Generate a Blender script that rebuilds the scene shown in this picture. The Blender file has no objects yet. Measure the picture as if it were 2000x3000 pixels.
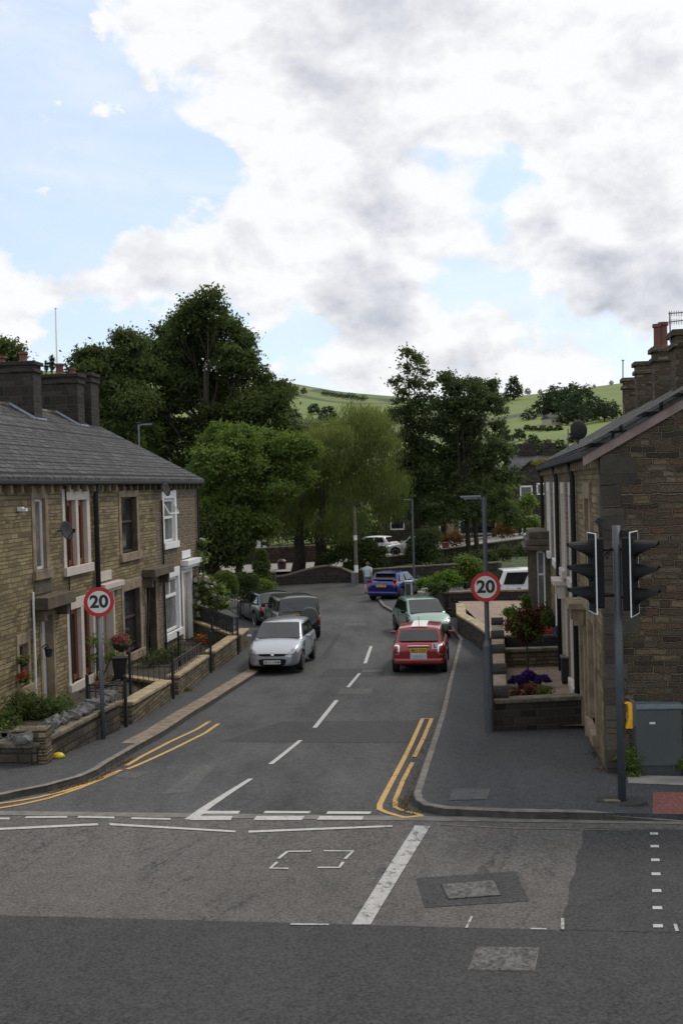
import bpy, bmesh, math, random
import numpy as np
from mathutils import Vector, Matrix
R = math.radians
scene = bpy.context.scene
C = scene.collection
random.seed(7)
rng = np.random.default_rng(11)

# ------------------------------------------------------------------ camera
FPX, CAMZ = 3200.0, 5.2
PITCH, ROLL = math.atan(75/FPX), R(1.6)
_R0 = Vector((1, 0, 0)); _F = Vector((0, math.cos(PITCH), -math.sin(PITCH))); _U0 = Vector((0, math.sin(PITCH), math.cos(PITCH)))
_RT = _R0*math.cos(ROLL) - _U0*math.sin(ROLL)
_UP = _R0*math.sin(ROLL) + _U0*math.cos(ROLL)
cam = bpy.data.cameras.new('camera'); camo = bpy.data.objects.new('camera', cam); C.objects.link(camo)
m = Matrix((_RT, _UP, -_F)).transposed().to_4x4(); m.translation = (0, 0, CAMZ); camo.matrix_world = m
cam.sensor_fit = 'HORIZONTAL'; cam.sensor_width = 36; cam.lens = 36*FPX/2000
cam.clip_start = .1; cam.clip_end = 6000
scene.camera = camo
scene.view_settings.view_transform = 'Standard'; scene.view_settings.look = 'None'
scene.view_settings.exposure = 0.0; scene.view_settings.gamma = 1

# ------------------------------------------------------------------ pixel -> world helpers (source photo 2000x3000)
def ray(px, py):
    return (_F + _RT*((px-1000)/FPX) + _UP*((1500-py)/FPX))
def at(px, py, Y):
    d = ray(px, py); k = Y/d.y
    return Vector((0, 0, CAMZ)) + d*k
_pq = [-80, 10, 13, 15.3, 16.5, 20, 23, 28, 34, 45, 62, 300]
_pz = [.62, .58, .57, .55, .47, .2, .0, -.33, -.6, -.72, -.78, -.8]
_dq = np.arange(-80, 300, .1); _dz = np.interp(_dq, _pq, _pz)
_k = np.hanning(23); _k /= _k.sum(); _dz[12:-12] = np.convolve(_dz, _k, 'same')[12:-12]
SL = .135
def zq(q): return float(np.interp(q, _dq, _dz))
def gz(x, y): return zq(y+SL*x)
def gp(px, py, dz=0.):
    d = ray(px, py); a, b = 1., 400.
    f = lambda t: CAMZ + d.z*t - gz(d.x*t, d.y*t) - dz
    if f(b) > 0: return Vector((d.x*200, d.y*200, -.8+dz))
    for _ in range(50):
        c = (a+b)/2
        if f(c) > 0: a = c
        else: b = c
    return Vector((d.x*a, d.y*a, CAMZ+d.z*a))
def planehit(px, py, p0, u):
    d = ray(px, py); n = Vector((-u.y, u.x, 0))
    k = (Vector((p0[0], p0[1], 0)).dot(n))/(d.dot(n))
    p = Vector((0, 0, CAMZ)) + d*k
    return (p.xy - Vector(p0)).dot(u.xy), p.z

# ------------------------------------------------------------------ world: Nishita sky with procedural clouds
SUN_EL, SUN_AZ = 52, 48           # azimuth clockwise from +Y
w = bpy.data.worlds.new('World'); scene.world = w; w.use_nodes = True
class G:
    def __init__(s, tree): s.t = tree; s.L = tree.links
    def n(s, typ, **kw):
        nd = s.t.nodes.new(typ)
        for k, v in kw.items():
            if k[0] == '_': setattr(nd, k[1:], v)
            else:
                k2 = int(k[1:]) if k[0] == 'i' and k[1:].isdigit() else k.replace('__', ' ')
                if hasattr(v, 'is_linked') or hasattr(v, 'links'): s.L.new(v, nd.inputs[k2])
                else: nd.inputs[k2].default_value = v
        return nd
    def m(s, op, a, b=None, c=None, clamp=False):
        kw = {'i0': a}
        if b is not None: kw['i1'] = b
        if c is not None: kw['i2'] = c
        nd = s.n('ShaderNodeMath', _operation=op, **kw); nd.use_clamp = clamp; return nd.outputs[0]
    def v(s, op, a, b=None, sc=None):
        kw = {'i0': a}
        if b is not None: kw['i1'] = b
        nd = s.n('ShaderNodeVectorMath', _operation=op, **kw)
        if sc is not None: nd.inputs['Scale'].default_value = sc
        return nd.outputs[1] if op in ('LENGTH', 'DISTANCE', 'DOT_PRODUCT') else nd.outputs[0]
    def mr(s, v, a, b, c=0., d=1., smooth=True):
        return s.n('ShaderNodeMapRange', _interpolation_type='SMOOTHSTEP' if smooth else 'LINEAR', Value=v, i1=a, i2=b, i3=c, i4=d).outputs[0]
    def noise(s, vec, scale, det=4., rough=.55, dist=0., dim='3D'):
        return s.n('ShaderNodeTexNoise', _noise_dimensions=dim, Vector=vec, Scale=scale, Detail=det, Roughness=rough, Distortion=dist).outputs['Fac']
    def mix(s, f, a, b, mode='MIX'):
        nd = s.n('ShaderNodeMix', _data_type='RGBA', _blend_type=mode)
        for i, x in ((0, f), (6, a), (7, b)):
            if hasattr(x, 'links'): s.L.new(x, nd.inputs[i])
            else: nd.inputs[i].default_value = x if i == 0 else (x if len(x) == 4 else (*x, 1))
        return nd.outputs[2]
    def ramp(s, f, stops, const=False):
        nd = s.n('ShaderNodeValToRGB', Fac=f); cr = nd.color_ramp
        if const: cr.interpolation = 'CONSTANT'
        while len(cr.elements) < len(stops): cr.elements.new(.5)
        for e, (p, c) in zip(cr.elements, stops): e.position = p; e.color = (*c, 1) if len(c) == 3 else c
        return nd.outputs[0]
g = G(w.node_tree); w.node_tree.nodes.clear()
sky = g.n('ShaderNodeTexSky', _sky_type='NISHITA', _sun_disc=False, _sun_elevation=R(SUN_EL), _sun_rotation=R(SUN_AZ))
sky.altitude = 150; sky.air_density = 1.0; sky.dust_density = 1.2; sky.ozone_density = 1.0
tc = g.n('ShaderNodeTexCoord').outputs['Generated']
dirn = g.v('NORMALIZE', tc)
st = g.v('MULTIPLY', dirn, (1., 1., 1.55))
wob = g.n('ShaderNodeTexNoise', Vector=st, Scale=11., Detail=9., Roughness=.6).outputs['Color']
wv = g.v('ADD', dirn, g.v('SCALE', g.v('SUBTRACT', wob, (.5, .5, .5)), sc=.085))
def dirpx(px, py): return tuple(ray(px*1.2755, py*1.2755).normalized())
def blobs(lst, vec):
    acc = None
    for px, py, r, wgt in lst:
        d = g.v('DISTANCE', vec, dirpx(px, py))
        t = g.mr(d, r*1.2755/FPX*1.45, r*1.2755/FPX*.25, 0., wgt)
        acc = t if acc is None else g.m('ADD', acc, t)
    return acc
bigl = blobs([  # cloud masses (+) and clear gaps (-), directions read off the sky
    (330, 60, 110, .7), (480, 90, 130, .7), (700, 60, 200, .7), (950, 60, 220, .7), (1250, 90, 260, .8), (1500, 150, 260, .8), (1150, 260, 170, .7), (1400, 290, 170, .6), (800, 260, 150, .7), (650, 270, 90, .6),
    (480, 268, 70, .65), (560, 285, 60, .5), (700, 400, 130, .8), (850, 470, 150, .8), (950, 560, 120, .7), (720, 560, 120, .7), (560, 560, 100, .75), (430, 590, 100, .75), (300, 610, 90, .75), (150, 665, 80, .65), (40, 665, 80, .65),
    (600, 660, 90, .6), (440, 680, 80, .5), (820, 660, 110, .8), (900, 720, 80, .6), (20, 765, 60, .8), (645, 845, 40, .6), (780, 830, 90, .6), (900, 850, 110, .6), (1050, 790, 110, .6), (1200, 790, 100, .6), (1100, 730, 70, .5), (1330, 850, 90, .5),
    (1130, 600, 70, .7), (1350, 480, 150, .75), (1500, 480, 130, .75), (1400, 620, 120, .75), (1550, 640, 110, .75), (1250, 620, 60, .5), (1500, 740, 80, .5), (250, 258, 34, .95), (290, 262, 24, .8), (195, 262, 26, .6), (120, 270, 35, .75), (345, 205, 24, .7), (140, 205, 16, .8), (10, 20, 40, .6), (95, 430, 22, .6), (230, 85, 26, .7),
    (90, 430, 50, .25), (-300, 300, 300, .4), (1900, 400, 300, .7), (60, 360, 90, -.25), (90, 120, 130, -.6), (300, 170, 90, -.35), (200, 400, 170, -.65), (400, 400, 130, -.55), (100, 540, 110, -.45), (480, 200, 50, -.3), (500, 380, 70, -.4),
    (220, 760, 110, -.5), (120, 790, 60, -.4), (720, 740, 55, -.5), (620, 780, 60, -.4), (1130, 400, 60, -.5), (1230, 430, 40, -.35), (1080, 660, 70, -.6), (1180, 690, 60, -.6), (1290, 720, 60, -.5), (1400, 760, 60, -.4), (1120, 520, 40, -.4)], wv)
nz = g.noise(st, 13., 10., .62, .15)
nz3 = g.noise(st, 13., 5., .58, .15); nz2 = g.noise(g.v('ADD', st, (.006, 0, .020)), 13., 5., .58, .15)
sdir = g.n('ShaderNodeSeparateXYZ', i0=dirn)
overc = g.m('ADD', g.mr(sdir.outputs[2], .50, .62, 0., .9), g.mr(sdir.outputs[1], .55, .25, 0., .32))
cov = g.m('ADD', overc, g.m('ADD', g.m('MULTIPLY', g.m('SUBTRACT', nz, .5), 2.3), bigl))
veil = g.mr(g.noise(g.v('MULTIPLY', st, (1., 1., 2.2)), 4., 6., .6, .6), .38, .72, .04, .42)
mask = g.m('MAXIMUM', g.mr(cov, -.04, .55, 0., .98), veil)
grey = g.m('ADD', blobs([(850, 60, 200, .85), (700, 120, 90, .3), (870, 430, 90, .9), (880, 530, 80, .5), (840, 690, 100, 1.), (760, 660, 60, .5), (900, 740, 70, .7), (820, 840, 60, .5), (1060, 830, 70, .7), (1130, 840, 50, .5), (1480, 640, 130, 1.05), (1350, 660, 80, .8), (1230, 490, 60, .75), (1280, 560, 60, .5),
    (1470, 420, 80, .5), (1450, 150, 80, .35), (1350, 310, 90, .3), (360, 600, 70, .4), (300, 650, 50, .3), (560, 590, 60, .35), (150, 680, 60, .25), (-300, 400, 250, .6)], wv),
           g.m('ADD', g.m('MULTIPLY', g.m('SUBTRACT', g.noise(g.v('ADD', st, (3, 1, .06)), 15., 8., .62), .5), 1.5), g.m('MULTIPLY', g.m('SUBTRACT', nz2, nz3), 3.4)))
greyf = g.mr(grey, .02, 1.95, 0., 1., False)
ccol = g.mix(greyf, (.985, .988, 1.0), (.50, .525, .60))
bgs = g.n('ShaderNodeBackground', Color=sky.outputs[0], Strength=.06)
bgw = g.n('ShaderNodeBackground', Color=(.49, .585, .715, 1), Strength=1.)
add = g.n('ShaderNodeAddShader', i0=bgs.outputs[0], i1=bgw.outputs[0])
bgc = g.n('ShaderNodeBackground', Color=ccol, Strength=1.0)
mx = g.n('ShaderNodeMixShader', i0=mask, i1=add.outputs[0], i2=bgc.outputs[0])
g.n('ShaderNodeOutputWorld', Surface=mx.outputs[0])

sun = bpy.data.lights.new('sun', 'SUN'); sun.energy = 1.6; sun.angle = R(10); sun.color = (1, .91, .78)
suno = bpy.data.objects.new('sun', sun); C.objects.link(suno)
_sd = Vector((math.sin(R(SUN_AZ))*math.cos(R(SUN_EL)), math.cos(R(SUN_AZ))*math.cos(R(SUN_EL)), math.sin(R(SUN_EL))))
suno.rotation_euler = _sd.to_track_quat('Z', 'Y').to_euler(); suno.location = (0, 0, 60)

# ------------------------------------------------------------------ materials
MATS = {}
def newmat(name):
    mt = bpy.data.materials.new(name); mt.use_nodes = True; mt.node_tree.nodes.clear(); MATS[name] = mt
    return mt, G(mt.node_tree)
def out(g, bs, disp=None): g.n('ShaderNodeOutputMaterial', Surface=bs)
def bumpn(g, h, strength=.5, dist=.02):
    return g.n('ShaderNodeBump', Height=h, Strength=strength, Distance=dist).outputs[0]
def plain(name, col, rough=.6, metal=0., var=.12, nscale=9., coat=0., spec=.5, bump=0.):
    if name in MATS: return MATS[name]
    mt, g = newmat(name)
    oc = g.n('ShaderNodeTexCoord').outputs['Object']
    n1 = g.noise(oc, nscale, 5., .6)
    c = g.mix(g.mr(n1, .3, .7), tuple(x*(1-var) for x in col), tuple(min(1, x*(1+var)) for x in col))
    kw = {}
    if bump: kw['Normal'] = bumpn(g, g.noise(oc, nscale*4, 4.), bump, .01)
    bs = g.n('ShaderNodeBsdfPrincipled', Base__Color=c, Roughness=rough, Metallic=metal, **kw)
    bs.inputs['Coat Weight'].default_value = coat; bs.inputs['Coat Roughness'].default_value = .05
    bs.inputs['Specular IOR Level'].default_value = spec
    out(g, bs.outputs[0]); return mt
def stone(name, cols, w=.34, h=.14, mortar=(.10, .09, .075), ms=.012, stain=.5, bump=.8, wvar=.6, dirt=(.03, .028, .025), warp=.035):
    mt, g = newmat(name)
    uv = g.n('ShaderNodeUVMap').outputs[0]
    dn = g.n('ShaderNodeTexNoise', Vector=uv, Scale=3.2, Detail=3.).outputs['Color']
    uv2 = g.v('ADD', uv, g.v('SCALE', g.v('SUBTRACT', dn, (.5, .5, .5)), sc=warp))
    sx = g.n('ShaderNodeSeparateXYZ', i0=uv2)
    vv = g.m('DIVIDE', sx.outputs[1], h)
    # coarse row-height irregularity
    vv = g.m('ADD', vv, g.m('MULTIPLY', g.n('ShaderNodeTexNoise', _noise_dimensions='1D', W=sx.outputs[1], Scale=1.6, Detail=1.).outputs['Fac'], 2.2))
    row = g.m('FLOOR', vv)
    rw = g.n('ShaderNodeTexWhiteNoise', _noise_dimensions='1D', W=row).outputs[0]
    wf = g.m('ADD', g.m('MULTIPLY', rw, wvar), 1-wvar/2)
    uu = g.m('ADD', g.m('MULTIPLY', g.m('DIVIDE', sx.outputs[0], w), wf), g.m('MULTIPLY', rw, 37.))
    uu = g.m('ADD', uu, g.m('MULTIPLY', g.m('SINE', g.m('MULTIPLY', uu, 2.1)), .28))
    cell = g.m('FLOOR', uu)
    cv = g.n('ShaderNodeCombineXYZ', X=cell, Y=row).outputs[0]
    wn = g.n('ShaderNodeTexWhiteNoise', _noise_dimensions='2D', Vector=cv)
    fu, fv = g.m('FRACT', uu), g.m('FRACT', vv)
    du = g.m('MULTIPLY', g.m('MINIMUM', fu, g.m('SUBTRACT', 1., fu)), w)
    dv = g.m('MULTIPLY', g.m('MINIMUM', fv, g.m('SUBTRACT', 1., fv)), h)
    d = g.m('MINIMUM', du, dv)
    nf = g.noise(uv, 26., 5., .65)
    mk = g.mr(g.m('ADD', d, g.m('MULTIPLY', g.m('SUBTRACT', nf, .5), .012)), ms*.45, ms*1.2)
    k = len(cols)
    base = g.ramp(wn.outputs[0], [(i/(k-1), c) for i, c in enumerate(cols)])
    bigc = g.mr(g.noise(uv, .8, 7., .68), .40, .66, 0., stain)
    base = g.mix(bigc, base, dirt)
    base = g.mix(g.mr(nf, .25, .75, .0, .55), base, g.mix(.5, base, (.0, .0, .0)))
    col = g.mix(mk, mortar, base)
    hgt = g.m('ADD', g.m('MULTIPLY', mk, g.m('ADD', .6, g.m('MULTIPLY', wn.outputs[0], .5))), g.m('MULTIPLY', nf, .7))
    bs = g.n('ShaderNodeBsdfPrincipled', Base__Color=col, Roughness=.88, Normal=bumpn(g, hgt, bump, .03))
    bs.inputs['Specular IOR Level'].default_value = .25
    out(g, bs.outputs[0]); return mt
def asphalt(name, base, tint=1.0, patch=.35, scale=1., crack=.0, brown=(1, 1, 1)):
    mt, g = newmat(name)
    oc = g.n('ShaderNodeTexCoord').outputs['Object']
    sp = g.noise(oc, 26., 3., .85); med = g.noise(oc, 6., 5., .75)
    big = g.noise(g.v('MULTIPLY', oc, (1., .55, 1.)), .35*scale, 5., .6, .6)
    big2 = g.noise(g.v('MULTIPLY', oc, (1.2, .25, 1.)), 1.1*scale, 4., .6)
    f = g.m('ADD', g.m('ADD', g.m('MULTIPLY', g.m('SUBTRACT', sp, .5), 3.3), g.m('MULTIPLY', g.m('SUBTRACT', med, .5), 1.1)),
            g.m('ADD', g.m('MULTIPLY', g.m('SUBTRACT', big, .5), patch*2), g.m('MULTIPLY', g.m('SUBTRACT', big2, .5), patch*2.2)))
    stn = g.mr(g.noise(g.v('MULTIPLY', oc, (.9, .5, 1.)), .8, 8., .75), .58, .72, 0., .28)
    f = g.m('MULTIPLY', g.m('ADD', 1., f), g.m('SUBTRACT', 1., stn))
    c = g.v('SCALE', g.n('ShaderNodeRGB').outputs[0], sc=1.)
    c = g.n('ShaderNodeVectorMath', _operation='SCALE', i0=tuple(base)); g.L.new(f, c.inputs['Scale']); col = c.outputs[0]
    if crack:
        sr = g.n('ShaderNodeVectorRotate', _rotation_type='Z_AXIS', Vector=oc, Angle=R(24)).outputs[0]
        w2 = g.v('ADD', g.v('MULTIPLY', sr, (1.5, .16, 1.)), g.v('SCALE', g.n('ShaderNodeTexNoise', Vector=oc, Scale=3., Detail=6., Roughness=.7).outputs['Color'], sc=.35))
        sn = g.noise(w2, 1.5, 2., .5)
        cm = g.m('MULTIPLY', g.mr(g.m('ABSOLUTE', g.m('SUBTRACT', sn, .5)), .022, .0), g.mr(g.noise(oc, 1.1, 6., .75), .46, .62))
        cm = g.m('MULTIPLY', cm, g.mr(g.noise(oc, 16., 4., .8), .38, .55))
        col = g.mix(g.m('MULTIPLY', cm, crack), col, (.022, .022, .024))
    bs = g.n('ShaderNodeBsdfPrincipled', Base__Color=col, Roughness=.85, Normal=bumpn(g, g.m('ADD', sp, med), .5, .008))
    bs.inputs['Specular IOR Level'].default_value = .3
    out(g, bs.outputs[0]); return mt
def leafmat(name, c1, c2, c3, trans=.35, rough=.55):
    mt, g = newmat(name)
    rp = g.n('ShaderNodeNewGeometry').outputs['Random Per Island']
    oc = g.n('ShaderNodeTexCoord').outputs['Object']
    col = g.ramp(rp, [(0., c1), (.55, c2), (1., c3)])
    col = g.mix(g.mr(g.noise(oc, .35, 3.), .35, .65, 0., .6), col, tuple(x*.62 for x in c2))
    d = g.n('ShaderNodeBsdfPrincipled', Base__Color=col, Roughness=.75); d.inputs['Specular IOR Level'].default_value = .15
    t = g.n('ShaderNodeBsdfTranslucent', Color=g.mix(.5, col, (c3[0]*1.4, c3[1]*1.5, c3[2])))
    mxs = g.n('ShaderNodeMixShader', i0=trans, i1=d.outputs[0], i2=t.outputs[0])
    out(g, mxs.outputs[0]); return mt
def paint(name, col, metal=.45, rough=.32):
    mt, g = newmat(name)
    oc = g.n('ShaderNodeTexCoord').outputs['Object']
    sx = g.n('ShaderNodeSeparateXYZ', i0=oc)
    dirt = g.m('MULTIPLY', g.mr(sx.outputs[2], .55, .2), g.mr(g.noise(oc, 3., 4.), .3, .7))
    c = g.mix(g.m('MULTIPLY', dirt, .55), col, (.09, .08, .065))
    bs = g.n('ShaderNodeBsdfPrincipled', Base__Color=c, Metallic=metal, Roughness=g.m('ADD', rough, g.m('MULTIPLY', dirt, .4)))
    bs.inputs['Coat Weight'].default_value = .8; bs.inputs['Coat Roughness'].default_value = .04
    out(g, bs.outputs[0]); return mt
def glassm(name, col=(.02, .022, .024), rough=.04, spec=.7, bmp=.05):
    mt, g = newmat(name)
    oc = g.n('ShaderNodeTexCoord').outputs['Object']
    c = g.mix(g.mr(g.noise(oc, 1.3, 3.), .35, .65), col, tuple(x*1.9 for x in col))
    bs = g.n('ShaderNodeBsdfPrincipled', Base__Color=c, Roughness=rough, Normal=bumpn(g, g.noise(oc, 1.6, 3.), bmp, .08))
    bs.inputs['Specular IOR Level'].default_value = spec
    out(g, bs.outputs[0]); return mt

M_sand = stone('sandstone_wall', [(.19, .145, .075), (.32, .255, .135), (.42, .34, .185), (.25, .192, .10), (.40, .33, .19), (.16, .125, .075)], .31, .108, (.21, .17, .105), .010, .42, 1.5, .9, warp=.055)
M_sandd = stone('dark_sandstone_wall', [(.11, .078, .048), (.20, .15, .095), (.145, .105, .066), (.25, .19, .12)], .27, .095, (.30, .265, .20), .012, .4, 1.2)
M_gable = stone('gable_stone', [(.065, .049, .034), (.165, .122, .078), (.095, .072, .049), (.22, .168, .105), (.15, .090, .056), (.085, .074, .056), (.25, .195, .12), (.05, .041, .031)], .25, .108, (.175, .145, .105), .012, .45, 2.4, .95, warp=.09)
M_blackst = stone('soot_stone', [(.022, .02, .018), (.05, .045, .038), (.03, .027, .024), (.07, .06, .05)], .34, .15, (.06, .055, .05), .012, .5)
M_garden = stone('garden_wall_stone', [(.20, .155, .095), (.12, .095, .065), (.27, .22, .14), (.15, .125, .09)], .30, .10, (.045, .04, .03), .014, .6)
M_gardend = stone('dark_garden_stone', [(.055, .048, .036), (.10, .082, .06), (.04, .036, .03), (.13, .105, .075)], .34, .13, (.028, .025, .022), .014, .6)
M_slate = stone('roof_slate', [(.060, .061, .064), (.105, .106, .108), (.078, .079, .081), (.135, .135, .135), (.09, .086, .082)], .36, .24, (.014, .014, .016), .026, .4, 1.6, .4, (.055, .056, .045))
M_dress = plain('dressed_sandstone', (.22, .17, .115), .85, var=.3, nscale=3., bump=.3)
M_dressd = plain('dark_dressed_stone', (.085, .068, .048), .85, var=.35, nscale=3., bump=.3)
M_coping = plain('coping_stone', (.30, .235, .145), .85, var=.35, nscale=4., bump=.4)
M_copd = plain('dark_coping_stone', (.13, .11, .08), .9, var=.45, nscale=5., bump=.5)
M_white = plain('white_paint', (.72, .72, .72), .45, var=.05)
M_pinkst = plain('pinkish_masonry_paint', (.52, .46, .41), .6, var=.08, nscale=3.)
M_pinkb = plain('pink_verge_paint', (.20, .15, .135), .7, var=.15, nscale=3.)
M_brown = plain('brown_frame', (.16, .045, .018), .4, var=.15)
M_black = plain('black_iron', (.012, .012, .014), .75, var=.2)
M_blackp = plain('black_plastic', (.006, .006, .007), .7, var=.15, spec=.3)
M_dark = plain('dark_opening', (.01, .01, .01), .9)
M_beige = plain('beige_door_paint', (.27, .21, .18), .6, var=.08)
M_dkbrown = plain('dark_brown_door', (.045, .026, .016), .5, var=.2)
M_galv = plain('galvanised_steel', (.13, .145, .165), .5, .35, var=.12, nscale=4.)
M_bluegrey = plain('blue_grey_paint', (.070, .080, .094), .5, .1, var=.1, nscale=4.)
M_cab = plain('cabinet_green_grey', (.055, .068, .070), .5, var=.08, nscale=2.)
M_red = plain('sign_red', (.42, .012, .012), .4, var=.06)
M_signw = plain('sign_white', (.58, .58, .56), .45, var=.04)
M_yellow = plain('signal_yellow', (.75, .40, .012), .4, var=.08)
M_kerb = plain('kerb_stone', (.155, .14, .12), .85, var=.3, nscale=5., bump=.5)
M_kerbw = plain('kerb_warm_stone', (.18, .14, .10), .85, var=.35, nscale=4., bump=.5)
M_rubber = plain('tyre_rubber', (.012, .012, .012), .8, var=.2)
M_alloy = plain('alloy_rim', (.42, .43, .45), .3, .8, var=.05)
M_chrome = plain('chrome', (.75, .76, .78), .12, 1., var=.02)
M_pot = plain('terracotta_pot', (.125, .048, .034), .75, var=.2, nscale=5.)
M_lead = plain('lead_flashing', (.17, .19, .23), .5, .2, var=.2, nscale=6.)
M_bark = plain('bark', (.035, .028, .02), .95, var=.4, nscale=6., bump=.8)
M_flag = stone('paving_flags', [(.27, .20, .155), (.33, .25, .195), (.30, .23, .18)], .6, .45, (.12, .09, .07), .012, .15, .3, .2)
M_skin = plain('skin', (.46, .26, .19), .55, var=.06)
M_rock = plain('limestone_rock', (.10, .098, .095), .9, var=.6, nscale=6., bump=1.)
M_conc = plain('concrete', (.26, .25, .23), .85, var=.2, nscale=3., bump=.3)
M_soil = plain('soil', (.035, .026, .018), .95, var=.4, nscale=6., bump=.6)
M_glass = glassm('window_glass', (.016, .018, .02))
M_curt = plain('net_curtain', (.13, .135, .135), .2, var=.35, nscale=2.5, spec=.6)
M_cglass = glassm('car_glass', (.008, .010, .011), .03, .8, .10)
M_lamp_red = plain('tail_lamp_red', (.30, .008, .008), .15, var=.15, coat=1.)
M_headl = plain('headlamp_glass', (.30, .31, .33), .1, .4, var=.5, nscale=14., coat=1.)
M_plate_w = plain('plate_white', (.72, .72, .70), .4, var=.03)
M_plate_y = plain('plate_yellow', (.72, .46, .03), .4, var=.03)
M_lens = plain('signal_lens', (.05, .02, .02), .2)
M_asph = asphalt('street_asphalt', (.060, .0605, .062), patch=.62, crack=.6)
M_asphb = asphalt('worn_main_road_asphalt', (.089, .084, .079), patch=.22, crack=.9)
M_asphd = asphalt('new_dark_asphalt', (.041, .041, .0425), patch=.16)
M_pave = asphalt('pavement_asphalt', (.052, .053, .056), patch=.22)
M_patchl = asphalt('repair_asphalt', (.08, .082, .082), patch=.2)
M_patchd = asphalt('dark_repair_asphalt', (.042, .043, .045), patch=.2)
def wornpaint(name, col, under, wear=.5):
    mt, g = newmat(name)
    oc = g.n('ShaderNodeTexCoord').outputs['Object']
    f = g.mr(g.m('ADD', g.noise(oc, 5., 6., .75), g.m('MULTIPLY', g.noise(oc, 40., 3.), .25)), wear, wear+.12)
    c = g.mix(f, under, g.mix(g.mr(g.noise(oc, 12., 4.), .3, .7), tuple(x*.8 for x in col), col))
    out(g, g.n('ShaderNodeBsdfPrincipled', Base__Color=c, Roughness=.75).outputs[0]); return mt
M_line = wornpaint('white_road_paint', (.44, .44, .43), (.09, .09, .09), .40)
M_linew = wornpaint('faded_white_road_paint', (.38, .38, .37), (.10, .095, .09), .50)
M_yline = wornpaint('yellow_road_paint', (.50, .31, .10), (.10, .085, .06), .42)
M_yfade = wornpaint('faded_yellow_road_paint', (.24, .19, .12), (.10, .09, .08), .58)
M_iron = plain('cast_iron', (.085, .083, .082), .6, .3, var=.75, nscale=22., bump=1.)
M_tact = stone('tactile_red_paving', [(.30, .115, .095), (.36, .15, .12), (.27, .10, .085)], .1, .1, (.20, .09, .08), .02, .3, .8, .05)
M_setts = plain('channel_stone', (.135, .13, .12), .8, var=.25, nscale=6., bump=.5)
def terrain_mat(name, c1, c2, walls=True):
    mt, g = newmat(name)
    oc = g.n('ShaderNodeTexCoord').outputs['Object']
    dv = g.v('ADD', g.v('MULTIPLY', oc, (1., .55, 0.)), g.v('SCALE', g.n('ShaderNodeTexNoise', Vector=oc, Scale=.008, Detail=3.).outputs['Color'], sc=60.))
    vo = g.n('ShaderNodeTexVoronoi', _feature='F1', Vector=dv, Scale=.011)
    ve = g.n('ShaderNodeTexVoronoi', _feature='DISTANCE_TO_EDGE', Vector=dv, Scale=.011)
    rnd = g.n('ShaderNodeSeparateColor', Color=vo.outputs['Color']).outputs[0]
    col = g.ramp(rnd, [(0., c1), (.35, c2), (.6, (c1[0]*1.2, c1[1]*1.05, c1[2])), (.8, (.10, .115, .045)), (1., (.075, .14, .022))])
    nn = g.noise(oc, .05, 6., .65)
    col = g.mix(g.mr(nn, .4, .7, 0., .55), col, (.09, .10, .045))
    if walls: col = g.mix(g.m('MULTIPLY', g.mr(ve.outputs[0], .045, .012), .8), col, (.03, .035, .02))
    out(g, g.n('ShaderNodeBsdfPrincipled', Base__Color=col, Roughness=.95).outputs[0]); return mt
M_hill = terrain_mat('hill_pasture', (.155, .205, .034), (.11, .155, .034))
M_grass = plain('rough_grass', (.05, .075, .02), .95, var=.4, nscale=1.5, bump=.5)
L_dark = leafmat('dark_leaves', (.040, .060, .020), (.065, .095, .030), (.115, .15, .048), .4)
L_mid = leafmat('mid_green_leaves', (.075, .110, .026), (.105, .155, .036), (.18, .245, .06), .45)
L_will = leafmat('willow_leaves', (.115, .155, .045), (.16, .20, .062), (.23, .27, .09), .5)
L_alder = leafmat('alder_leaves', (.038, .058, .022), (.062, .090, .034), (.11, .145, .06), .4)
L_bright = leafmat('bright_leaves', (.05, .10, .015), (.10, .18, .025), (.17, .28, .04), .4)
L_far = leafmat('distant_leaves', (.026, .042, .020), (.036, .056, .026), (.05, .075, .034), .25)
L_redl = leafmat('red_leaves', (.05, .012, .01), (.05, .04, .015), (.15, .03, .02), .3)
L_pink = leafmat('pink_petals', (.35, .04, .10), (.45, .08, .16), (.55, .15, .25), .3)
L_redp = leafmat('red_petals', (.40, .02, .03), (.55, .05, .06), (.6, .12, .12), .3)
L_or = leafmat('orange_petals', (.5, .06, .01), (.6, .12, .02), (.6, .2, .05), .3)
L_whp = leafmat('white_petals', (.4, .38, .33), (.55, .52, .46), (.65, .62, .58), .3)
L_purp = leafmat('purple_petals', (.05, .022, .13), (.075, .03, .20), (.10, .045, .26), .3)
L_straw = leafmat('dry_weeds', (.10, .09, .03), (.13, .14, .03), (.20, .17, .07), .3)

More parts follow.
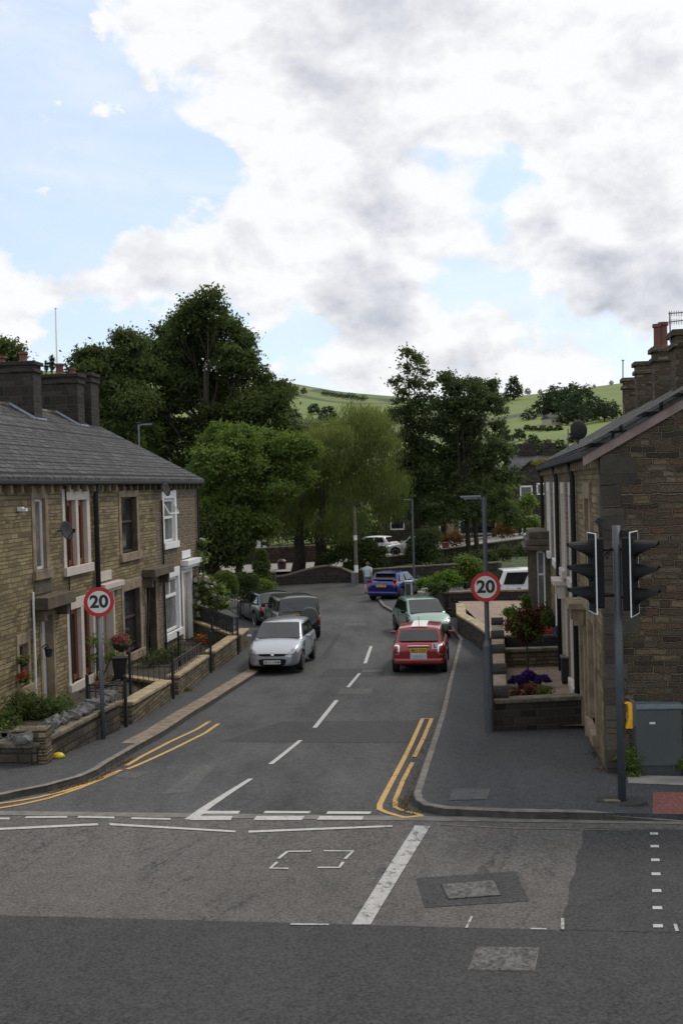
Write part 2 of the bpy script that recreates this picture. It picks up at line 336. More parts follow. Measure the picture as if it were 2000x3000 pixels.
# ------------------------------------------------------------------ mesh helpers
class MB:
    def __init__(s): s.v = []; s.f = []; s.mi = []
    def face(s, pts, mi=0):
        i = len(s.v); s.v += [tuple(p) for p in pts]; s.f.append(tuple(range(i, i+len(pts)))); s.mi.append(mi)
    def mesh(s, vs, fs, mi=0):
        i = len(s.v); s.v += [tuple(p) for p in vs]; s.f += [tuple(a+i for a in f) for f in fs]; s.mi += [mi]*len(fs)
    def box(s, c, size, rz=0, mi=0, M=None):
        x, y, z = size[0]/2, size[1]/2, size[2]/2
        vs = [Vector((a*x, b*y, d*z)) for a in (-1, 1) for b in (-1, 1) for d in (-1, 1)]
        if M is None: M = Matrix.Rotation(rz, 4, 'Z')
        vs = [M.to_3x3() @ v + Vector(c) for v in vs]
        s.mesh(vs, [(0, 1, 3, 2), (4, 6, 7, 5), (0, 4, 5, 1), (2, 3, 7, 6), (0, 2, 6, 4), (1, 5, 7, 3)], mi)
    def hexa(s, b4, t4, mi=0):
        s.mesh(list(b4)+list(t4), [(3, 2, 1, 0), (4, 5, 6, 7), (0, 1, 5, 4), (1, 2, 6, 5), (2, 3, 7, 6), (3, 0, 4, 7)], mi)
    def tube(s, pts, rad, n=8, mi=0, cap=True):
        pts = [Vector(p) for p in pts]
        if not hasattr(rad, '__len__'): rad = [rad]*len(pts)
        rings = []; prev = None
        for i, p in enumerate(pts):
            t = (pts[min(i+1, len(pts)-1)] - pts[max(i-1, 0)])
            t = t.normalized() if t.length > 1e-9 else Vector((0, 0, 1))
            if prev is None:
                a = t.orthogonal().normalized()
            else:
                a = (prev - t*prev.dot(t)); a = a.normalized() if a.length > 1e-6 else t.orthogonal().normalized()
            prev = a; b = t.cross(a)
            rings.append([p + (a*math.cos(2*math.pi*k/n) + b*math.sin(2*math.pi*k/n))*rad[i] for k in range(n)])
        vs = [q for r in rings for q in r]; fs = []
        for i in range(len(pts)-1):
            for k in range(n):
                fs.append((i*n+k, i*n+(k+1) % n, (i+1)*n+(k+1) % n, (i+1)*n+k))
        if cap: fs.append(tuple(range(n-1, -1, -1))); fs.append(tuple(range((len(pts)-1)*n, len(pts)*n)))
        s.mesh(vs, fs, mi)
    def lathe(s, prof, c=(0, 0, 0), n=16, axis='Z', mi=0):
        vs = []; fs = []
        for r, h in prof:
            for k in range(n):
                a = 2*math.pi*k/n; p = (r*math.cos(a), r*math.sin(a), h)
                if axis == 'X': p = (p[2], p[0], p[1])
                elif axis == 'Y': p = (p[0], p[2], p[1])
                vs.append((p[0]+c[0], p[1]+c[1], p[2]+c[2]))
        for i in range(len(prof)-1):
            for k in range(n): fs.append((i*n+k, i*n+(k+1) % n, (i+1)*n+(k+1) % n, (i+1)*n+k))
        fs.append(tuple(range(n))); fs.append(tuple(range((len(prof)-1)*n, len(prof)*n)))
        s.mesh(vs, fs, mi)
    def build(s, name, mat, parent=None, smooth=False, bevel=0, recalc=True, sub=0, shift=None):
        me = bpy.data.meshes.new(name)
        o3 = Vector(shift) if shift is not None else Vector((0, 0, 0))
        vs = [tuple(Vector(v)-o3) for v in s.v]
        me.from_pydata(vs, [], s.f)
        mats = mat if isinstance(mat, (list, tuple)) else [mat]
        for x in mats: me.materials.append(x)
        me.polygons.foreach_set('material_index', s.mi)
        if recalc:
            bm = bmesh.new(); bm.from_mesh(me)
            if sub or bevel or smooth: bmesh.ops.remove_doubles(bm, verts=bm.verts, dist=1e-5)
            bmesh.ops.recalc_face_normals(bm, faces=bm.faces); bm.to_mesh(me); bm.free()
        uvbox(me)
        if smooth: me.polygons.foreach_set('use_smooth', [True]*len(me.polygons))
        o = bpy.data.objects.new(name, me); C.objects.link(o)
        if shift is not None: o.location = shift
        if parent is not None: o.parent = parent
        if bevel:
            b = o.modifiers.new('bevel', 'BEVEL'); b.width = bevel; b.segments = 2; b.limit_method = 'ANGLE'
        if sub:
            b = o.modifiers.new('sub', 'SUBSURF'); b.levels = b.render_levels = sub
        return o
def uvbox(me):
    uvl = me.uv_layers.new(name='UVMap'); me.update()
    Z = Vector((0, 0, 1))
    co = [v.co for v in me.vertices]
    data = np.zeros((len(me.loops), 2), dtype=np.float32)
    for p in me.polygons:
        n = p.normal
        t = Z.cross(n) if abs(n.z) < .98 else Vector((1, 0, 0))
        t = t.normalized() if t.length > 1e-6 else Vector((1, 0, 0)); b = n.cross(t)
        for li in p.loop_indices:
            c = co[me.loops[li].vertex_index]; data[li] = (c.dot(t), c.dot(b))
    uvl.data.foreach_set('uv', data.ravel())
def tag(o, label=None, cat=None, group=None, kind=None):
    if label: o['label'] = label
    if cat: o['category'] = cat
    if group: o['group'] = group
    if kind: o['kind'] = kind
    return o
def empty(name, loc=(0, 0, 0), rz=0, label=None, cat=None, group=None):
    o = bpy.data.objects.new(name, None); C.objects.link(o); o.location = loc; o.rotation_euler = (0, 0, rz); o.empty_display_size = .2
    return tag(o, label, cat, group)
def copy_tree(o, parent=None):
    c = o.copy(); C.objects.link(c)
    if parent is not None: c.parent = parent; c.matrix_parent_inverse = o.matrix_parent_inverse
    for ch in [x for x in KIDS.get(o.name, [])]: copy_tree(bpy.data.objects[ch], c)
    return c
KIDS = {}
def reg(o):
    for ob in C.objects:
        pass
def kids_index():
    KIDS.clear()
    for ob in C.objects:
        if ob.parent: KIDS.setdefault(ob.parent.name, []).append(ob.name)
def struct(o): o['kind'] = 'structure'; return o
def textmesh(name, s, size, mat, parent, loc, depth=.004, rot=(math.pi/2, 0, 0), bold=0., sx=1.):
    cu = bpy.data.curves.new('t', 'FONT'); cu.body = s; cu.size = size; cu.extrude = depth; cu.align_x = 'CENTER'; cu.align_y = 'CENTER'; cu.offset = bold
    to = bpy.data.objects.new('t', cu); C.objects.link(to)
    dg = bpy.context.evaluated_depsgraph_get(); dg.update()
    me = bpy.data.meshes.new_from_object(to.evaluated_get(dg)); bpy.data.objects.remove(to); bpy.data.curves.remove(cu)
    me.name = name; me.materials.clear(); me.materials.append(mat)
    o = bpy.data.objects.new(name, me); C.objects.link(o); o.parent = parent; o.location = loc; o.rotation_euler = rot; o.scale = (sx, 1, 1)
    return o
def fastmesh(name, verts, nq, k, mat, parent=None):
    """verts (nq*k,3) -> nq faces of k verts"""
    me = bpy.data.meshes.new(name)
    me.vertices.add(nq*k); me.vertices.foreach_set('co', np.asarray(verts, dtype=np.float32).ravel())
    me.loops.add(nq*k); me.loops.foreach_set('vertex_index', np.arange(nq*k, dtype=np.int32))
    me.polygons.add(nq); me.polygons.foreach_set('loop_start', np.arange(0, nq*k, k, dtype=np.int32))
    me.update(calc_edges=True); me.materials.append(mat)
    o = bpy.data.objects.new(name, me); C.objects.link(o)
    if parent is not None: o.parent = parent
    return o
def unit(a): return a/np.maximum(np.linalg.norm(a, axis=1, keepdims=True), 1e-9)
def leafcloud(name, lobes, n, size, mat, parent=None, clump=10, spread=.5, shell=(.55, 1.05), hang=0., seed=0, updir=.5, off=(0, 0, 0), aspect=.55, lump=1., subl=0, subr=.46):
    rg = np.random.default_rng(seed+5)
    L = np.array([(l+(l[3],)*(5-len(l)) if len(l) < 6 else l)[:6] if len(l) >= 6 else (l[0], l[1], l[2], l[3], l[3], l[3]) for l in lobes], dtype=float)
    if subl:
        ex = []
        for l in L:
            ex.append([l[0], l[1], l[2], l[3]*.80, l[4]*.80, l[5]*.80, .35])
            dd = unit(rg.normal(size=(subl, 3))); dd[:, 2] = np.where(dd[:, 2] < -.35, -dd[:, 2], dd[:, 2])
            for d_ in dd:
                r_ = subr*rg.uniform(.55, 1.25); ex.append([*(l[:3]+d_*l[3:6]*rg.uniform(.6, .95)), l[3]*r_, l[4]*r_, l[5]*r_*.78, 1.])
        ex = np.array(ex); L = ex[:, :6]; w_ = ex[:, 3]*ex[:, 5]*ex[:, 6]
    else: w_ = (L[:, 3]*L[:, 5])
    w_ = w_/w_.sum()
    nc = max(1, int(n/clump*1.5))
    li = rg.choice(len(L), nc, p=w_)
    d = unit(rg.normal(size=(nc, 3))); d[:, 2] = np.where(d[:, 2] < -.3, -d[:, 2]*rg.uniform(-1, 1, nc), d[:, 2])
    rr = rg.uniform(shell[0], shell[1], nc)**.6
    bump = 1+lump*(.16*np.sin(d[:, 0]*7+li*2)+.12*np.sin(d[:, 2]*9+d[:, 1]*5+li))
    P = L[li, :3] + d*L[li, 3:6]*(rr*bump)[:, None]
    keep = np.ones(nc, bool)
    for j in range(len(L)):
        if subl and L[j, 3] < L[:, 3].mean()*.9: continue
        e = (((P-L[j, :3])/L[j, 3:6])**2).sum(1)
        keep &= ~((e < .42) & (li != j))
    P = P[keep]; d = d[keep]
    k = max(1, int(round(n/max(1, len(P)))))
    c = np.repeat(P, k, 0); dd = np.repeat(d, k, 0); N = len(c)
    c = c + rg.normal(size=(N, 3))*spread*(np.array([1, 1, .48]) if clump > 20 else np.array([1, 1, .7]))*np.repeat(rg.uniform(.6, 1.35, len(P)), k)[:, None]
    if hang:
        c[:, 2] -= rg.uniform(0, 1, N)**1.2*hang*np.repeat(rg.uniform(.3, 1, len(P)), k)
    nrm = unit(dd*.7 + rg.normal(size=(N, 3))*.75 + np.array([0, 0, updir]))
    if hang: nrm[:, 2] *= .15; nrm = unit(nrm)
    a = unit(np.cross(nrm, rg.normal(size=(N, 3)))); 
    if hang: a = unit(np.array([0, 0, -1.])+rg.normal(size=(N, 3))*.22)
    b = unit(np.cross(nrm, a))
    s_ = size*rg.uniform(.6, 1.35, N)[:, None]
    asp = .12 if hang else aspect
    V = np.stack([c-a*s_*.55, c+b*s_*asp*.5+a*s_*.05, c+a*s_*.5, c-b*s_*asp*.5-a*s_*.02+nrm*s_*.12], 1).reshape(-1, 3)
    return fastmesh(name, V-np.array(off), N, 4, mat, parent)
def lp(px, py, r, Y, fl=1., dY=0.):
    """lobe from photo pixel + depth"""
    p = at(px, py, Y+dY); s_ = (Y+dY)/FPX
    return (p.x, p.y, p.z, r*s_, r*s_*.85, r*s_*fl)
def tree(name, label, Y, basepx, basez, lobes, n, size, mat, cat='tree', group=None, trunkr=.3, hang=0., shell=(.55, 1.05), spread=.45, seed=0, trunks=None, clump=10, limbs=True, aspect=.55, bark=None, subl=0, subr=.46):
    b = at(basepx, 1500, Y); b.z = basez
    root = empty(name, b, 0, label, cat, group)
    tr = MB()
    top = max(lobes, key=lambda l: l[2]); cx = Vector(top[:3])
    for k, tb in enumerate(trunks or [basepx]):
        p = at(tb, 1500, Y); p.z = basez
        kx = .85 if hang else .5; q = Vector((cx.x*(1-kx)+p.x*kx, cx.y, p.z+(cx.z-p.z)*(.6 if hang else .82)))
        pts = [p, p.lerp(q, .25)+Vector((.1, 0, 0)), p.lerp(q, .5)+Vector((-.15, .1, 0)), p.lerp(q, .8), q]
        tr.tube(pts, [trunkr*1.25, trunkr, trunkr*.75, trunkr*.4, trunkr*.12], 9)
        if limbs:
            for i, l in enumerate(lobes):
                if (i+k) % len(trunks or [0]) == 0:
                    e = Vector(l[:3]); t0 = min(.75, max(.22, (e.z-p.z)/max(.1, q.z-p.z)*.7)); s0 = p.lerp(q, t0)
                    mid = s0.lerp(e, .5)+Vector((0, 0, -.15*(e-s0).length))
                    tr.tube([s0, mid, e], [trunkr*.32, trunkr*.18, trunkr*.05], 6)
                    for q2 in range(3):
                        e2 = e + Vector((random.uniform(-1, 1)*l[3], random.uniform(-1, 1)*l[4], random.uniform(.1, .9)*l[5]))*.8
                        tr.tube([mid.lerp(e, .4), e2], [trunkr*.12, trunkr*.03], 4)
    tr.build('trunk', bark or M_bark, root, smooth=True, shift=None).matrix_parent_inverse = Matrix.Translation(-b)
    lo = leafcloud('crown', lobes, n, size, mat, root, clump, spread, shell, hang, seed, aspect=aspect, subl=subl, subr=subr)
    lo.matrix_parent_inverse = Matrix.Translation(-b)
    return root
def wparent(o, root):
    """parent a world-coordinate mesh to an unrotated empty, keeping it in place"""
    o.parent = root; o.matrix_parent_inverse = Matrix.Translation(-Vector(root.location)); return o
#@@PART2
# ------------------------------------------------------------------ ground, roads, pavements
def qsurf(name, fl, fr, q0, q1, mat, dz, cols=(0, 1), dq=.25, skirt=False):
    mb = MB(); qs = np.arange(q0, q1+1e-6, (q1-q0)/max(1, round((q1-q0)/dq))); vs = []; fs = []; nc = len(cols)
    for q in qs:
        a, b = fl(q), fr(q)
        for t in cols:
            x = a+(b-a)*t; d = dz(x, q) if callable(dz) else dz
            vs.append((x, q-SL*x, zq(q)+d))
    for i in range(len(qs)-1):
        for j in range(nc-1):
            k = i*nc+j; fs.append((k, k+1, k+1+nc, k+nc))
    mb.mesh(vs, fs); o = mb.build(name, mat, recalc=False); return o
def K(x): return lambda q: x
def pl(pts):           # (X,q) list -> X(q)
    pts = sorted(pts, key=lambda p: p[1]); qs = [p[1] for p in pts]; xs = [p[0] for p in pts]
    return lambda q: float(np.interp(q, qs, xs))
def xq(px, py, dz=0): p = gp(px, py, dz); return (p.x, p.y+SL*p.x)
rk = [xq(*p) for p in [(1325, 1955), (1308, 2020), (1290, 2100), (1264, 2180), (1240, 2250), (1222, 2305), (1209, 2345), (1214, 2365), (1240, 2381), (1300, 2392), (1500, 2401), (1700, 2409), (1850, 2412), (2000, 2414)]]
q36 = xq(1345, 1880)
rkfar = [q36, (4.25, 45.0), (3.9, 46.6), xq(1200, 1812), xq(1150, 1797), xq(1120, 1780), xq(1108, 1764), xq(1118, 1753), xq(1160, 1748), (9., 59.5), (16, 60.3)]
RK = [(60., 15.0), (12, 15.2)] + rk[::-1] + rkfar
# enforce growing q
RK2 = []; 
for p in RK:
    if not RK2 or p[1] > RK2[-1][1]+.01: RK2.append(p)
    elif p[0] < RK2[-1][0]: RK2.append((p[0], RK2[-1][1]+.015))
RK = RK2; fRK = pl(RK)
lk = [xq(*p) for p in [(760, 1975), (712, 2007), (660, 2040), (565, 2100), (480, 2158), (400, 2203), (345, 2236), (318, 2252), (290, 2272), (240, 2294), (140, 2322), (0, 2350)]]
LK = [(-60., 15.4), (-12., 15.55), (-8., 15.66), (-6.3, 15.78)] + lk[::-1] + [(-2.05, 38.5), (-2.1, 42.), (-2.6, 47.), (-4.2, 54.), (-6., 58.), (-12., 61.5), (-30., 64)]
LK2 = []
for p in LK:
    if not LK2 or p[1] > LK2[-1][1]+.01: LK2.append(p)
LK = LK2; fLK = pl(LK)

big = MB(); N = 40
def gridsurf(name, xs, qs, zf, mat):
    vs = [(x, q-SL*x, zf(x, q)) for q in qs for x in xs]; n = len(xs)
    fs = [(j*n+i, j*n+i+1, (j+1)*n+i+1, (j+1)*n+i) for j in range(len(qs)-1) for i in range(n-1)]
    mb = MB(); mb.mesh(vs, fs); return mb.build(name, mat, recalc=False)
o = gridsurf('ground', [-150, -60, -30, -12, 0, 12, 30, 60, 150], list(np.arange(-30, 70, .5))+list(np.arange(70, 330, 20)), lambda x, q: zq(q)-.05-max(0, (q-69)*.01), M_grass); struct(o)
o = qsurf('main_road', K(-60), K(60), 11.4, 15.32, M_asphb, .004, (0, .3, .5, .7, 1)); struct(o)
o = qsurf('main_road_new_surface', K(-60), K(60), -15, 11.4, M_asphd, .006, (0, .3, .5, .7, 1), .5); struct(o)
o = qsurf('main_road_patch', lambda q: 2.11+.02*math.sin(q*6.3)+.287*(q-11.35), K(30), 11.4, 14.85, M_asphd, .009, (0, .3, 1)); struct(o)
o = qsurf('street_road', lambda q: fLK(q)-.3, lambda q: fRK(q)+.3, 15.32, 60.9, M_asph, .004, (0, .25, .5, .75, 1)); struct(o)
o = qsurf('far_road', K(-40), K(9.), 60.9, 69.5, M_asph, .004, (0, .5, 1)); struct(o)
o = qsurf('channel_strip', K(-14), K(60), 15.10, 15.33, M_setts, .010, (0, .3, .5, 1)); struct(o)
KH = .11
def dzr(x, q):
    t = min(1, max(0, (x-3.3)/.95)); s_ = min(1, max(0, (17.0-q)/1.2))
    return KH*(1-.86*t*s_)
o = qsurf('right_pavement', fRK, lambda q: max(60., 0), RK[0][1], 60.3, M_pave, dzr, (0, .02, .04, .055, .07, .09, .12, .3, 1)); struct(o)
o = qsurf('left_pavement', K(-60), fLK, LK[0][1], 64, M_pave, KH, (0, .5, .8, 1)); struct(o)
def kerb(name, pts, inward, width, mat, h=lambda x, q: KH, lo=None, hi=None):
    f_ = pl(pts); P = [(x, q) for x, q in pts if (lo is None or q >= lo) and (hi is None or q <= hi)]
    if lo is not None and P[0][1] > lo+.001: P.insert(0, (f_(lo), lo))
    if hi is not None and P[-1][1] < hi-.001: P.append((f_(hi), hi))
    D = [P[0]]
    for a, b in zip(P, P[1:]):
        L_ = math.hypot(b[0]-a[0], b[1]-a[1]); k = max(1, int(L_/.45))
        D += [(a[0]+(b[0]-a[0])*i/k, a[1]+(b[1]-a[1])*i/k) for i in range(1, k+1)]
    W = [Vector((x, q-SL*x, 0)) for x, q in D]; rows = []
    for i, p in enumerate(W):
        t = (W[min(i+1, len(W)-1)]-W[max(0, i-1)]).normalized(); n_ = Vector((t.y, -t.x, 0))*inward
        z = gz(p.x, p.y); hh = h(D[i][0], D[i][1])+.005; a = p; b = p+n_*width; zb = gz(b.x, b.y)
        rows.append([(a.x, a.y, z-.03), (a.x+n_.x*.012, a.y+n_.y*.012, z+hh-.012), (a.x+n_.x*.03, a.y+n_.y*.03, z+hh), (b.x, b.y, zb+hh)])
    mb = MB(); vs = [v for r in rows for v in r]; fs = [(i*4+j, i*4+j+1, i*4+j+5, i*4+j+4) for i in range(len(rows)-1) for j in range(3)]
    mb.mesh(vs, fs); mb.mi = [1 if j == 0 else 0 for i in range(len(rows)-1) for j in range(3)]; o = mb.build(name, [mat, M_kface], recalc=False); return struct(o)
M_kface = plain('shaded_grimy_kerb_face', (.042, .040, .036), .9, var=.4, nscale=5., bump=.5)  # upright face coloured darker: its shade painted in along with grime
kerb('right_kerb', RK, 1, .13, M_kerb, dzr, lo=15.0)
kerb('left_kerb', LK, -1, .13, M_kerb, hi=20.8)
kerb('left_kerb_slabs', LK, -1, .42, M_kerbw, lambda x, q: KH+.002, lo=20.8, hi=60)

def mark(pts4, mat, dz=.013, name='road_marking', parent=None, seg=None):
    """quad by 4 photo pixels on the ground: a0,b0 (one end) a1,b1 (other end)"""
    a0, b0, a1, b1 = [Vector((*xq(*p), 0)) for p in pts4]
    n = seg or max(1, int(max((a1-a0).length, (b1-b0).length)/.3)); m2 = max(1, int(max((b0-a0).length, (b1-a1).length)/.3)); vs = []; fs = []
    for i in range(n+1):
        for j in range(m2+1):
            p = a0.lerp(a1, i/n).lerp(b0.lerp(b1, i/n), j/m2); vs.append((p.x, p.y-SL*p.x, zq(p.y)+dz))
    fs = [(i*(m2+1)+j, i*(m2+1)+j+1, (i+1)*(m2+1)+j+1, (i+1)*(m2+1)+j) for i in range(n) for j in range(m2)]
    mb = MB(); mb.mesh(vs, fs); o = mb.build(name, mat, parent, recalc=False)
    if parent is None: struct(o)
    return o
def linemark(pts, wd, mat, dz=.013, name='yellow_line', parent=None):
    """ribbon along photo pixels on the ground"""
    P = [Vector((*xq(*p), 0)) for p in pts]; D = [P[0]]
    for a, b in zip(P, P[1:]):
        k = max(1, int((b-a).length/.3)); D += [a.lerp(b, i/k) for i in range(1, k+1)]
    W = [Vector((p.x, p.y-SL*p.x, 0)) for p in D]; vs = []
    for i, p in enumerate(W):
        t = (W[min(i+1, len(W)-1)]-W[max(0, i-1)]).normalized(); n_ = Vector((-t.y, t.x, 0))*wd/2
        for q_ in (p-n_, p+n_): vs.append((q_.x, q_.y, gz(q_.x, q_.y)+dz))
    fs = [(2*i, 2*i+1, 2*i+3, 2*i+2) for i in range(len(W)-1)]
    mb = MB(); mb.mesh(vs, fs); o = mb.build(name, mat, parent, recalc=False)
    if parent is None: struct(o)
    return o
SR = bpy.data.objects['street_road']; MR = bpy.data.objects['main_road']; MN = bpy.data.objects['main_road_new_surface']
for a in [((1083, 1894), (1091, 1894), (1064, 1945), (1074, 1945)), ((1049, 1974), (1057, 1974), (1014, 2015), (1024, 2015)),
          ((980, 2053), (992, 2053), (915, 2134), (928, 2134)), ((874, 2171), (886, 2171), (785, 2241), (800, 2241)), ((728, 2284), (742, 2284), (540, 2404), (574, 2404))]:
    mark(a, M_line, name='centre_line_dash', parent=SR)
for a in [((595, 2379), (704, 2379), (588, 2387), (698, 2387)), ((777, 2379), (911, 2380), (771, 2386), (904, 2386)), ((960, 2380), (1088, 2381), (955, 2388), (1083, 2388)),
          ((566, 2394), (682, 2394), (556, 2406), (676, 2406)), ((752, 2394), (893, 2394), (742, 2406), (883, 2406)), ((936, 2394), (1065, 2395), (928, 2405), (1060, 2405)),
          ((78, 2395), (198, 2394), (72, 2400), (196, 2399)), ((230, 2394), (335, 2396), (226, 2399), (335, 2401)), ((386, 2398), (500, 2400), (384, 2403), (500, 2405)), ((-60, 2398), (30, 2399), (-60, 2403), (28, 2404))]:
    mark(a, M_line, name='give_way_dash', parent=MR)
for a in [((-40, 2431), (286, 2415), (-40, 2437), (288, 2421)), ((320, 2415), (690, 2437), (322, 2421), (690, 2442)), ((728, 2437), (1148, 2421), (728, 2443), (1150, 2426)),
          ((1348, 2612-180), (1355, 2436), (1346, 2433), (1352, 2438))][:3]:
    mark(a, M_line, name='edge_line', parent=MR)
wl = MB()
mark(((1215, 2422), (1260, 2424), (1030, 2713), (1085, 2713)), M_linew, name='stop_line', parent=MR)
mark(((852, 2709), (962, 2711), (850, 2714), (964, 2715)), M_linew, name='broken_line_remnant', parent=MN, dz=.014)
mark(((1555, 2723), (1600, 2724), (1553, 2727), (1600, 2728)), M_linew, name='broken_line_remnant', parent=MN, dz=.014)
for a in [((1378, 2690), (1385, 2690), (1362, 2724), (1370, 2724)), ((1643, 2695), (1653, 2695), (1641, 2728), (1652, 2728)), ((1972, 2712), (1982, 2712), (1978, 2733), (1988, 2733))]:
    mark(a, M_linew, name='setting_out_mark', parent=MR, dz=.016)
for i, y in enumerate([2443, 2480, 2520, 2561, 2610, 2660, 2713]):
    hh = 3.2+i*.25; x = 1903+i*1.5
    mark(((x, y), (x+23+i*.9, y), (x+1, y+2*hh), (x+25+i*.9, y+2*hh)), M_line, name='crossing_stud', parent=MR, dz=.016)
for pts in [[(842, 2498), (912, 2497)], [(842, 2498), (815, 2519)], [(812, 2529), (792, 2547), (845, 2548)], [(948, 2496), (1034, 2497), (1010, 2520)], [(1005, 2529), (994, 2545), (930, 2545)]]:
    linemark(pts, .045, M_line, name='sprayed_box_line', parent=MR)
# yellow lines
for pts in [[(640, 2122), (600, 2150), (520, 2190), (430, 2232), (395, 2247), (372, 2256)], [(340, 2266), (300, 2284), (230, 2313), (140, 2342), (60, 2360), (0, 2370), (-60, 2378)]]:
    linemark(pts, .085, M_yline, name='yellow_line', parent=SR)
for pts in [[(618, 2119), (580, 2143), (500, 2180), (420, 2222), (385, 2243), (374, 2249)], [(360, 2262), (330, 2274), (270, 2298), (200, 2322), (120, 2342), (60, 2353), (0, 2361), (-60, 2366)]]:
    linemark([(x-4, y-4) for x, y in pts], .085, M_yline, name='yellow_line', parent=SR)
linemark([(1238, 2106), (1205, 2180), (1170, 2250), (1135, 2315), (1112, 2360), (1112, 2374), (1135, 2384), (1185, 2398), (1240, 2392)], .085, M_yline, name='yellow_line', parent=SR)
linemark([(1264, 2107), (1240, 2165), (1213, 2220)], .085, M_yline, name='yellow_line', parent=SR)
linemark([(1208, 2236), (1180, 2290), (1158, 2345), (1158, 2368), (1180, 2378), (1232, 2390)], .075, M_yline, name='yellow_line', parent=SR)
linemark([(1230, 2107), (1272, 2107)], .07, M_yline, name='yellow_line_end', parent=SR)
linemark([(1290, 2419), (1500, 2430), (1700, 2433), (1850, 2436)], .022, M_yfade, name='faded_yellow_line', parent=MR)
# surface repairs
for a, m_ in [(((590, 2272-30), (640, 2238), (470, 2330), (560, 2322)), M_patchl), (((960, 1960), (1125, 1960), (930, 1985), (1125, 1985)), M_patchd), (((1060, 1962), (1120, 1962), (1058, 1970), (1118, 1970)), M_patchl),
              (((830, 2115), (1262, 2112), (640, 2175), (1232, 2178)), M_patchd), (((1000, 2018), (1090, 2018), (985, 2034), (1088, 2034)), M_patchl), (((1010, 1826), (1070, 1826), (1010, 1834), (1072, 1834)), M_patchl),
              (((372, 2262), (440, 2262), (330, 2278), (400, 2282)), M_patchl), (((960, 1920), (1000, 1860), (940, 1925), (985, 1858)), M_patchd)]:
    mark(a, m_, .008, 'surface_repair', SR)
mark(((1218, 2576), (1510, 2555), (1245, 2662), (1550, 2643)), M_patchd, .009, 'surface_repair', MR)
def flat_thing(name, label, cat, px4, mat, dz, th=.02, frame=None, lip=.03):
    P = [gp(*p, 0) for p in px4]; c = sum(P, Vector())/4
    root = empty(name, c, 0, label, cat)
    def quad(k0, z, t, nm, mt):
        b = [c+(p-c)*k0 for p in P]; bb = [Vector((p.x, p.y, gz(p.x, p.y)+z-t))-c for p in b]; tt = [Vector((p.x, p.y, gz(p.x, p.y)+z))-c for p in b]
        mb = MB(); mb.hexa(bb, tt); return mb.build(nm, mt, root)
    if frame: quad(1, dz-.003, th, 'frame', frame)
    quad(1-lip, dz+.003, th, 'lid', mat)
    return root
flat_thing('manhole_cover', 'rectangular metal cover set in a dark repaired square of road', 'manhole cover', [(1290, 2596), (1448, 2584), (1468, 2628), (1312, 2640)], M_iron, .018, frame=M_black)
flat_thing('manhole_cover', 'large ribbed metal cover in the dark foreground asphalt', 'manhole cover', [(1396, 2779), (1580, 2780), (1565, 2850), (1370, 2848)], M_iron, .015, frame=M_copd)
RP = bpy.data.objects['right_pavement']
def pmark(px4, mat, dz, name, parent):
    a0, b0, a1, b1 = [Vector((*xq(*p, dz=dzr(*xq(*p))), 0)) for p in px4]
    n = 4; vs = []
    for i in range(n+1):
        for j in range(n+1):
            p = a0.lerp(a1, i/n).lerp(b0.lerp(b1, i/n), j/n); vs.append((p.x, p.y-SL*p.x, zq(p.y)+dzr(p.x, p.y)+dz))
    fs = [(i*(n+1)+j, i*(n+1)+j+1, (i+1)*(n+1)+j+1, (i+1)*(n+1)+j) for i in range(n) for j in range(n)]
    mb = MB(); mb.mesh(vs, fs); return mb.build(name, mat, parent, recalc=False)
pmark([(1912, 2318), (2080, 2318), (1910, 2398), (2080, 2402)], M_tact, .010, 'tactile_paving', RP)
pmark([(1325, 2314), (1436, 2314), (1313, 2346), (1426, 2344)], M_patchl, .008, 'pavement_repair', RP)
pmark([(1750, 2336), (1870, 2336), (1745, 2350), (1868, 2350)], M_asphd, .008, 'pavement_repair', RP)
pmark([(1835, 2272), (2080, 2278), (1840, 2296), (2080, 2305)], M_conc, .006, 'concrete_slab', RP)

# debris / weeds along kerbs (uncountable)
def strew(name, path, wd, n, size, mat, seed=0, dz=.01, zspread=.03):
    rg = np.random.default_rng(seed); P = [gp(*p) for p in path]; pts = []
    for i in range(n):
        k = rg.integers(0, len(P)-1); a = P[k].lerp(P[k+1], rg.uniform()); t = (P[k+1]-P[k]).normalized()
        o_ = Vector((-t.y, t.x, 0))*abs(rg.normal()*wd); q_ = a+o_; pts.append((q_.x, q_.y, gz(q_.x, q_.y)+dz+rg.uniform(0, zspread)))
    c = np.array(pts); N_ = len(c); nr = unit(rg.normal(size=(N_, 3))+np.array([0, 0, 1.2])); a = unit(np.cross(nr, rg.normal(size=(N_, 3)))); b = np.cross(nr, a); s_ = size*rg.uniform(.5, 1.5, N_)[:, None]
    V = np.stack([c-a*s_, c+b*s_*.5, c+a*s_, c-b*s_*.5], 1).reshape(-1, 3)
    o = fastmesh(name, V, N_, 4, mat); o['kind'] = 'stuff'; return o
M_litter = leafmat('leaf_litter', (.05, .03, .015), (.12, .075, .03), (.22, .15, .06), .1)
strew('leaf_litter', [(1285, 2125), (1262, 2185), (1235, 2255), (1206, 2345), (1190, 2368)][::-1], -.14, 900, .012, M_litter, 3)
strew('leaf_litter', [(1240, 2384), (1190, 2375), (1202, 2350), (1240, 2255)], .08, 500, .012, M_litter, 4)
strew('leaf_litter', [(150, 2330), (240, 2303), (300, 2285), (345, 2250), (400, 2225)], -.06, 900, .014, M_litter, 5)
strew('leaf_litter', [(1330, 1975), (1312, 2030), (1296, 2095)], .12, 500, .014, M_litter, 6)
strew('leaf_litter', [(1765, 2285), (1790, 2265), (1740, 2220)], .1, 250, .018, M_litter, 8, KH)

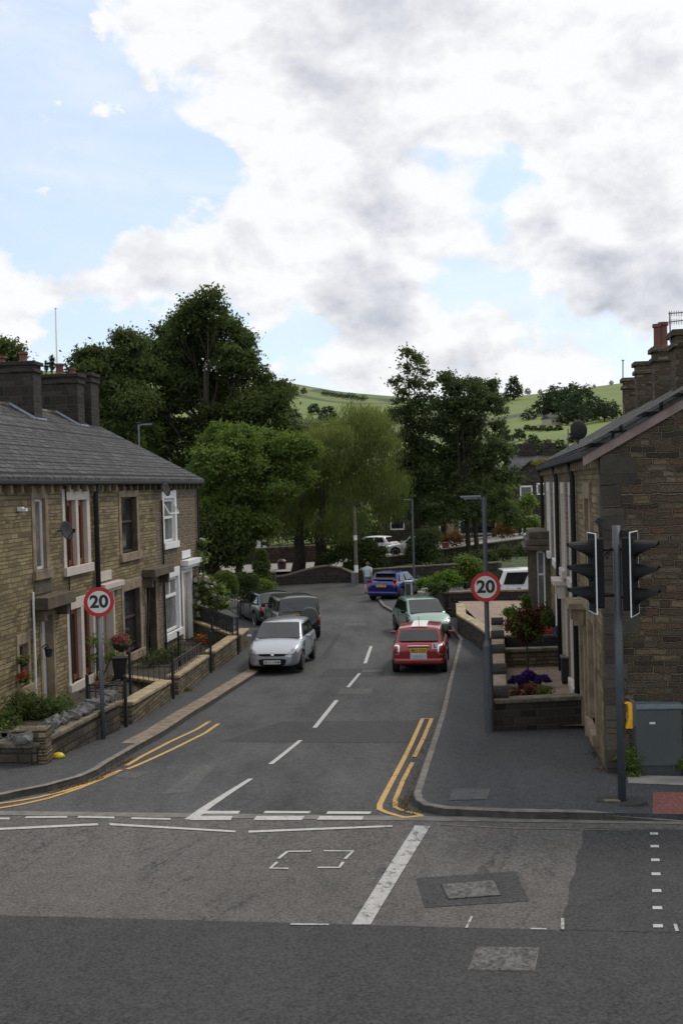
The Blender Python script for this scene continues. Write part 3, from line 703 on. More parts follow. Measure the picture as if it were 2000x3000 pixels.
# ------------------------------------------------------------------ facade helper
class Fac:
    def __init__(s, p0, u, side):
        s.p0 = Vector((p0[0], p0[1], 0)); s.u = Vector((u[0], u[1], 0)).normalized()
        s.n = Vector((s.u.y, -s.u.x, 0))*side
    def P(s, a, z, d=0.): 
        p = s.p0+s.u*a+s.n*d; return Vector((p.x, p.y, z))
    def px(s, x, y, d=0.):
        p = s.p0+s.n*d; return planehit(x, y, (p.x, p.y), s.u)
    def box(s, mb, a0, a1, z0, z1, d0, d1, mi=0):
        mb.hexa([s.P(a0, z0, d0), s.P(a1, z0, d0), s.P(a1, z0, d1), s.P(a0, z0, d1)], [s.P(a0, z1, d0), s.P(a1, z1, d0), s.P(a1, z1, d1), s.P(a0, z1, d1)], mi)
    def wall(s, a0, a1, z0, z1, holes, reveal=.2):
        mb = MB(); A = sorted({a0, a1, *[h[0] for h in holes], *[h[1] for h in holes]}); Zs = sorted({z0, z1, *[h[2] for h in holes], *[h[3] for h in holes]})
        A = [a for a in A if a0-1e-6 <= a <= a1+1e-6]
        for i in range(len(A)-1):
            for j in range(len(Zs)-1):
                ca, cz = (A[i]+A[i+1])/2, (Zs[j]+Zs[j+1])/2
                if any(h[0] < ca < h[1] and h[2] < cz < h[3] for h in holes): continue
                mb.face([s.P(A[i], Zs[j]), s.P(A[i+1], Zs[j]), s.P(A[i+1], Zs[j+1]), s.P(A[i], Zs[j+1])])
        for h in holes:
            q = [(h[0], h[2]), (h[1], h[2]), (h[1], h[3]), (h[0], h[3])]
            for (x0, y0), (x1, y1) in zip(q, q[1:]+q[:1]):
                mb.face([s.P(x0, y0), s.P(x1, y1), s.P(x1, y1, -reveal), s.P(x0, y0, -reveal)], 1)
        return mb
def facing(o, ref):
    pass
def chimney(house, c, u, wx, wy, zb, zt, pots, mat, potmat=None, cap=True, potr=.12):
    u = Vector(u).normalized(); v = Vector((u.y, -u.x, 0)); 
    ang = math.atan2(v.y, v.x)
    mb = MB(); mb.box((c[0], c[1], (zb+zt)/2), (wx, wy, zt-zb), ang)
    o = wparent(mb.build('chimney', mat), house)
    cp = MB(); cp.box((c[0], c[1], zt-.20), (wx+.12, wy+.12, .12), ang); cp.box((c[0], c[1], zt+.05), (wx+.16, wy+.16, .13), ang)
    k = cp.build('chimney_cap', mat, None, bevel=.02); k.parent = o
    for t, h, r_ in pots:
        pc = Vector((c[0], c[1], 0))+v*t; p_ = MB()
        p_.lathe([(r_*1.1, 0), (r_*1.1, .05), (r_*.9, .08), (r_*.85, h-.1), (r_*1.12, h-.08), (r_*1.12, h), (r_*.8, h), (r_*.8, h-.15)], (pc.x, pc.y, zt+.11), 12)
        q_ = p_.build('chimney_pot', potmat or M_pot, None, smooth=False); q_.parent = o
    return o
def slope_roof(F, a0, a1, zE, zR, dE, dR, dB, mat, root, th=.07):
    """front slope from eave (d=dE,z=zE) to ridge (d=dR,z=zR), back slope to d=dB"""
    mb = MB(); k = (zR-zE)/(dE-dR)
    mb.hexa([F.P(a0, zE-th, dE), F.P(a1, zE-th, dE), F.P(a1, zR-th, dR), F.P(a0, zR-th, dR)], [F.P(a0, zE, dE), F.P(a1, zE, dE), F.P(a1, zR, dR), F.P(a0, zR, dR)])
    mb.hexa([F.P(a1, zE-th, dB), F.P(a0, zE-th, dB), F.P(a0, zR-th, dR), F.P(a1, zR-th, dR)], [F.P(a1, zE, dB), F.P(a0, zE, dB), F.P(a0, zR, dR), F.P(a1, zR, dR)])
    o = wparent(mb.build('roof', mat), root)
    rb = MB(); rb.tube([F.P(a0, zR+.0, dR), F.P(a1, zR+.0, dR)], .09, 8)
    r_ = rb.build('ridge_tiles', M_copd, None); r_.parent = o
    return o
def body_walls(F, a0, a1, z0, zE, zR, dR, dB, mat, root, near=False, far=False, back=True, name='side_wall'):
    mb = MB()
    if back: mb.face([F.P(a0, z0, dB+.25), F.P(a1, z0, dB+.25), F.P(a1, zE, dB+.25), F.P(a0, zE, dB+.25)])
    for flag, a in ((near, a0), (far, a1)):
        if flag: mb.face([F.P(a, z0), F.P(a, z0, dB+.25), F.P(a, zE-.02, dB+.25), F.P(a, zR-.14, dR), F.P(a, zE-.02, 0)])
    if mb.f: return wparent(mb.build(name, mat), root)
def window(F, root, a0, a1, z0, z1, style, framemat, glass=None, rec=.13, fw=.07, name='window', curtain=False):
    mb = MB(); d0, d1 = -rec, -rec+.06
    b = lambda *x: F.box(mb, *x)
    b(a0, a0+fw, z0, z1, d0, d1); b(a1-fw, a1, z0, z1, d0, d1); b(a0+fw, a1-fw, z0, z0+fw, d0, d1); b(a0+fw, a1-fw, z1-fw, z1, d0, d1)
    zm = (z0+z1)/2
    if style in ('sash', 'open'): b(a0+fw, a1-fw, zm+.1-fw/2, zm+.1+fw/2, d0, d1+.01)
    if style == 'cross': b(a0+fw, a1-fw, z0+(z1-z0)*.66-fw/2, z0+(z1-z0)*.66+fw/2, d0, d1+.01); b((a0+a1)/2-fw/2, (a0+a1)/2+fw/2, z0+(z1-z0)*.66+fw/2, z1-fw, d0, d1)
    o = wparent(mb.build(name, framemat), root)
    p = MB(); F.box(p, a0+.02, a1-.02, z0+.02, z1-.02, d0-.02, d0+.02); g_ = p.build('pane', glass or M_glass, None); g_.parent = o
    if style == 'open':
        q_ = MB(); s1 = [F.P(a0+fw, z1-fw, d1), F.P(a1-fw, z1-fw, d1), F.P(a1-fw, zm+.25, d1+.25), F.P(a0+fw, zm+.25, d1+.25)]
        for i in range(4): q_.tube([s1[i], s1[(i+1) % 4]], .03, 4)
        c_ = q_.build('open_sash', framemat, None); c_.parent = o
    return o
def trim(F, root, name, mat, boxes, bevel=.01):
    mb = MB()
    for b in boxes: F.box(mb, *b)
    return wparent(mb.build(name, mat, bevel=bevel), root)
def surround(F, root, a0, a1, z0, z1, w_, lh, sh, mat, pr=.03, mull=None, sp=.07):
    """painted stone surround: lintel, sill and jambs around an opening"""
    trim(F, root, 'lintel', mat, [(a0-w_, a1+w_, z1, z1+lh, -.01, pr)])
    if sh: trim(F, root, 'sill', mat, [(a0-w_-.03, a1+w_+.03, z0-sh, z0, -.18, pr+sp)])
    for b_ in [(a0-w_, a0, z0, z1-.002, -.01, pr-.003), (a1, a1+w_, z0, z1-.002, -.01, pr-.003)]: trim(F, root, 'jamb', mat, [b_])
    for m0, m1 in (mull or []): trim(F, root, 'mullion', mat, [(m0, m1, z0+.002, z1-.002, -.16, pr-.004)])
def door(F, root, a0, a1, z0, z1, mat, rec=.28, panels=True, handle=M_chrome):
    mb = MB(); F.box(mb, a0, a1, z0, z1, -rec-.05, -rec)
    if panels:
        w_ = (a1-a0)
        for (x0, x1) in ((.12, .45), (.55, .88)):
            for (y0, y1) in ((.08, .42), (.5, .92)): F.box(mb, a0+w_*x0, a0+w_*x1, z0+(z1-z0)*y0, z0+(z1-z0)*y1, -rec, -rec+.012)
    o = wparent(mb.build('door', mat), root)
    h = MB(); c = F.P(a0+.1, z0+1.02, -rec+.04); h.box(c, (.05, .05, .1)); k = h.build('handle', handle, None); k.parent = o
    return o
#@@PART3
# ------------------------------------------------------------------ left terrace
FL = Fac((-5.75, 43.5), (.118, .993), 1)       # a=0 at far corner, negative towards the camera
EZ, RZ, RD, BD = 5.62, 8.25, -4.6, -9.2
def lpx(x, y, d=0): return FL.px(x, y, d)
def lrect(x0, x1, ytop, ybot):
    xm = (x0+x1)/2; a0 = lpx(x0, ytop)[0]; a1 = lpx(x1, ytop)[0]; zt = lpx(xm, ytop)[1]; zb = lpx(xm, ybot)[1]
    return a0, a1, zb, zt
bnd = [lpx(x, 1500)[0] for x in (178, 341, 455)]
HB = [-24.5, bnd[0], bnd[1], bnd[2], 0.]
labels = ['end cottage of the left row with a small ground window and hanging baskets', 'left terraced house with twin brown framed windows in pinkish stone surrounds',
          'left terraced house with bare stone surrounds and dark sash windows', 'far end house of the left row with white painted window surrounds']
LZ = -.75
LH = []
for i in range(4):
    a0, a1 = HB[i], HB[i+1]; c = FL.P((a0+a1)/2, 0, -4)
    c.z = gz(c.x, c.y)
    LH.append(empty('terraced_house', c, 0, labels[i], 'house', 'terraced houses on the left'))
H0, HA, HBB, HC = LH
ops = {
 0: dict(up=lrect(99, 129, 1461, 1670), door=lrect(120, 152, 1804, 2066), small=lrect(54, 80, 1887, 2012)),
 1: dict(up=lrect(190, 251, 1465, 1657), gf=lrect(203, 270, 1778, 1990), door=lrect(296, 329, 1742, 2045)),
 2: dict(up=lrect(352, 398, 1456, 1619), gf=lrect(361, 408, 1727, 1912), door=lrect(427, 454, 1704, 1936)),
 3: dict(up=lrect(478, 510, 1460, 1588), gf=lrect(482, 521, 1692, 1851), door=lrect(535, 558, 1676, 1895))}
EXT = -24.5
for i, h in enumerate(LH):
    a0, a1 = HB[i], HB[i+1]; O = ops[i]
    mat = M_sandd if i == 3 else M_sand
    rev = [M_dress, M_pinkst, M_dressd, M_white][i]
    wm = FL.wall(a0, a1, LZ-.6, EZ-.05, [tuple(v) for v in O.values()], .24)
    wparent(wm.build('front_wall', [mat, rev], recalc=False), h)
    body_walls(FL, a0, a1, LZ-.6, EZ, RZ, RD, BD, mat, h, near=(i == 0), far=(i == 3))
    slope_roof(FL, a0-(.1 if i == 0 else 0), a1+(.22 if i == 3 else 0), EZ+.02, RZ, .28, RD, BD-.1, M_slate, h)
    # gutter and corbels
    gm = MB(); FL.box(gm, a0, a1+(.15 if i == 3 else 0), EZ-.16, EZ-.05, .12, .30)
    wparent(gm.build('gutter', M_black, bevel=.02), h)
    k = max(2, int((a1-a0)/.62))
    for j in range(k):
        cm = MB(); a = a0+(a1-a0)*(j+.5)/k; FL.box(cm, a-.06, a+.06, EZ-.36, EZ-.17, -.01, .16)
        wparent(cm.build('corbel', M_dress if i < 2 else M_dressd), h)
# house 0
O = ops[0]
a0, a1, z0, z1 = O['up']; window(FL, H0, a0, a1, z0, z1, 'plain', M_white, M_curt); surround(FL, H0, a0, a1, z0, z1, .20, .34, .24, M_dress)
a0, a1, z0, z1 = O['small']; window(FL, H0, a0, a1, z0, z1, 'plain', M_dress, M_glass); surround(FL, H0, a0, a1, z0, z1, .14, .25, .2, M_dress)
a0, a1, z0, z1 = O['door']; door(FL, H0, a0, a1, z0, z1, M_white, .2); surround(FL, H0, a0, a1, z0, z1, .14, .28, 0, M_dress)
c0, c1, cb, ct = lrect(92, 178, 1742, 1776)
trim(FL, H0, 'door_canopy', M_dressd, [(c0, c1, cb, ct, -.01, .42), (c0+.1, c0+.3, cb-.3, cb, -.01, .28), (c1-.3, c1-.1, cb-.3, cb, -.01, .28)])
trim(FL, H0, 'stone_panel', M_dressd, [(*lrect(98, 152, 1697, 1738), -.01, .03)])
# house A
O = ops[1]
def mulls(a0, a1, f0, f1): return [(a0+(a1-a0)*f0, a0+(a1-a0)*f1)]
for key, st in (('up', 'plain'), ('gf', 'plain')):
    a0, a1, z0, z1 = O[key]; mm = mulls(a0, a1, .46, .58); wn_ = (a0, mm[0][0]), (mm[0][1], a1)
    for (b0, b1) in wn_: window(FL, HA, b0, b1, z0, z1, 'plain', M_brown, M_glass, fw=.16, rec=.16)
    surround(FL, HA, a0, a1, z0, z1, .24, .30, .24, M_pinkst, mull=mm)
a0, a1, z0, z1 = O['door']; door(FL, HA, a0, a1, z0, z1, M_beige, .22); surround(FL, HA, a0, a1, z0, z1, .12, .2, 0, M_pinkst)
c0, c1, cb, ct = lrect(286, 345, 1706, 1722)
trim(FL, HA, 'door_cornice', M_pinkst, [(c0, c1, cb, ct, -.01, .22), (c0+.08, c1-.08, cb-.1, cb, -.01, .14)])
trim(FL, HA, 'name_panel', M_pinkst, [(*lrect(286, 324, 1673, 1702), -.01, .03)])
dp = MB(); P0 = FL.P(lpx(266, 1420)[0], EZ-.1, .22); P1 = FL.P(lpx(272, 1500)[0], EZ-.5, .10); P2 = FL.P(lpx(287, 1990)[0], LZ+.2, .10)
dp.tube([P0, P1, P2], .075, 10); wparent(dp.build('downpipe', M_black, smooth=True), HA)
# house B
O = ops[2]
for key in ('up', 'gf'):
    a0, a1, z0, z1 = O[key]; window(FL, HBB, a0, a1, z0, z1, 'sash', M_dkbrown, M_glass, fw=.06, rec=.2)
    surround(FL, HBB, a0, a1, z0, z1, .22, .32, .26, M_dress)
a0, a1, z0, z1 = O['door']; door(FL, HBB, a0, a1, z0, z1, M_dkbrown, .35); surround(FL, HBB, a0, a1, z0, z1, .15, .28, 0, M_dress)
c0, c1, cb, ct = lrect(416, 474, 1662, 1684)
trim(FL, HBB, 'door_canopy', M_dressd, [(c0, c1, cb, ct, -.01, .45), (c0+.1, c0+.28, cb-.35, cb, -.01, .3), (c1-.28, c1-.1, cb-.35, cb, -.01, .3)])
dp = MB(); a_ = lpx(423, 1500)[0]; dp.tube([FL.P(a_, cb-.3, .08), FL.P(lpx(430, 1900)[0]-.3, LZ+.3, .08)], .04, 8); wparent(dp.build('waste_pipe', M_black), HBB)
# house C
O = ops[3]
a0, a1, z0, z1 = O['up']; window(FL, HC, a0, a1, z0, z1, 'open', M_white, M_curt, fw=.09); surround(FL, HC, a0, a1, z0, z1, .22, .30, .24, M_white)
a0, a1, z0, z1 = O['gf']; window(FL, HC, a0, a1, z0, z1, 'cross', M_white, M_curt, fw=.10); surround(FL, HC, a0, a1, z0, z1, .22, .34, .26, M_white)
a0, a1, z0, z1 = O['door']; door(FL, HC, a0, a1, z0, z1, M_pinkst, .16); surround(FL, HC, a0, a1, z0, z1, .20, .2, 0, M_white)
c0, c1, cb, ct = lrect(528, 575, 1637, 1652)
trim(FL, HC, 'door_cornice', M_white, [(c0, c1, cb, ct, -.01, .30), (c0+.1, c1-.1, cb-.12, cb, -.01, .2)])
trim(FL, HC, 'name_panel', M_white, [(*lrect(531, 556, 1612, 1635), -.01, .03)])
dp = MB(); dp.tube([FL.P(-.12, EZ-.12, .2), FL.P(-.12, EZ-.5, .07), FL.P(-.12, LZ+.2, .07)], .04, 8); wparent(dp.build('downpipe', M_black), HC)
dp = MB(); a_ = lpx(471, 1500)[0]-.05; dp.tube([FL.P(a_, 4.9, .06), FL.P(a_, LZ+.2, .06)], .035, 8); wparent(dp.build('waste_pipe', M_black), HC)
dp = MB(); dp.tube([FL.P(lpx(90, 1735)[0], lpx(90, 1735)[1], .06), FL.P(lpx(100, 2054)[0], lpx(100, 2054)[1], .06)], .03, 8); wparent(dp.build('waste_pipe', M_white), H0)
dp = MB(); a_ = lpx(189, 1500)[0]; dp.tube([FL.P(a_, EZ-.2, .05), FL.P(a_+.1, LZ+.3, .05)], .022, 6); wparent(dp.build('cable_run', M_black), HA)
# chimneys
uL = (FL.u.x, FL.u.y)
def onridge(xr, Y0, ytop, half):
    X = at(xr, 1300, Y0).x - half; z = at(xr, ytop, Y0).z
    return X, Y0, z
def stackL(house, a, ytop, xr, pots, wx=1.6, wy=.75, mat=None):
    c = FL.P(a, 0, RD); c.z = 0
    Y = c.y; zt = at(xr, ytop, Y).z
    return chimney(house, (c.x, c.y), uL, wx, wy, RZ-1.0, zt, pots, mat or M_blackst)
def a_at_right_edge(xr, half):
    lo, hi = -24., 1.
    for _ in range(40):
        mid = (lo+hi)/2; c = FL.P(mid, 0, RD+half); x = at(xr, 1200, c.y).x
        if c.x < x: lo = mid
        else: hi = mid
    return mid
stackL(HC, -.55, 1103, 292, [], 1.5, .9)
aB = a_at_right_edge(238, .85); stackL(HC, aB, 1106, 200, [(.05, .42, .17), (.55, .25, .12)], 1.7, .7)
aA = a_at_right_edge(112, .85); stackL(HBB, aA, 1072, 60, [(-.45, .25, .2), (.38, .36, .15)], 1.7, .7)
for aa in (aB, aA):
    fl = MB(); p = [FL.P(aa-.42, RZ+.07, RD), FL.P(aa-.42, RZ-.5, RD+.95)]; fl.tube([p[0], p[1]], .07, 5)
    fl.tube([FL.P(aa-.42, RZ-.47, RD+.93), FL.P(aa+.42, RZ-.47, RD+.93)], .06, 5)
    wparent(fl.build('lead_flashing', M_lead), HC)
# satellite dishes
def dish(name, label, c, dirv, r, mat, wallp, group=None):
    root = empty(name, wallp, 0, label, 'satellite dish', group)
    d = Vector(dirv).normalized(); q = d.to_track_quat('Z', 'Y').to_matrix().to_4x4()
    mb = MB(); prof = [(r*t, -.16*r*(1-t*t)) for t in (0.02, .3, .6, .85, 1)] + [(r*1.0, .012), (r*.85, -.16*r*(1-.72)+.012), (.02, -.16*r+.012)]
    mb.lathe(prof, n=24); cc = Vector(c)-Vector(wallp)
    mb.v = [tuple(q.to_3x3() @ Vector(v) + cc) for v in mb.v]
    mb.build('reflector', mat, root, smooth=True)
    ar = MB(); f_ = cc+d*r*.9+Vector((0, 0, -r*.25)); ar.tube([cc+Vector((0, 0, -r*.9)), f_], .013, 6); ar.box(f_, (.06, .06, .10))
    ar.build('receiver_arm', M_blackp, root)
    br = MB(); br.tube([(0, 0, 0), cc*.6, cc-d*.03], .02, 6); br.build('bracket', M_blackp, root)
    return root
a, z = lpx(168, 1556); dish('satellite_dish', 'dark dish on the left wall beside the twin brown upper window', FL.P(lpx(190, 1553, .45)[0], lpx(200, 1553, .45)[1], .5), (.9, -.35, .25), .25, M_black, FL.P(a, z, 0))
a, z = lpx(472, 1440); dish('satellite_dish', 'dark dish above the white upper window of the end house', FL.P(lpx(483, 1434, .35)[0], lpx(483, 1434, .35)[1], .4), (.9, -.35, .25), .24, M_black, FL.P(a, z, 0))
# wall light, security light, baskets
def hangbasket(name, label, c, r, petal, cat='hanging basket', chain=True, n=240):
    root = empty(name, c, 0, label, cat)
    mb = MB(); mb.lathe([(.03, -r*.8), (r*.6, -r*.6), (r*.95, 0), (r*.9, .02), (.02, .02)], n=14); mb.build('basket', M_blackp if 'black' in label else M_soil, root, smooth=True)
    leafcloud('foliage', [(0, 0, r*.25, r*1.1, r*1.1, r*.6)], n, .09, L_mid, root, 6, .05, seed=3)
    leafcloud('flowers', [(0, 0, r*.45, r*1.0, r*1.0, r*.6)], n, .075, petal, root, 6, .03, seed=5, aspect=.9)
    if chain:
        ch = MB(); 
        for k in range(3): ch.tube([(r*.9*math.cos(k*2.1), r*.9*math.sin(k*2.1), 0), (0, 0, r*2)], .006, 4)
        ch.build('chains', M_black, root)
    return root
P_ = lambda x, y, d: FL.P(lpx(x, y, d)[0], lpx(x, y, d)[1], d)
hangbasket('hanging_basket', 'hanging basket of pink flowers by the dark ground floor sash window', P_(356, 1888, .35), .30, L_pink)
hangbasket('hanging_basket', 'brown empty looking basket above the small ground window', P_(70, 1940, .22), .13, L_straw, n=60)
hangbasket('flower_pot', 'red flowers on the ledge of the small ground window', P_(69, 1988, .10), .13, L_redp, 'flower pot', False)
hangbasket('flower_pot', 'pink flowers on a stand behind the left speed limit post', P_(296, 2020, .5), .22, L_pink, 'flower pot', False)
wl_ = empty('wall_lantern', P_(120, 1912, .0), 0, 'small metal wall lantern beside the white door of the end cottage', 'lantern')
mb = MB(); mb.lathe([(.02, -.12), (.08, -.10), (.10, .08), (.13, .10), (.02, .2)], (.2, -.03, 0), 8); mb.build('lantern_head', M_black, wl_)
mb = MB(); mb.tube([(0, 0, .1), (.12, -.02, .2), (.2, -.03, .18)], .014, 6); mb.build('bracket', M_black, wl_)
se = empty('security_light', P_(52, 1492, 0), 0, 'small white security light high on the end cottage wall', 'light')
mb = MB(); mb.box((.07, 0, 0), (.14, .16, .10)); mb.box((.18, -.03, -.02), (.10, .12, .08)); mb.build('housing', M_white, se, bevel=.01)

# ------------------------------------------------------------------ right terrace
FR = Fac((4.17, 17.5), (.14, 1), -1)
REZ, RRZ, RRD, RBD = 5.72, 7.62, -3.2, -6.6
RB = [0., 5.2, 11.2, 20.2]
rl = ['near right house with a bare stone gable end facing the junction', 'middle house of the right row between two black downpipes', 'far end house of the right row with a stone bay window']
RH = []
for i in range(3):
    c = FR.P((RB[i]+RB[i+1])/2, 0, -3.2); c.z = gz(c.x, c.y); RH.append(empty('terraced_house', c, 0, rl[i], 'house', 'terraced houses on the right'))
rops = [dict(up=(2.0, 2.95, 3.05, 4.85), gf=(1.6, 2.8, .75, 2.65), door=(3.9, 4.75, .15, 2.35)),
        dict(up=(6.2, 7.2, 3.0, 4.85), up2=(9.2, 10.1, 3.0, 4.85), gf=(6.4, 7.5, .65, 2.6), door=(9.4, 10.3, -.2, 2.3)),
        dict(up=(12.4, 13.5, 3.0, 4.85), up2=(16.4, 17.5, 3.0, 4.85), door=(12.7, 13.6, -.4, 2.1))]
for i, h in enumerate(RH):
    a0, a1 = RB[i], RB[i+1]; O = rops[i]
    trimmat = [M_dress, M_pinkst, M_white][i]
    wm = FR.wall(a0, a1, -1.4 if i else -.6, REZ-.05, [tuple(v) for v in O.values()], .2)
    for k in range(len(wm.f)): wm.f[k] = tuple(reversed(wm.f[k]))
    wparent(wm.build('front_wall', [M_sandd if i == 1 else M_sand, trimmat], recalc=False), h)
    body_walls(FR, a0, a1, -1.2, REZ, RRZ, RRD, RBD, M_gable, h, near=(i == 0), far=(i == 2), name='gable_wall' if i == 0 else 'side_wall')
    slope_roof(FR, a0-(.14 if i == 0 else 0), a1+(.15 if i == 2 else 0), REZ+.02, RRZ, .26, RRD, RBD, M_slate, h, .06)
    gm = MB(); FR.box(gm, a0, a1, REZ-.17, REZ-.05, .10, .28); wparent(gm.build('gutter', M_black, bevel=.02), h)
    k = int((a1-a0)/.5)
    for j in range(k):
        cm = MB(); a = a0+(a1-a0)*(j+.5)/k; FR.box(cm, a-.06, a+.06, REZ-.34, REZ-.18, -.01, .14)
        wparent(cm.build('corbel', M_dress), h)
    for key, v in O.items():
        b0, b1, z0, z1 = v
        if key == 'door': door(FR, h, b0, b1, z0, z1, [M_beige, M_dkbrown, M_white][i], .18); surround(FR, h, b0, b1, z0, z1, .15, .3, 0, trimmat, pr=.05)
        else: window(FR, h, b0, b1, z0, z1, 'sash', M_white if i else M_dress, M_glass, rec=.12); surround(FR, h, b0, b1, z0, z1, .17, .3, .2, trimmat, pr=.05)
    if i < 2:
        b0, b1, z0, z1 = O['door']; trim(FR, h, 'door_canopy', trimmat, [(b0-.2, b1+.2, z1+.32, z1+.44, -.01, .32), (b0-.15, b0-.03, z1, z1+.32, -.01, .22), (b1+.03, b1+.15, z1, z1+.32, -.01, .22)])
for i, a in enumerate((5.25, 11.2, 20.05)):
    dp = MB(); dp.tube([FR.P(a, REZ-.1, .2), FR.P(a, REZ-.45, .09), FR.P(a, -.8, .09)], .055, 10); wparent(dp.build('downpipe', M_black, smooth=True), RH[i])
# quoins and gable trimmings on near corner
FG = Fac(FR.P(0, 0).xy, (FR.u.y, -FR.u.x), 1)   # along gable, away from corner ; outward normal towards camera
if FG.n.y > 0: FG.n = -FG.n
qm = MB(); z = .35; k = 0; rq = random.Random(3)
while z < REZ-.25:
    hh = rq.choice([.22, .3, .45, .36]); ll = rq.choice([.55, .35]) if k % 2 else rq.choice([.3, .62])
    FG.box(qm, -.014, ll, z+.008, min(z+hh, REZ-.15)-.008, -.3, .012); z += hh; k += 1
wparent(qm.build('quoins', stone('quoin_stone', [(.06, .055, .045), (.12, .105, .08), (.045, .04, .035), (.15, .13, .10)], .8, .31, (.06, .055, .045), .006, .5, .8)), RH[0])
def gline(a): return REZ + (RRZ-REZ)*min(1, max(0, (a+.0)/3.2))
vm = MB(); 
for (a0_, a1_, lo, hi, d0, d1, bld) in ((-.28, 3.2, -.31, -.15, -.02, .05, vm),):
    sl = (RRZ-REZ)/3.46
    f_ = lambda a: REZ+.02+sl*(a+.26)
    bld.hexa([FG.P(a0_, f_(a0_)+lo, d0), FG.P(a1_, f_(a1_)+lo, d0), FG.P(a1_, f_(a1_)+lo, d1), FG.P(a0_, f_(a0_)+lo, d1)],
             [FG.P(a0_, f_(a0_)+hi, d0), FG.P(a1_, f_(a1_)+hi, d0), FG.P(a1_, f_(a1_)+hi, d1), FG.P(a0_, f_(a0_)+hi, d1)])
wparent(vm.build('verge_board', M_pinkb), RH[0])
vm = MB(); sl = (RRZ-REZ)/3.46; f_ = lambda a: REZ+.02+sl*(a+.26)
vm.hexa([FG.P(-.3, f_(-.3)-.145, -.02), FG.P(3.2, f_(3.2)-.145, -.02), FG.P(3.2, f_(3.2)-.145, .09), FG.P(-.3, f_(-.3)-.145, .09)], [FG.P(-.3, f_(-.3)-.065, -.02), FG.P(3.2, f_(3.2)-.065, -.02), FG.P(3.2, f_(3.2)-.065, .09), FG.P(-.3, f_(-.3)-.065, .09)])
wparent(vm.build('verge_slates', M_slate), RH[0])
st = MB(); FG.box(st, .30, .62, 1.35, 1.45, 0, .14); wparent(st.build('projecting_stone', M_dress), RH[0])
# right chimneys
uR = (FR.u.x, FR.u.y)
def stackR(h, px, Y, ytop, wpx, pots, wy=.55):
    X = at(px, ytop, Y).x; zt = at(px, ytop, Y).z
    chimney(h, (X, Y), uR, wpx*Y/FPX, wy, 6.2, zt, pots, M_sandd if False else M_gable)
stackR(RH[0], 2022, 23.2, 985, 100, [], .7)
stackR(RH[1], 1941, 28.2, 1032, 58, [(-.12, .62, .12), (.02, .66, .12)])
stackR(RH[2], 1884, 32.8, 1072, 46, [])
stackR(RH[2], 1842, 36.8, 1118, 33, [])
# aerials and roof dish
ae = empty('tv_aerial', at(1961, 1000, 23.2), 0, 'tall television aerial with two arrays on the right hand chimney', 'aerial')
def tube_px(mb, pts, Y, r, base): mb.tube([at(x, y, Y)-Vector(base) for x, y in pts], r, 5)
mb = MB(); tube_px(mb, [(1963, 1003), (1961, 914)], 23.2, .016, ae.location); mb.build('mast', M_galv, ae)
mb = MB(); tube_px(mb, [(1957, 918), (2010, 914)], 23.2, .012, ae.location)
for x in range(1960, 2010, 7): tube_px(mb, [(x, 910), (x, 926)], 23.2, .007, ae.location)
tube_px(mb, [(1957, 943), (2010, 937)], 23.2, .012, ae.location)
for x in range(1960, 2010, 7): tube_px(mb, [(x, 934), (x, 950)], 23.2, .007, ae.location)
mb.build('array', M_galv, ae)
ae = empty('tv_aerial', at(1824, 1112, 36.8), 0, 'thin bare aerial pole beside the farthest right hand chimney', 'aerial')
mb = MB(); tube_px(mb, [(1824, 1180), (1824, 1054)], 36.8, .02, ae.location); mb.build('mast', M_galv, ae)
mb = MB(); tube_px(mb, [(1820, 1055), (1828, 1055)], 36.8, .018, ae.location); mb.build('array', M_galv, ae)
pc = at(1695, 1259, 26.5); dish('satellite_dish', 'round dark dish rising above the eaves of the right row', pc, (-.35, 1, -.1), .235, M_black, at(1692, 1300, 26.5))
ap = empty('aerial_pole', at(1665, 1480, 26.), 0, 'slim metal pole fixed to the right facade beside the roof dish', 'pole')
mb = MB(); tube_px(mb, [(1666, 1520), (1663, 1255)], 26., .014, ap.location); mb.build('pole', M_galv, ap)
mb = MB(); mb.box((0, 0, .0), (.1, .1, .22)); mb.build('bracket', M_galv, ap)
# moss on right eaves
mo = leafcloud('moss', [tuple(FR.P(a, REZ+.06, .2))+(.22, .5, .05) for a in (15, 16, 17.2, 18.5, 19.6)], 500, .07, leafmat('moss_green', (.08, .09, .015), (.14, .13, .02), (.2, .17, .03)), None, 8, .05)
mo['kind'] = 'stuff'
# bay window at far end
bw = RH[2]
c = FR.P(18.6, 0, 0)
F2 = FR
trim(F2, bw, 'bay_roof', M_dressd, [(17.1, 20.2, 3.15, 3.35, -.01, .75), (17.2, 20.1, 3.35, 3.6, -.01, .65)], .03)
trim(F2, bw, 'bay_cornice', M_dressd, [(17.0, 20.25, 3.0, 3.14, -.01, .82)], .02)
trim(F2, bw, 'bay_base', M_sandd, [(17.2, 20.1, -1.2, .75, -.01, .62)], .01)
for b_ in [(17.2, 17.38, .75, 3.0, .42, .62), (19.9, 20.1, .75, 3.0, .42, .62), (18.5, 18.7, .75, 3.0, .42, .62), (17.2, 17.38, .75, 3.0, -.01, .16)]: trim(F2, bw, 'bay_post', M_dressd, [b_], .01)
mb = MB()
for z_ in (.76, 2.92): F2.box(mb, 17.26, 17.32, z_, z_+.07, .16, .42)
F2.box(mb, 17.26, 17.32, .76, 2.99, .16, .21); F2.box(mb, 17.26, 17.32, .76, 2.99, .37, .42); F2.box(mb, 17.26, 17.32, 2.2, 2.26, .16, .42)
o = wparent(mb.build('bay_window', M_white), bw)
mb = MB(); F2.box(mb, 17.28, 17.30, .8, 2.95, .2, .4); F2.box(mb, 17.4, 19.9, .8, 2.95, .48, .52); g_ = mb.build('pane', M_curt, None); g_.parent = o

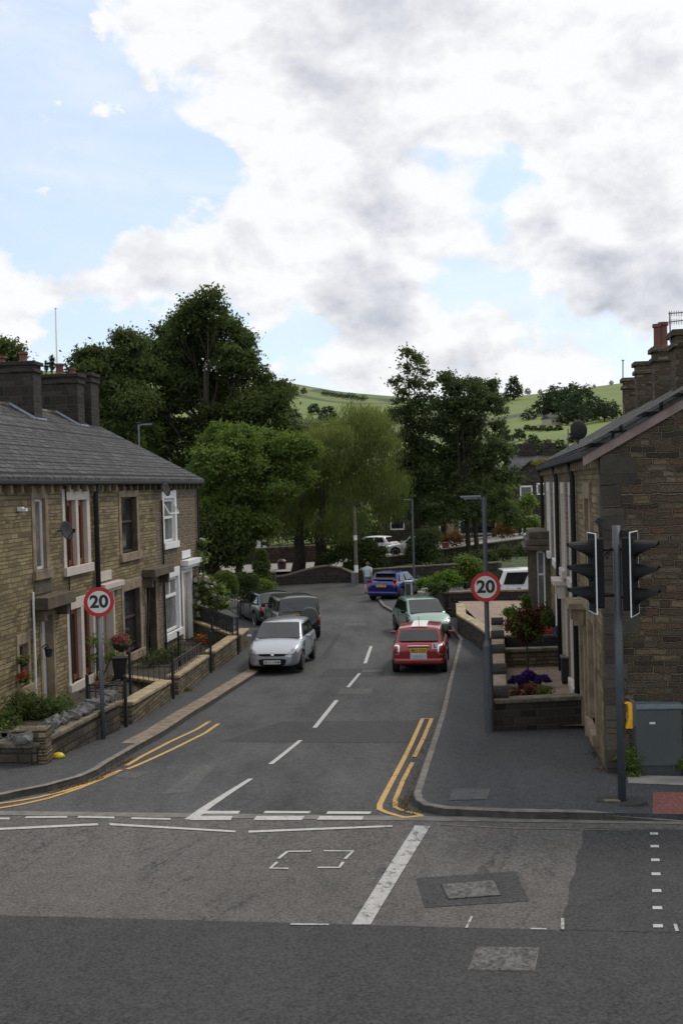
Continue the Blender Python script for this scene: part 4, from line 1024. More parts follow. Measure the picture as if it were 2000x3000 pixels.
# ------------------------------------------------------------------ garden walls
def wallthing(name, label, pts, zt, thick, mat, cop=None, copmat=None, cat='wall', coph=.09, over=.04, zb=None, group=None):
    """pts: world xy list ; zt: top z per point"""
    W = [Vector((p[0], p[1], 0)) for p in pts]; c = W[0].lerp(W[-1], .5); c.z = gz(c.x, c.y)
    root = empty(name, c, 0, label, cat, group)
    def strip(off, z0f, z1f):
        mb = MB(); 
        N_ = []
        for i, p in enumerate(W):
            t = (W[min(i+1, len(W)-1)]-W[max(0, i-1)]).normalized(); N_.append(Vector((-t.y, t.x, 0)))
        vs = []
        for i, p in enumerate(W):
            e = Vector((0, 0, 0))
            for sg in (-1, 1):
                q = p+N_[i]*sg*(thick/2+off); vs.append((q.x, q.y, z0f(i))); vs.append((q.x, q.y, z1f(i)))
        fs = []
        for i in range(len(W)-1):
            a = i*4; b = a+4
            fs += [(a, b, b+1, a+1), (a+2, a+3, b+3, b+2), (a+1, b+1, b+3, a+3), (a, a+2, b+2, b)]
        e = (len(W)-1)*4; fs += [(0, 1, 3, 2), (e, e+2, e+3, e+1)]
        mb.mesh(vs, fs); return mb
    base = (lambda i: gz(W[i].x, W[i].y)-.15) if zb is None else (lambda i: zb)
    wparent(strip(0, base, lambda i: zt[i]).build('wall_body', mat), root)
    if cop: wparent(strip(over, lambda i: zt[i]+.001, lambda i: zt[i]+coph).build('coping', copmat, bevel=.02), root)
    return root
def toppt(px, py, p):   # top height at pixel row for ground point p
    return at(px, py, p.y).z
def gw(label, b0, t0, b1, t1, mat, copmat, thick=.28, inset=.14, n=4, **kw):
    a, b = gp(*b0, KH), gp(*b1, KH); za = at(*t0, a.y).z; zb_ = at(*t1, b.y).z
    d = (b-a).normalized(); nn = Vector((-d.y, d.x, 0)); s_ = 1 if nn.x < 0 else -1
    off = nn*inset*s_
    pts = [((a.lerp(b, i/n)+off).x, (a.lerp(b, i/n)+off).y) for i in range(n+1)]
    return wallthing('garden_wall', label, pts, [za+(zb_-za)*i/n-.09 for i in range(n+1)], thick, mat, True, copmat, **kw)
g_ = 'front garden walls on the left'
gw('dark coursed front wall topped with loose rocks beside the left sign post', (107, 2243), (107, 2178), (353, 2139), (345, 2052), M_gardend, M_copd, group=g_)
gw('nearest sandstone garden wall with thick pale coping', (387, 2123), (387, 2057), (500, 2055), (497, 1992), M_garden, M_coping, group=g_)
gw('sandstone garden wall topped with sloping black railings', (523, 2036), (523, 1978), (612, 1977), (609, 1918), M_garden, M_coping, group=g_)
gw('pale coped garden wall just left of the silver car', (628, 1966), (626, 1908), (694, 1919), (690, 1862), M_garden, M_coping, group=g_)
gw('short end garden wall beyond the last dark gate', (706, 1910), (702, 1858), (728, 1888), (728, 1840), M_garden, M_coping, group=g_)
p0 = gp(107, 2243, KH); pL = Vector((p0.x-3.6, p0.y+.55, 0))
wallthing('garden_wall', 'low stone corner wall facing the main road at the left edge', [(pL.x, pL.y), (p0.x-.05, p0.y+.15)], [at(0, 2178, p0.y).z-.1]*2, .3, M_gardend, True, M_copd, group=g_)
pillar = empty('gate_pillar', gp(75, 2238, KH), 0, 'squat blocky sandstone pier at the corner of the rock topped wall', 'pillar')
mb = MB()
for k in range(3): mb.box((.1+.02*(k % 2), .1, .1+k*.21), (.62-.05*(k % 2), .42, .20))
mb.build('stone_blocks', M_garden, pillar, bevel=.02)
# rocks on top of wall
a, b = gp(107, 2243, KH), gp(353, 2139, KH)
rr_ = random.Random(5)
def rock(c, r, label, group):
    bm = bmesh.new(); bmesh.ops.create_icosphere(bm, subdivisions=2, radius=1)
    for v in bm.verts:
        f = 1+.22*math.sin(v.co.x*5+c[0]*9)+.2*math.sin(v.co.y*6+c[1]*7)+rr_.uniform(-.12, .12); v.co = Vector((v.co.x*r*f, v.co.y*r*.8*f, v.co.z*r*.75*f))
    me = bpy.data.meshes.new('rock'); bm.to_mesh(me); bm.free(); me.materials.append(M_rock)
    o = bpy.data.objects.new('rock', me); C.objects.link(o); o.location = c; return tag(o, label, 'rock', group)
nR = 21
for i in range(nR):
    t = i/(nR-1); p = a.lerp(b, t); z = (1-t)*at(107, 2178, a.y).z + t*at(345, 2052, b.y).z
    rock((p.x-.22+rr_.uniform(-.06, .06), p.y+.02, z+.07), rr_.uniform(.12, .19), 'rough grey rock set along the top of the dark wall behind the left sign', 'rocks along the wall top')
for i in range(9):
    p = Vector((p0.x-.15-i*.33, p0.y+.22+i*.05, at(60, 2178, p0.y).z+.06)); rock(p, rr_.uniform(.12, .17), 'grey rock on top of the low corner wall by the main road', 'rocks on the corner wall')
# cross walls between gardens
def crossw(label, front, back_a, zt, mat, copmat, zb=None, yb=None):
    fpt = gp(*front, KH); bk = FL.P(back_a, 0, .02)
    return wallthing('garden_wall', label, [(fpt.x-.2, fpt.y), (bk.x, bk.y)], [zt, at(340, yb, bk.y).z-.08 if yb else zt], .25, mat, True, copmat, group='cross walls between the left gardens')
wb = gp(523, 2036, KH)
crossw('sandstone cross wall below the hanging basket of pink flowers', (512, 2042), lpx(338, 1990)[0], at(480, 1990, wb.y).z-.08, M_garden, M_coping, yb=1976)
wb2 = gp(700, 1915, KH)
crossw('cross wall carrying the dark picket railing by the end house', (700, 1912), lpx(572, 1870)[0], at(640, 1862, wb2.y).z-.06, M_garden, M_coping)
# garden surfaces (soil) behind the left walls
o = qsurf('left_garden_soil', lambda q: FL.P(0, 0).x-(43.5-(q-SL*(-5)))*.119+.0, lambda q: float(np.interp(q, [21, 24, 35, 42], [-6.2, -5.25, -4.5, -3.7])), 21.5, 41.5, M_soil, .2, (0, .5, 1), .5); struct(o)
# gates
def gate(label, p, w_, h, ang, bars=6, name='gate', spear=False, cat='gate', posts=2):
    root = empty(name, p, ang, label, cat)
    for hz in (.95, .12, .8): mb = MB(); mb.box((w_/2, 0, h*hz), (w_, .022, .022)); mb.build('rail', M_black, root)
    bb = MB()
    for i in range(bars):
        x = w_*(i+.5)/bars; bb.box((x, 0, h*.5), (.013, .013, h*(.95 if not spear else 1.1)))
    bb.build('bars', M_black, root)
    for k in range(posts):
        pp = MB(); pp.box((w_*k, 0, h*.55), (.06, .06, h*1.15)); pp.lathe([(.03, 0), (.05, .04), (.02, .08)], (w_*k, 0, h*1.12), 8); pp.build('post', M_black, root)
    return root
pg = gp(372, 2130, KH)
gate('open black iron gate in the first gap of the left garden walls', gp(370, 2131, KH), .9, .95, R(165), 7)
gate('black iron gate seen above the cross wall with a rounded top rail', gp(508, 2048, KH), 1.15, 1.05, R(172), 8)
gate('dark iron gate beside the wall with railings', gp(619, 1972, KH), 1.0, 1.1, R(175), 8)
gate('dark gate next to the short end wall', gp(698, 1917, KH), .9, 1.1, R(175), 8)
def railing(label, A, B, h, n, name='railing', cat='railing', lean=0, pick=False, mat=None):
    root = empty(name, A, 0, label, cat); mat = mat or M_black; A = Vector(A); B = Vector(B)-A
    for hz, rr in ((h, .022), (.08, .018), (h*.8, .015)): mb = MB(); mb.tube([(0, 0, hz), B+Vector((0, 0, hz))], rr, 6); mb.build('rail', mat, root)
    bb = MB()
    for i in range(n+1): p = B*(i/n); bb.tube([p, p+Vector((0, 0, h*(1.12 if pick else 1.0)))], .03 if pick else .012, 5)
    bb.build('bars', mat, root); return root
A_ = gp(523, 2036, KH); B_ = gp(606, 1981, KH)
railing('black iron railing with short bars on top of a sandstone wall', (A_.x-.14, A_.y, at(523, 1978, A_.y).z), (B_.x-.14, B_.y, at(609, 1918, B_.y).z), .36, 16)
A_ = gp(700, 1912, KH); q_ = lpx(572, 1870)[0]; B_ = FL.P(q_, 0, .1); zt_ = at(640, 1862, wb2.y).z
railing('dark picket railing in front of the rose bush', (A_.x-.2, A_.y, zt_), (B_.x, B_.y, zt_), .55, 22, pick=True)
A_ = gp(735, 1845, KH); railing('dark sloping railing behind the rose bush', (A_.x-.3, A_.y+.2, A_.z+.35), (A_.x-2.1, A_.y+2.2, A_.z+1.25), .8, 14)
A_ = P_(235, 2035, .35); railing('low wire rail among plants behind the rocks', (A_.x, A_.y, A_.z-.3), (A_.x+.75, A_.y+1.6, A_.z-.3), .38, 5)
# bins etc
def wheelie(label, p, ang, mat, s_=1.):
    root = empty('wheelie_bin', p, ang, label, 'bin')
    mb = MB(); b4 = [(-.22, -.24, .08), (.22, -.24, .08), (.22, .24, .08), (-.22, .24, .08)]; t4 = [(-.29, -.33, .98), (.29, -.33, .98), (.29, .33, .98), (-.29, .33, .98)]
    mb.hexa([tuple(c*s_ for c in v) for v in b4], [tuple(c*s_ for c in v) for v in t4]); mb.build('body', mat, root, bevel=.03)
    mb = MB(); mb.box((0, -.02*s_, 1.02*s_), (.64*s_, .74*s_, .07*s_)); mb.tube([(-.28*s_, .36*s_, .98*s_), (.28*s_, .36*s_, .98*s_)], .025*s_, 6); mb.build('lid', mat, root, bevel=.02)
    for sx in (-1, 1):
        w_ = MB(); w_.lathe([(.09*s_, -.03), (.09*s_, .03)], (sx*.24*s_, .26*s_, .09*s_), 12, 'X'); w_.build('wheel', M_rubber, root)
    return root
pb = P_(352, 1960, .6); wheelie('black wheelie bin below the hanging basket in the left garden', (pb.x, pb.y, gz(pb.x, pb.y)+.2), R(95), M_black, .64)
yb = empty('yellow_bag', gp(170, 2222, KH), 0, 'small crumpled yellow bag lying at the foot of the rock topped wall', 'bag')
mb = MB(); mb.lathe([(.02, 0), (.11, .01), (.13, .05), (.09, .10), (.02, .12)], n=10); o = mb.build('bag_body', plain('yellow_plastic', (.6, .47, .02), .4), yb, smooth=True); o.scale = (1, .7, .9)
mb = MB(); mb.lathe([(.01, 0), (.07, .01), (.06, .05), (.01, .07)], (-.11, .02, 0), 8); mb.build('bag_fold', MATS['yellow_plastic'], yb, smooth=True)
# garden plants on the left
def bush(name, label, lobes, n, size, mat, cat='bush', group=None, seed=0, flowers=None, fn=0, fs=.08, stem=True, spread=.12, aspect=.55, shell=(.55, 1.05), hang=0, lump=1.):
    l0 = lobes[0]; c = Vector((l0[0], l0[1], min(l[2]-l[5] for l in lobes))); root = empty(name, c, 0, label, cat, group)
    o = leafcloud('foliage', lobes, n, size, mat, None, 8, spread, shell, hang, seed, aspect=aspect, lump=lump); wparent(o, root)
    if stem:
        mb = MB()
        for l in lobes: mb.tube([(c.x, c.y, c.z-.1), (l[0], l[1], l[2])], [.04, .012], 5)
        wparent(mb.build('stems', M_bark), root)
    if flowers: o = leafcloud('flowers', lobes, fn, fs, flowers, None, 6, .05, (.9, 1.12), 0, seed+2, aspect=.95); wparent(o, root)
    return root
def lobe3(px, py, rpx, Y, fl=1.): return lp(px, py, rpx, Y, fl)
Yg = 24.5
bush('shrub', 'tall feathery green plant in the corner garden behind the rocks', [lobe3(60, 2085, 45, Yg, 1.1), lobe3(110, 2085, 45, Yg), lobe3(155, 2095, 35, Yg), lobe3(20, 2120, 30, 23.4)], 3800, .11, L_dark, spread=.1, seed=1, aspect=.25)
bush('shrub', 'pale leafy plant beside the tall feathery one', [lobe3(185, 2060, 16, 26, 1), lobe3(200, 2070, 12, 26), lobe3(15, 2140, 22, 23)], 500, .08, L_mid, seed=2)
bush('climbing_plant', 'climber growing up beside the pinkish door', [lobe3(283, 1930, 9, 31, 1.5), lobe3(285, 1880, 8, 31, 2), lobe3(325, 1930, 9, 32, 2), lobe3(290, 1990, 12, 31)], 700, .08, L_mid, 'climber', seed=3)
bush('shrub', 'low twiggy shrub in front of the dark brown door', [lobe3(440, 1935, 22, 34.5, .6), lobe3(470, 1925, 26, 35.5, .6), lobe3(510, 1915, 30, 36.5, .55)], 1300, .09, L_alder, seed=4)
bush('weeds', 'yellow green weeds along the foot of the railing topped wall', [lobe3(548, 2028, 14, gp(548, 2036).y, .8), lobe3(570, 2014, 10, gp(570, 2016).y, .8), lobe3(590, 2000, 8, gp(590, 2004).y, .8)], 600, .06, L_straw, 'weeds', seed=6, stem=False, spread=.05)
bush('weeds', 'dry weeds at the foot of the left speed limit post', [lobe3(318, 2152, 12, gp(318, 2158).y, .7), lobe3(240, 2190, 14, gp(240, 2194).y, .4)], 260, .06, L_straw, 'weeds', seed=7, stem=False, spread=.05)
bush('weeds', 'green weeds at the foot of the nearest sandstone wall', [lobe3(455, 2082, 10, gp(455, 2085).y, .5), lobe3(480, 2068, 10, gp(480, 2070).y, .6)], 260, .05, L_mid, 'weeds', seed=8, stem=False, spread=.04)
Yr = 42.5
bush('rose_bush', 'tall bush with white roses growing beside the end house', [lobe3(598, 1710, 26, Yr), lobe3(620, 1740, 34, Yr), lobe3(600, 1780, 34, Yr), lobe3(588, 1640, 12, 43, 1.4), lobe3(592, 1590, 9, 43.4, 1.3), lobe3(645, 1770, 24, Yr), lobe3(610, 1820, 30, Yr)], 5200, .13, L_mid, 'bush', seed=9, flowers=L_whp, fn=900, fs=.15, spread=.1)
bush('round_hedge', 'large clipped round green hedge beside the rose bush', [lobe3(658, 1708, 37, 50), lobe3(660, 1722, 37, 50), lobe3(658, 1736, 35, 50)], 15000, .075, L_mid, 'hedge', seed=10, spread=.02, shell=(.96, 1.0), lump=.08)
bush('clipped_hedge', 'dark square clipped hedge right of the round one', [lobe3(712, 1702, 26, 54), lobe3(735, 1704, 24, 54), lobe3(712, 1735, 30, 54), lobe3(738, 1735, 26, 54)], 9000, .08, L_dark, 'hedge', seed=11, spread=.03, shell=(.92, 1.0), lump=.15)
bush('conical_yew', 'tall dark conical yew behind the dark clipped hedge', [lobe3(765, 1630, 18, 60, 1.2), lobe3(765, 1660, 25, 60), lobe3(765, 1695, 30, 60)], 7000, .10, L_dark, 'conifer', seed=12, spread=.04, shell=(.9, 1.0), lump=.2)
bush('shrub', 'bright green low shrub in front of the conical yew', [lobe3(765, 1716, 18, 55), lobe3(782, 1722, 16, 55)], 1100, .12, L_mid, seed=13)
bush('flower_pot', 'planter of orange flowers in the end house garden', [lobe3(588, 1872, 12, 40, .6), lobe3(600, 1880, 10, 40, .5)], 250, .09, L_mid, 'flower pot', seed=14, flowers=L_or, fn=200)
#@@PART4
# ------------------------------------------------------------------ right gardens
a = gp(1450, 2143, KH); b = gp(1703, 2134, KH); fa = FR.P(FR.px(1703, 2134)[0], 0, .05)
zt = .70
wallthing('garden_wall', 'near front wall of the right garden, dark and stained, with a flat coping', [(a.x, a.y+.14), (b.x, b.y+.14)], [zt, zt], .28, M_blackst, True, M_copd, group='right garden walls')
u_ = FR.u; A0 = Vector((a.x+.14, a.y+.3, 0)); A1 = A0+u_*(35.0-A0.y)
wallthing('garden_wall', 'side wall along the right pavement with alternating half round copings', [(A0.lerp(A1, i/12).x, A0.lerp(A1, i/12).y) for i in range(13)], [zt]*13, .26, M_gardend, True, M_dress, group='right garden walls')
sw = C.objects[-1].parent
for i, yy in enumerate((2030, 1962, 1903, 1862, 1822)):
    # find position along the wall whose coping projects to row yy
    t = min(np.linspace(0, 1, 200), key=lambda t: abs(1500-FPX*((A0.lerp(A1, t)+Vector((0, 0, zt+.15-CAMZ))).dot(_UP)/(A0.lerp(A1, t)+Vector((0, 0, zt+.15-CAMZ))).dot(_F))-yy))
    p = A0.lerp(A1, t)
    mb = MB(); vs = []; n = 10
    for sx in (-.19, .19):
        for k in range(n+1):
            an = math.pi*k/n; vs.append(p+Vector((sx, 0, 0))+u_*(-math.cos(an)*.30)+Vector((0, 0, zt+.09+math.sin(an)*.20)))
    fs = [(k, k+1, n+2+k, n+1+k) for k in range(n)]+[tuple(range(n+1)), tuple(range(2*n+1, n, -1))]
    mb.mesh(vs, fs); wparent(mb.build('round_coping', M_blackst, smooth=False), sw)
cq = lambda x, y: y+SL*x
o = qsurf('right_patio', lambda q: A0.x+(q-cq(A0.x, A0.y))*.14, lambda q: FR.P(0, 0).x+(q-SL*4.2-17.5)*.138+.1, cq(A0.x, A0.y), 30.0, M_flag, lambda x, q: .2-zq(q), (0, 1), .5); struct(o)
def xw(label, Y, ztop, mat, cop, x0off=0., zb=None, y2=0):
    p = A0+u_*(Y-A0.y); f_ = FR.P((Y-17.5)/u_.y*1.0, 0, .02)
    return wallthing('garden_wall', label, [(p.x+x0off, p.y), (f_.x-.0, f_.y+y2)], [ztop, ztop], .24, mat, True, cop, group='right garden walls')
xw('pale rubble cross wall between the two right patios', 29.4, .62, M_garden, M_copd)
o = qsurf('far_right_patio', lambda q: 4.9+(q-35)*.0, lambda q: FR.P(0, 0).x+(q-SL*4.2-17.5)*.138+.1, 30.0, 47.5, M_flag, lambda x, q: (.05 if q < 39 else .12)-zq(q), (0, 1), .5); struct(o)
# planter and plants
pt = empty('planter', at(1560, 1890, 31.), 0, 'long dark planter box behind the rubble cross wall', 'planter')
mb = MB(); mb.box((0, 0, .0), (1.55, .4, .5)); mb.build('box', M_dark, pt, bevel=.02); mb = MB(); mb.box((0, 0, .26), (1.45, .3, .03)); mb.build('soil', M_soil, pt)
bush('potted_tree', 'standard tree with a round red and green crown on a thin stem on the patio', [lp(1540, 1815, 30, 27, 1), lp(1515, 1845, 24, 27), lp(1565, 1845, 24, 27), lp(1540, 1868, 24, 27)], 3600, .075, L_redl, 'small tree', seed=21, stem=False, spread=.06)
r_ = C.objects[-1].parent; mb = MB(); q0 = at(1546, 1998, 27); mb.tube([q0, at(1545, 1930, 27), at(1541, 1840, 27)], [.03, .022, .015], 6); wparent(mb.build('stem', M_bark), r_)
o = leafcloud('green_leaves', [lp(1530, 1835, 34, 27), lp(1558, 1860, 26, 27)], 1500, .07, L_mid, None, 6, .06, seed=22); wparent(o, r_)
bush('flower_mound', 'spreading mound of deep purple flowers at the foot of the standard tree', [lp(1522, 1992, 24, 26.3, .5), lp(1545, 1982, 16, 26.3, 1.1), lp(1582, 1990, 26, 26.3, .42), lp(1500, 1998, 10, 26.3, .5), lp(1604, 1997, 8, 26.3, .4)], 7000, .035, L_purp, 'flowers', seed=23, stem=False, spread=.02, shell=(.9, 1.), aspect=.9)
r_ = C.objects[-1].parent; mb = MB(); c_ = at(1550, 2000, 26.3); mb.lathe([(.2, -.28), (.3, 0), (.28, 0), (.02, -.02)], c_, 14); wparent(mb.build('pot', M_pot), r_)
for k, (x, y, r, fm, lab) in enumerate([(1548, 2030, 14, L_redp, 'red flowering plant behind the near right wall, below the purple mound'), (1590, 2030, 17, L_straw, 'green and yellow plant behind the near right wall'), (1512, 2038, 9, L_redp, 'small reddish plant near the corner of the right garden')]):
    bush('garden_plant', lab, [lp(x, y, r, 23.4, 1.1), lp(x+8, y+4, r*.8, 23.4, 1)], 420, .06, L_redl if k != 1 else L_mid, 'plant', seed=30+k, flowers=fm, fn=90, fs=.04, spread=.06)
for k, (x, y, r, fl_, mt, Y, lab) in enumerate([(1497, 1795, 15, .8, L_bright, 33, 'pale green flowering plant left of the red bushes'), (1545, 1772, 13, 1.9, L_mid, 35, 'small upright green conifer beside the bay window'), (1590, 1800, 22, .9, L_redl, 33.5, 'red leaved bush in the second right garden'), (1500, 1830, 15, 1.2, L_redl, 32.5, 'dull red bush at the left end of the planter'),
        (1606, 1815, 15, 1.6, L_dark, 32.5, 'dark green cone shaped bush close to the facade'), (1598, 1862, 17, .7, L_redp, 31.5, 'pinkish red flowers right of the standard tree')]):
    bush('garden_plant', lab, [lp(x, y, r, Y, fl_), lp(x+4, y+8, r*.8, Y, fl_)], 800, .09, mt, 'plant', seed=40+k, spread=.07)
pb = at(1658, 2005, 26.8); bb_ = empty('storage_box', (pb.x, pb.y, .2), R(-8), 'slim black upright box standing against the right hand facade', 'box')
mb = MB(); mb.box((0, 0, .33), (.22, .38, .60)); mb.build('casing', M_black, bb_, bevel=.03); mb = MB(); mb.box((0, 0, .65), (.25, .42, .05)); mb.build('lid', M_bluegrey, bb_, bevel=.015)
for sx in (-.07, .07):
    mb = MB(); mb.box((sx, 0, .02), (.05, .3, .05)); mb.build('foot', M_black, bb_)
pc = FR.P((30.5-17.5), 0, .35); pz = at(1636, 1850, 30.5); dish('satellite_dish', 'small dark blue dish low on the right facade by a downpipe', (pz.x, pz.y, pz.z), (-.45, -1, .1), .17, plain('dark_blue_plastic', (.02, .024, .06), .35), (pz.x+.25, pz.y+.1, pz.z))
# diagonal low wall and boundary wall in front of the van
p1 = gp(1452, 1895, KH); p2 = gp(1395, 1850, KH); p3 = gp(1345, 1828, KH)
wallthing('garden_wall', 'low diagonal wall with warm coping at the bend of the right pavement', [(A1.x, A1.y), (4.75, 38.5), (4.5, 42.0), (4.85, 45.5)], [.15, .12, .08, .1], .3, M_gardend, True, M_coping, group='right garden walls')
wallthing('boundary_wall', 'dark mossy boundary wall in front of the white van', [(5.2, 47.4), (4.0, 48.6), (4.6, 47.6), (9.6, 46.4)][2:], [.40, .52], .4, M_blackst, True, M_copd)
wallthing('boundary_wall', 'short dark wall running back behind the green car', [(4.6, 47.8), (4.25, 52.0), (4.6, 56)], [.36, .25, .2], .4, M_blackst, True, M_copd)
# ------------------------------------------------------------------ signs and lamps
def sign20(root, c, r=.30, back=.03):
    d = (Vector((0, 0, CAMZ))-Vector(c)); d.z = 0; ang = math.atan2(d.y, d.x)+math.pi/2
    cc = Vector(c)-Vector(root.location)
    rt = Matrix.Rotation(ang, 4, 'Z')
    def disc(name, r0, t0, t1, mat):
        mb = MB(); mb.lathe([(.001, t0), (r0, t0), (r0, t1), (.001, t1)], n=40, axis='Y'); mb.v = [tuple(rt.to_3x3() @ Vector(v) + cc) for v in mb.v]; return mb.build(name, mat, root)
    f_ = Vector((0, -1, 0)); f_.rotate(rt.to_euler())
    plate = disc('sign_plate', r, -.012-back, 0-back, M_red)
    w_ = disc('sign_face', r*.745, -.016-back, -.012-back, M_signw)
    mb = MB(); 
    disc('sign_back', r*.98, -back, .008-back, M_galv)
    t = textmesh('speed_number', '20', .345, plain('sign_black', (.008, .008, .01), .5), root, cc+f_*(.019+back)+Vector((0, 0, -.002)), .002, (math.pi/2, 0, ang), .011, 1.06)
    return root
pS = gp(303, 2166, KH)
root = empty('speed_limit_sign', pS, 0, 'round 20 speed limit sign on a grey post on the left pavement', 'sign')
mb = MB(); top = at(286, 1738, pS.y)-pS; mb.tube([(0, 0, -.05), (0, 0, top.z)], .045, 14); mb.build('post', M_galv, root, smooth=True)
cS = at(284, 1763, pS.y); sign20(root, (pS.x, pS.y-.0, cS.z), .30, .06)
for dz_ in (-.15, .15): mb = MB(); mb.box((0, -.03, cS.z-pS.z+dz_), (.14, .05, .04)); mb.build('clamp', M_galv, root)
pR = gp(1434, 2144, KH)
def lamp(name, label, p, h, arm, armw, mat, r=.045, base=True, tilt=0, hd=(.42, .14, .045)):
    root = empty(name, p, 0, label, 'street lamp')
    mb = MB()
    if base: mb.tube([(0, 0, -.05), (0, 0, 1.75)], r*1.9, 14); mb.tube([(0, 0, 1.75), (0, 0, 1.86)], [r*1.9, r], 14)
    mb.tube([(0, 0, 1.8 if base else -.05), (0, 0, h)], [r, r*.85], 14); mb.build('column', mat, root, smooth=False)
    if base: mb = MB(); mb.box((0, -r*1.9, .75), (.09, .02, .55)); mb.build('access_door', mat, root)
    mb = MB(); mb.tube([(0, 0, h-.02), (arm*.9, 0, h+.05)], .03, 8); mb.tube([(0, 0, h-.25), (0, 0, h+.04)], .05, 8); mb.build('arm', mat, root)
    mb = MB(); x0 = arm; sgn = 1 if arm > 0 else -1
    b4 = [(x0-hd[0]/2, -hd[1]/2, h+.03), (x0+hd[0]/2, -hd[1]/2, h+.03), (x0+hd[0]/2, hd[1]/2, h+.03), (x0-hd[0]/2, hd[1]/2, h+.03)]
    t4 = [(v[0]*.98+x0*.02, v[1]*.7, h+.03+hd[2]) for v in b4]; mb.hexa(b4, t4); lh = mb.build('lamp_head', mat, root, bevel=.015)
    mb = MB(); mb.box((x0, 0, h+.02), (hd[0]*.7, hd[1]*.7, .03)); mb.build('lens', M_curt, root)
    return root
lampR = lamp('street_lamp', 'nearest grey lamp column on the right pavement, carrying a 20 sign', pR, at(1420, 1462, pR.y).z-pR.z, -.27, 0, M_bluegrey, .05)
cz = at(1425, 1719, pR.y).z
rs = empty('speed_limit_sign', (pR.x, pR.y, cz), 0, 'round 20 speed limit sign fixed to the right lamp column', 'sign'); sign20(rs, (pR.x-.01, pR.y, cz), .30, .07)
for dz_ in (-.15, .15): mb = MB(); mb.box((0, -.03, dz_), (.16, .08, .04)); mb.build('clamp', M_galv, rs)
p2_ = gp(1214, 1745); lamp('street_lamp', 'slim grey lamp column behind the green car at the road corner', p2_, at(1204, 1466, p2_.y).z-p2_.z, -.25, 0, M_bluegrey, .055, False)
p3_ = at(1044, 1712, 66.0); p3_.z = gz(p3_.x, p3_.y)
polo = empty('wooden_pole', p3_, 0, 'old brown wooden pole with white bands by the bridge wall', 'pole')
hp = at(1038, 1484, 66).z-p3_.z
mb = MB(); mb.tube([(0, 0, -.1), (0, 0, hp)], [.12, .09], 10); mb.build('pole', plain('weathered_wood', (.115, .095, .07), .9, var=.3), polo)
mb = MB(); mb.lathe([(.125, 0), (.125, .45)], (0, 0, .75), 12); mb.build('white_band', M_white, polo); mb = MB(); mb.lathe([(.115, 0), (.115, .3)], (0, 0, 2.7), 12); mb.build('white_band', M_signw, polo)
mb = MB(); mb.tube([(0, 0, hp-.1), (.45, 0, hp+.12)], .03, 6); mb.box((.1, 0, hp+.12), (.7, .18, .09)); mb.build('lamp_arm', M_black, polo)
pB = at(1035, 1714, 65.0); pB.z = gz(pB.x, pB.y)
bo = empty('utility_box', pB, 0, 'narrow grey metal box standing beside the wooden pole', 'utility box'); mb = MB(); mb.box((0, 0, .37), (.24, .2, .78)); mb.build('casing', M_galv, bo, bevel=.02); mb = MB(); mb.box((0, 0, .79), (.30, .26, .06)); mb.build('lid', M_galv, bo, bevel=.02)
pB = gp(1192, 1750, KH)
bo = empty('utility_cabinet', pB, R(-12), 'pale grey utility cabinet at the kerb behind the green car', 'cabinet'); mb = MB(); mb.box((0, 0, .40), (.50, .34, .80)); mb.build('casing', plain('pale_grey_paint', (.34, .35, .36), .5), bo, bevel=.02); mb = MB(); mb.box((0, 0, .83), (.60, .44, .07)); mb.build('lid', M_signw, bo, bevel=.02); mb = MB(); mb.box((.10, -.172, .38), (.26, .008, .66)); mb.build('door', M_cab, bo)
# lamp behind the left roof and flagpole
pl_ = at(411, 1400, 60); pl_.z = -.8
lamp('street_lamp', 'thin lamp column rising behind the left roof with its arm to the right', pl_, at(410, 1246, 60).z+.8, .45, 0, M_galv, .05, False, hd=(.6, .12, .05))
pf = at(172, 1400, 66); pf.z = -.8; fp = empty('flagpole', pf, 0, 'tall slender white flagpole behind the left chimneys', 'flagpole')
mb = MB(); tp = at(164, 906, 66)-pf; mb.tube([(0, 0, 0), (tp.x*.9, 0, tp.z)], [.09, .05], 10); mb.build('pole', M_signw, fp, smooth=True); mb = MB(); mb.lathe([(.01, 0), (.08, .05), (.01, .12)], (tp.x*.9, 0, tp.z), 8); mb.build('finial', M_signw, fp)
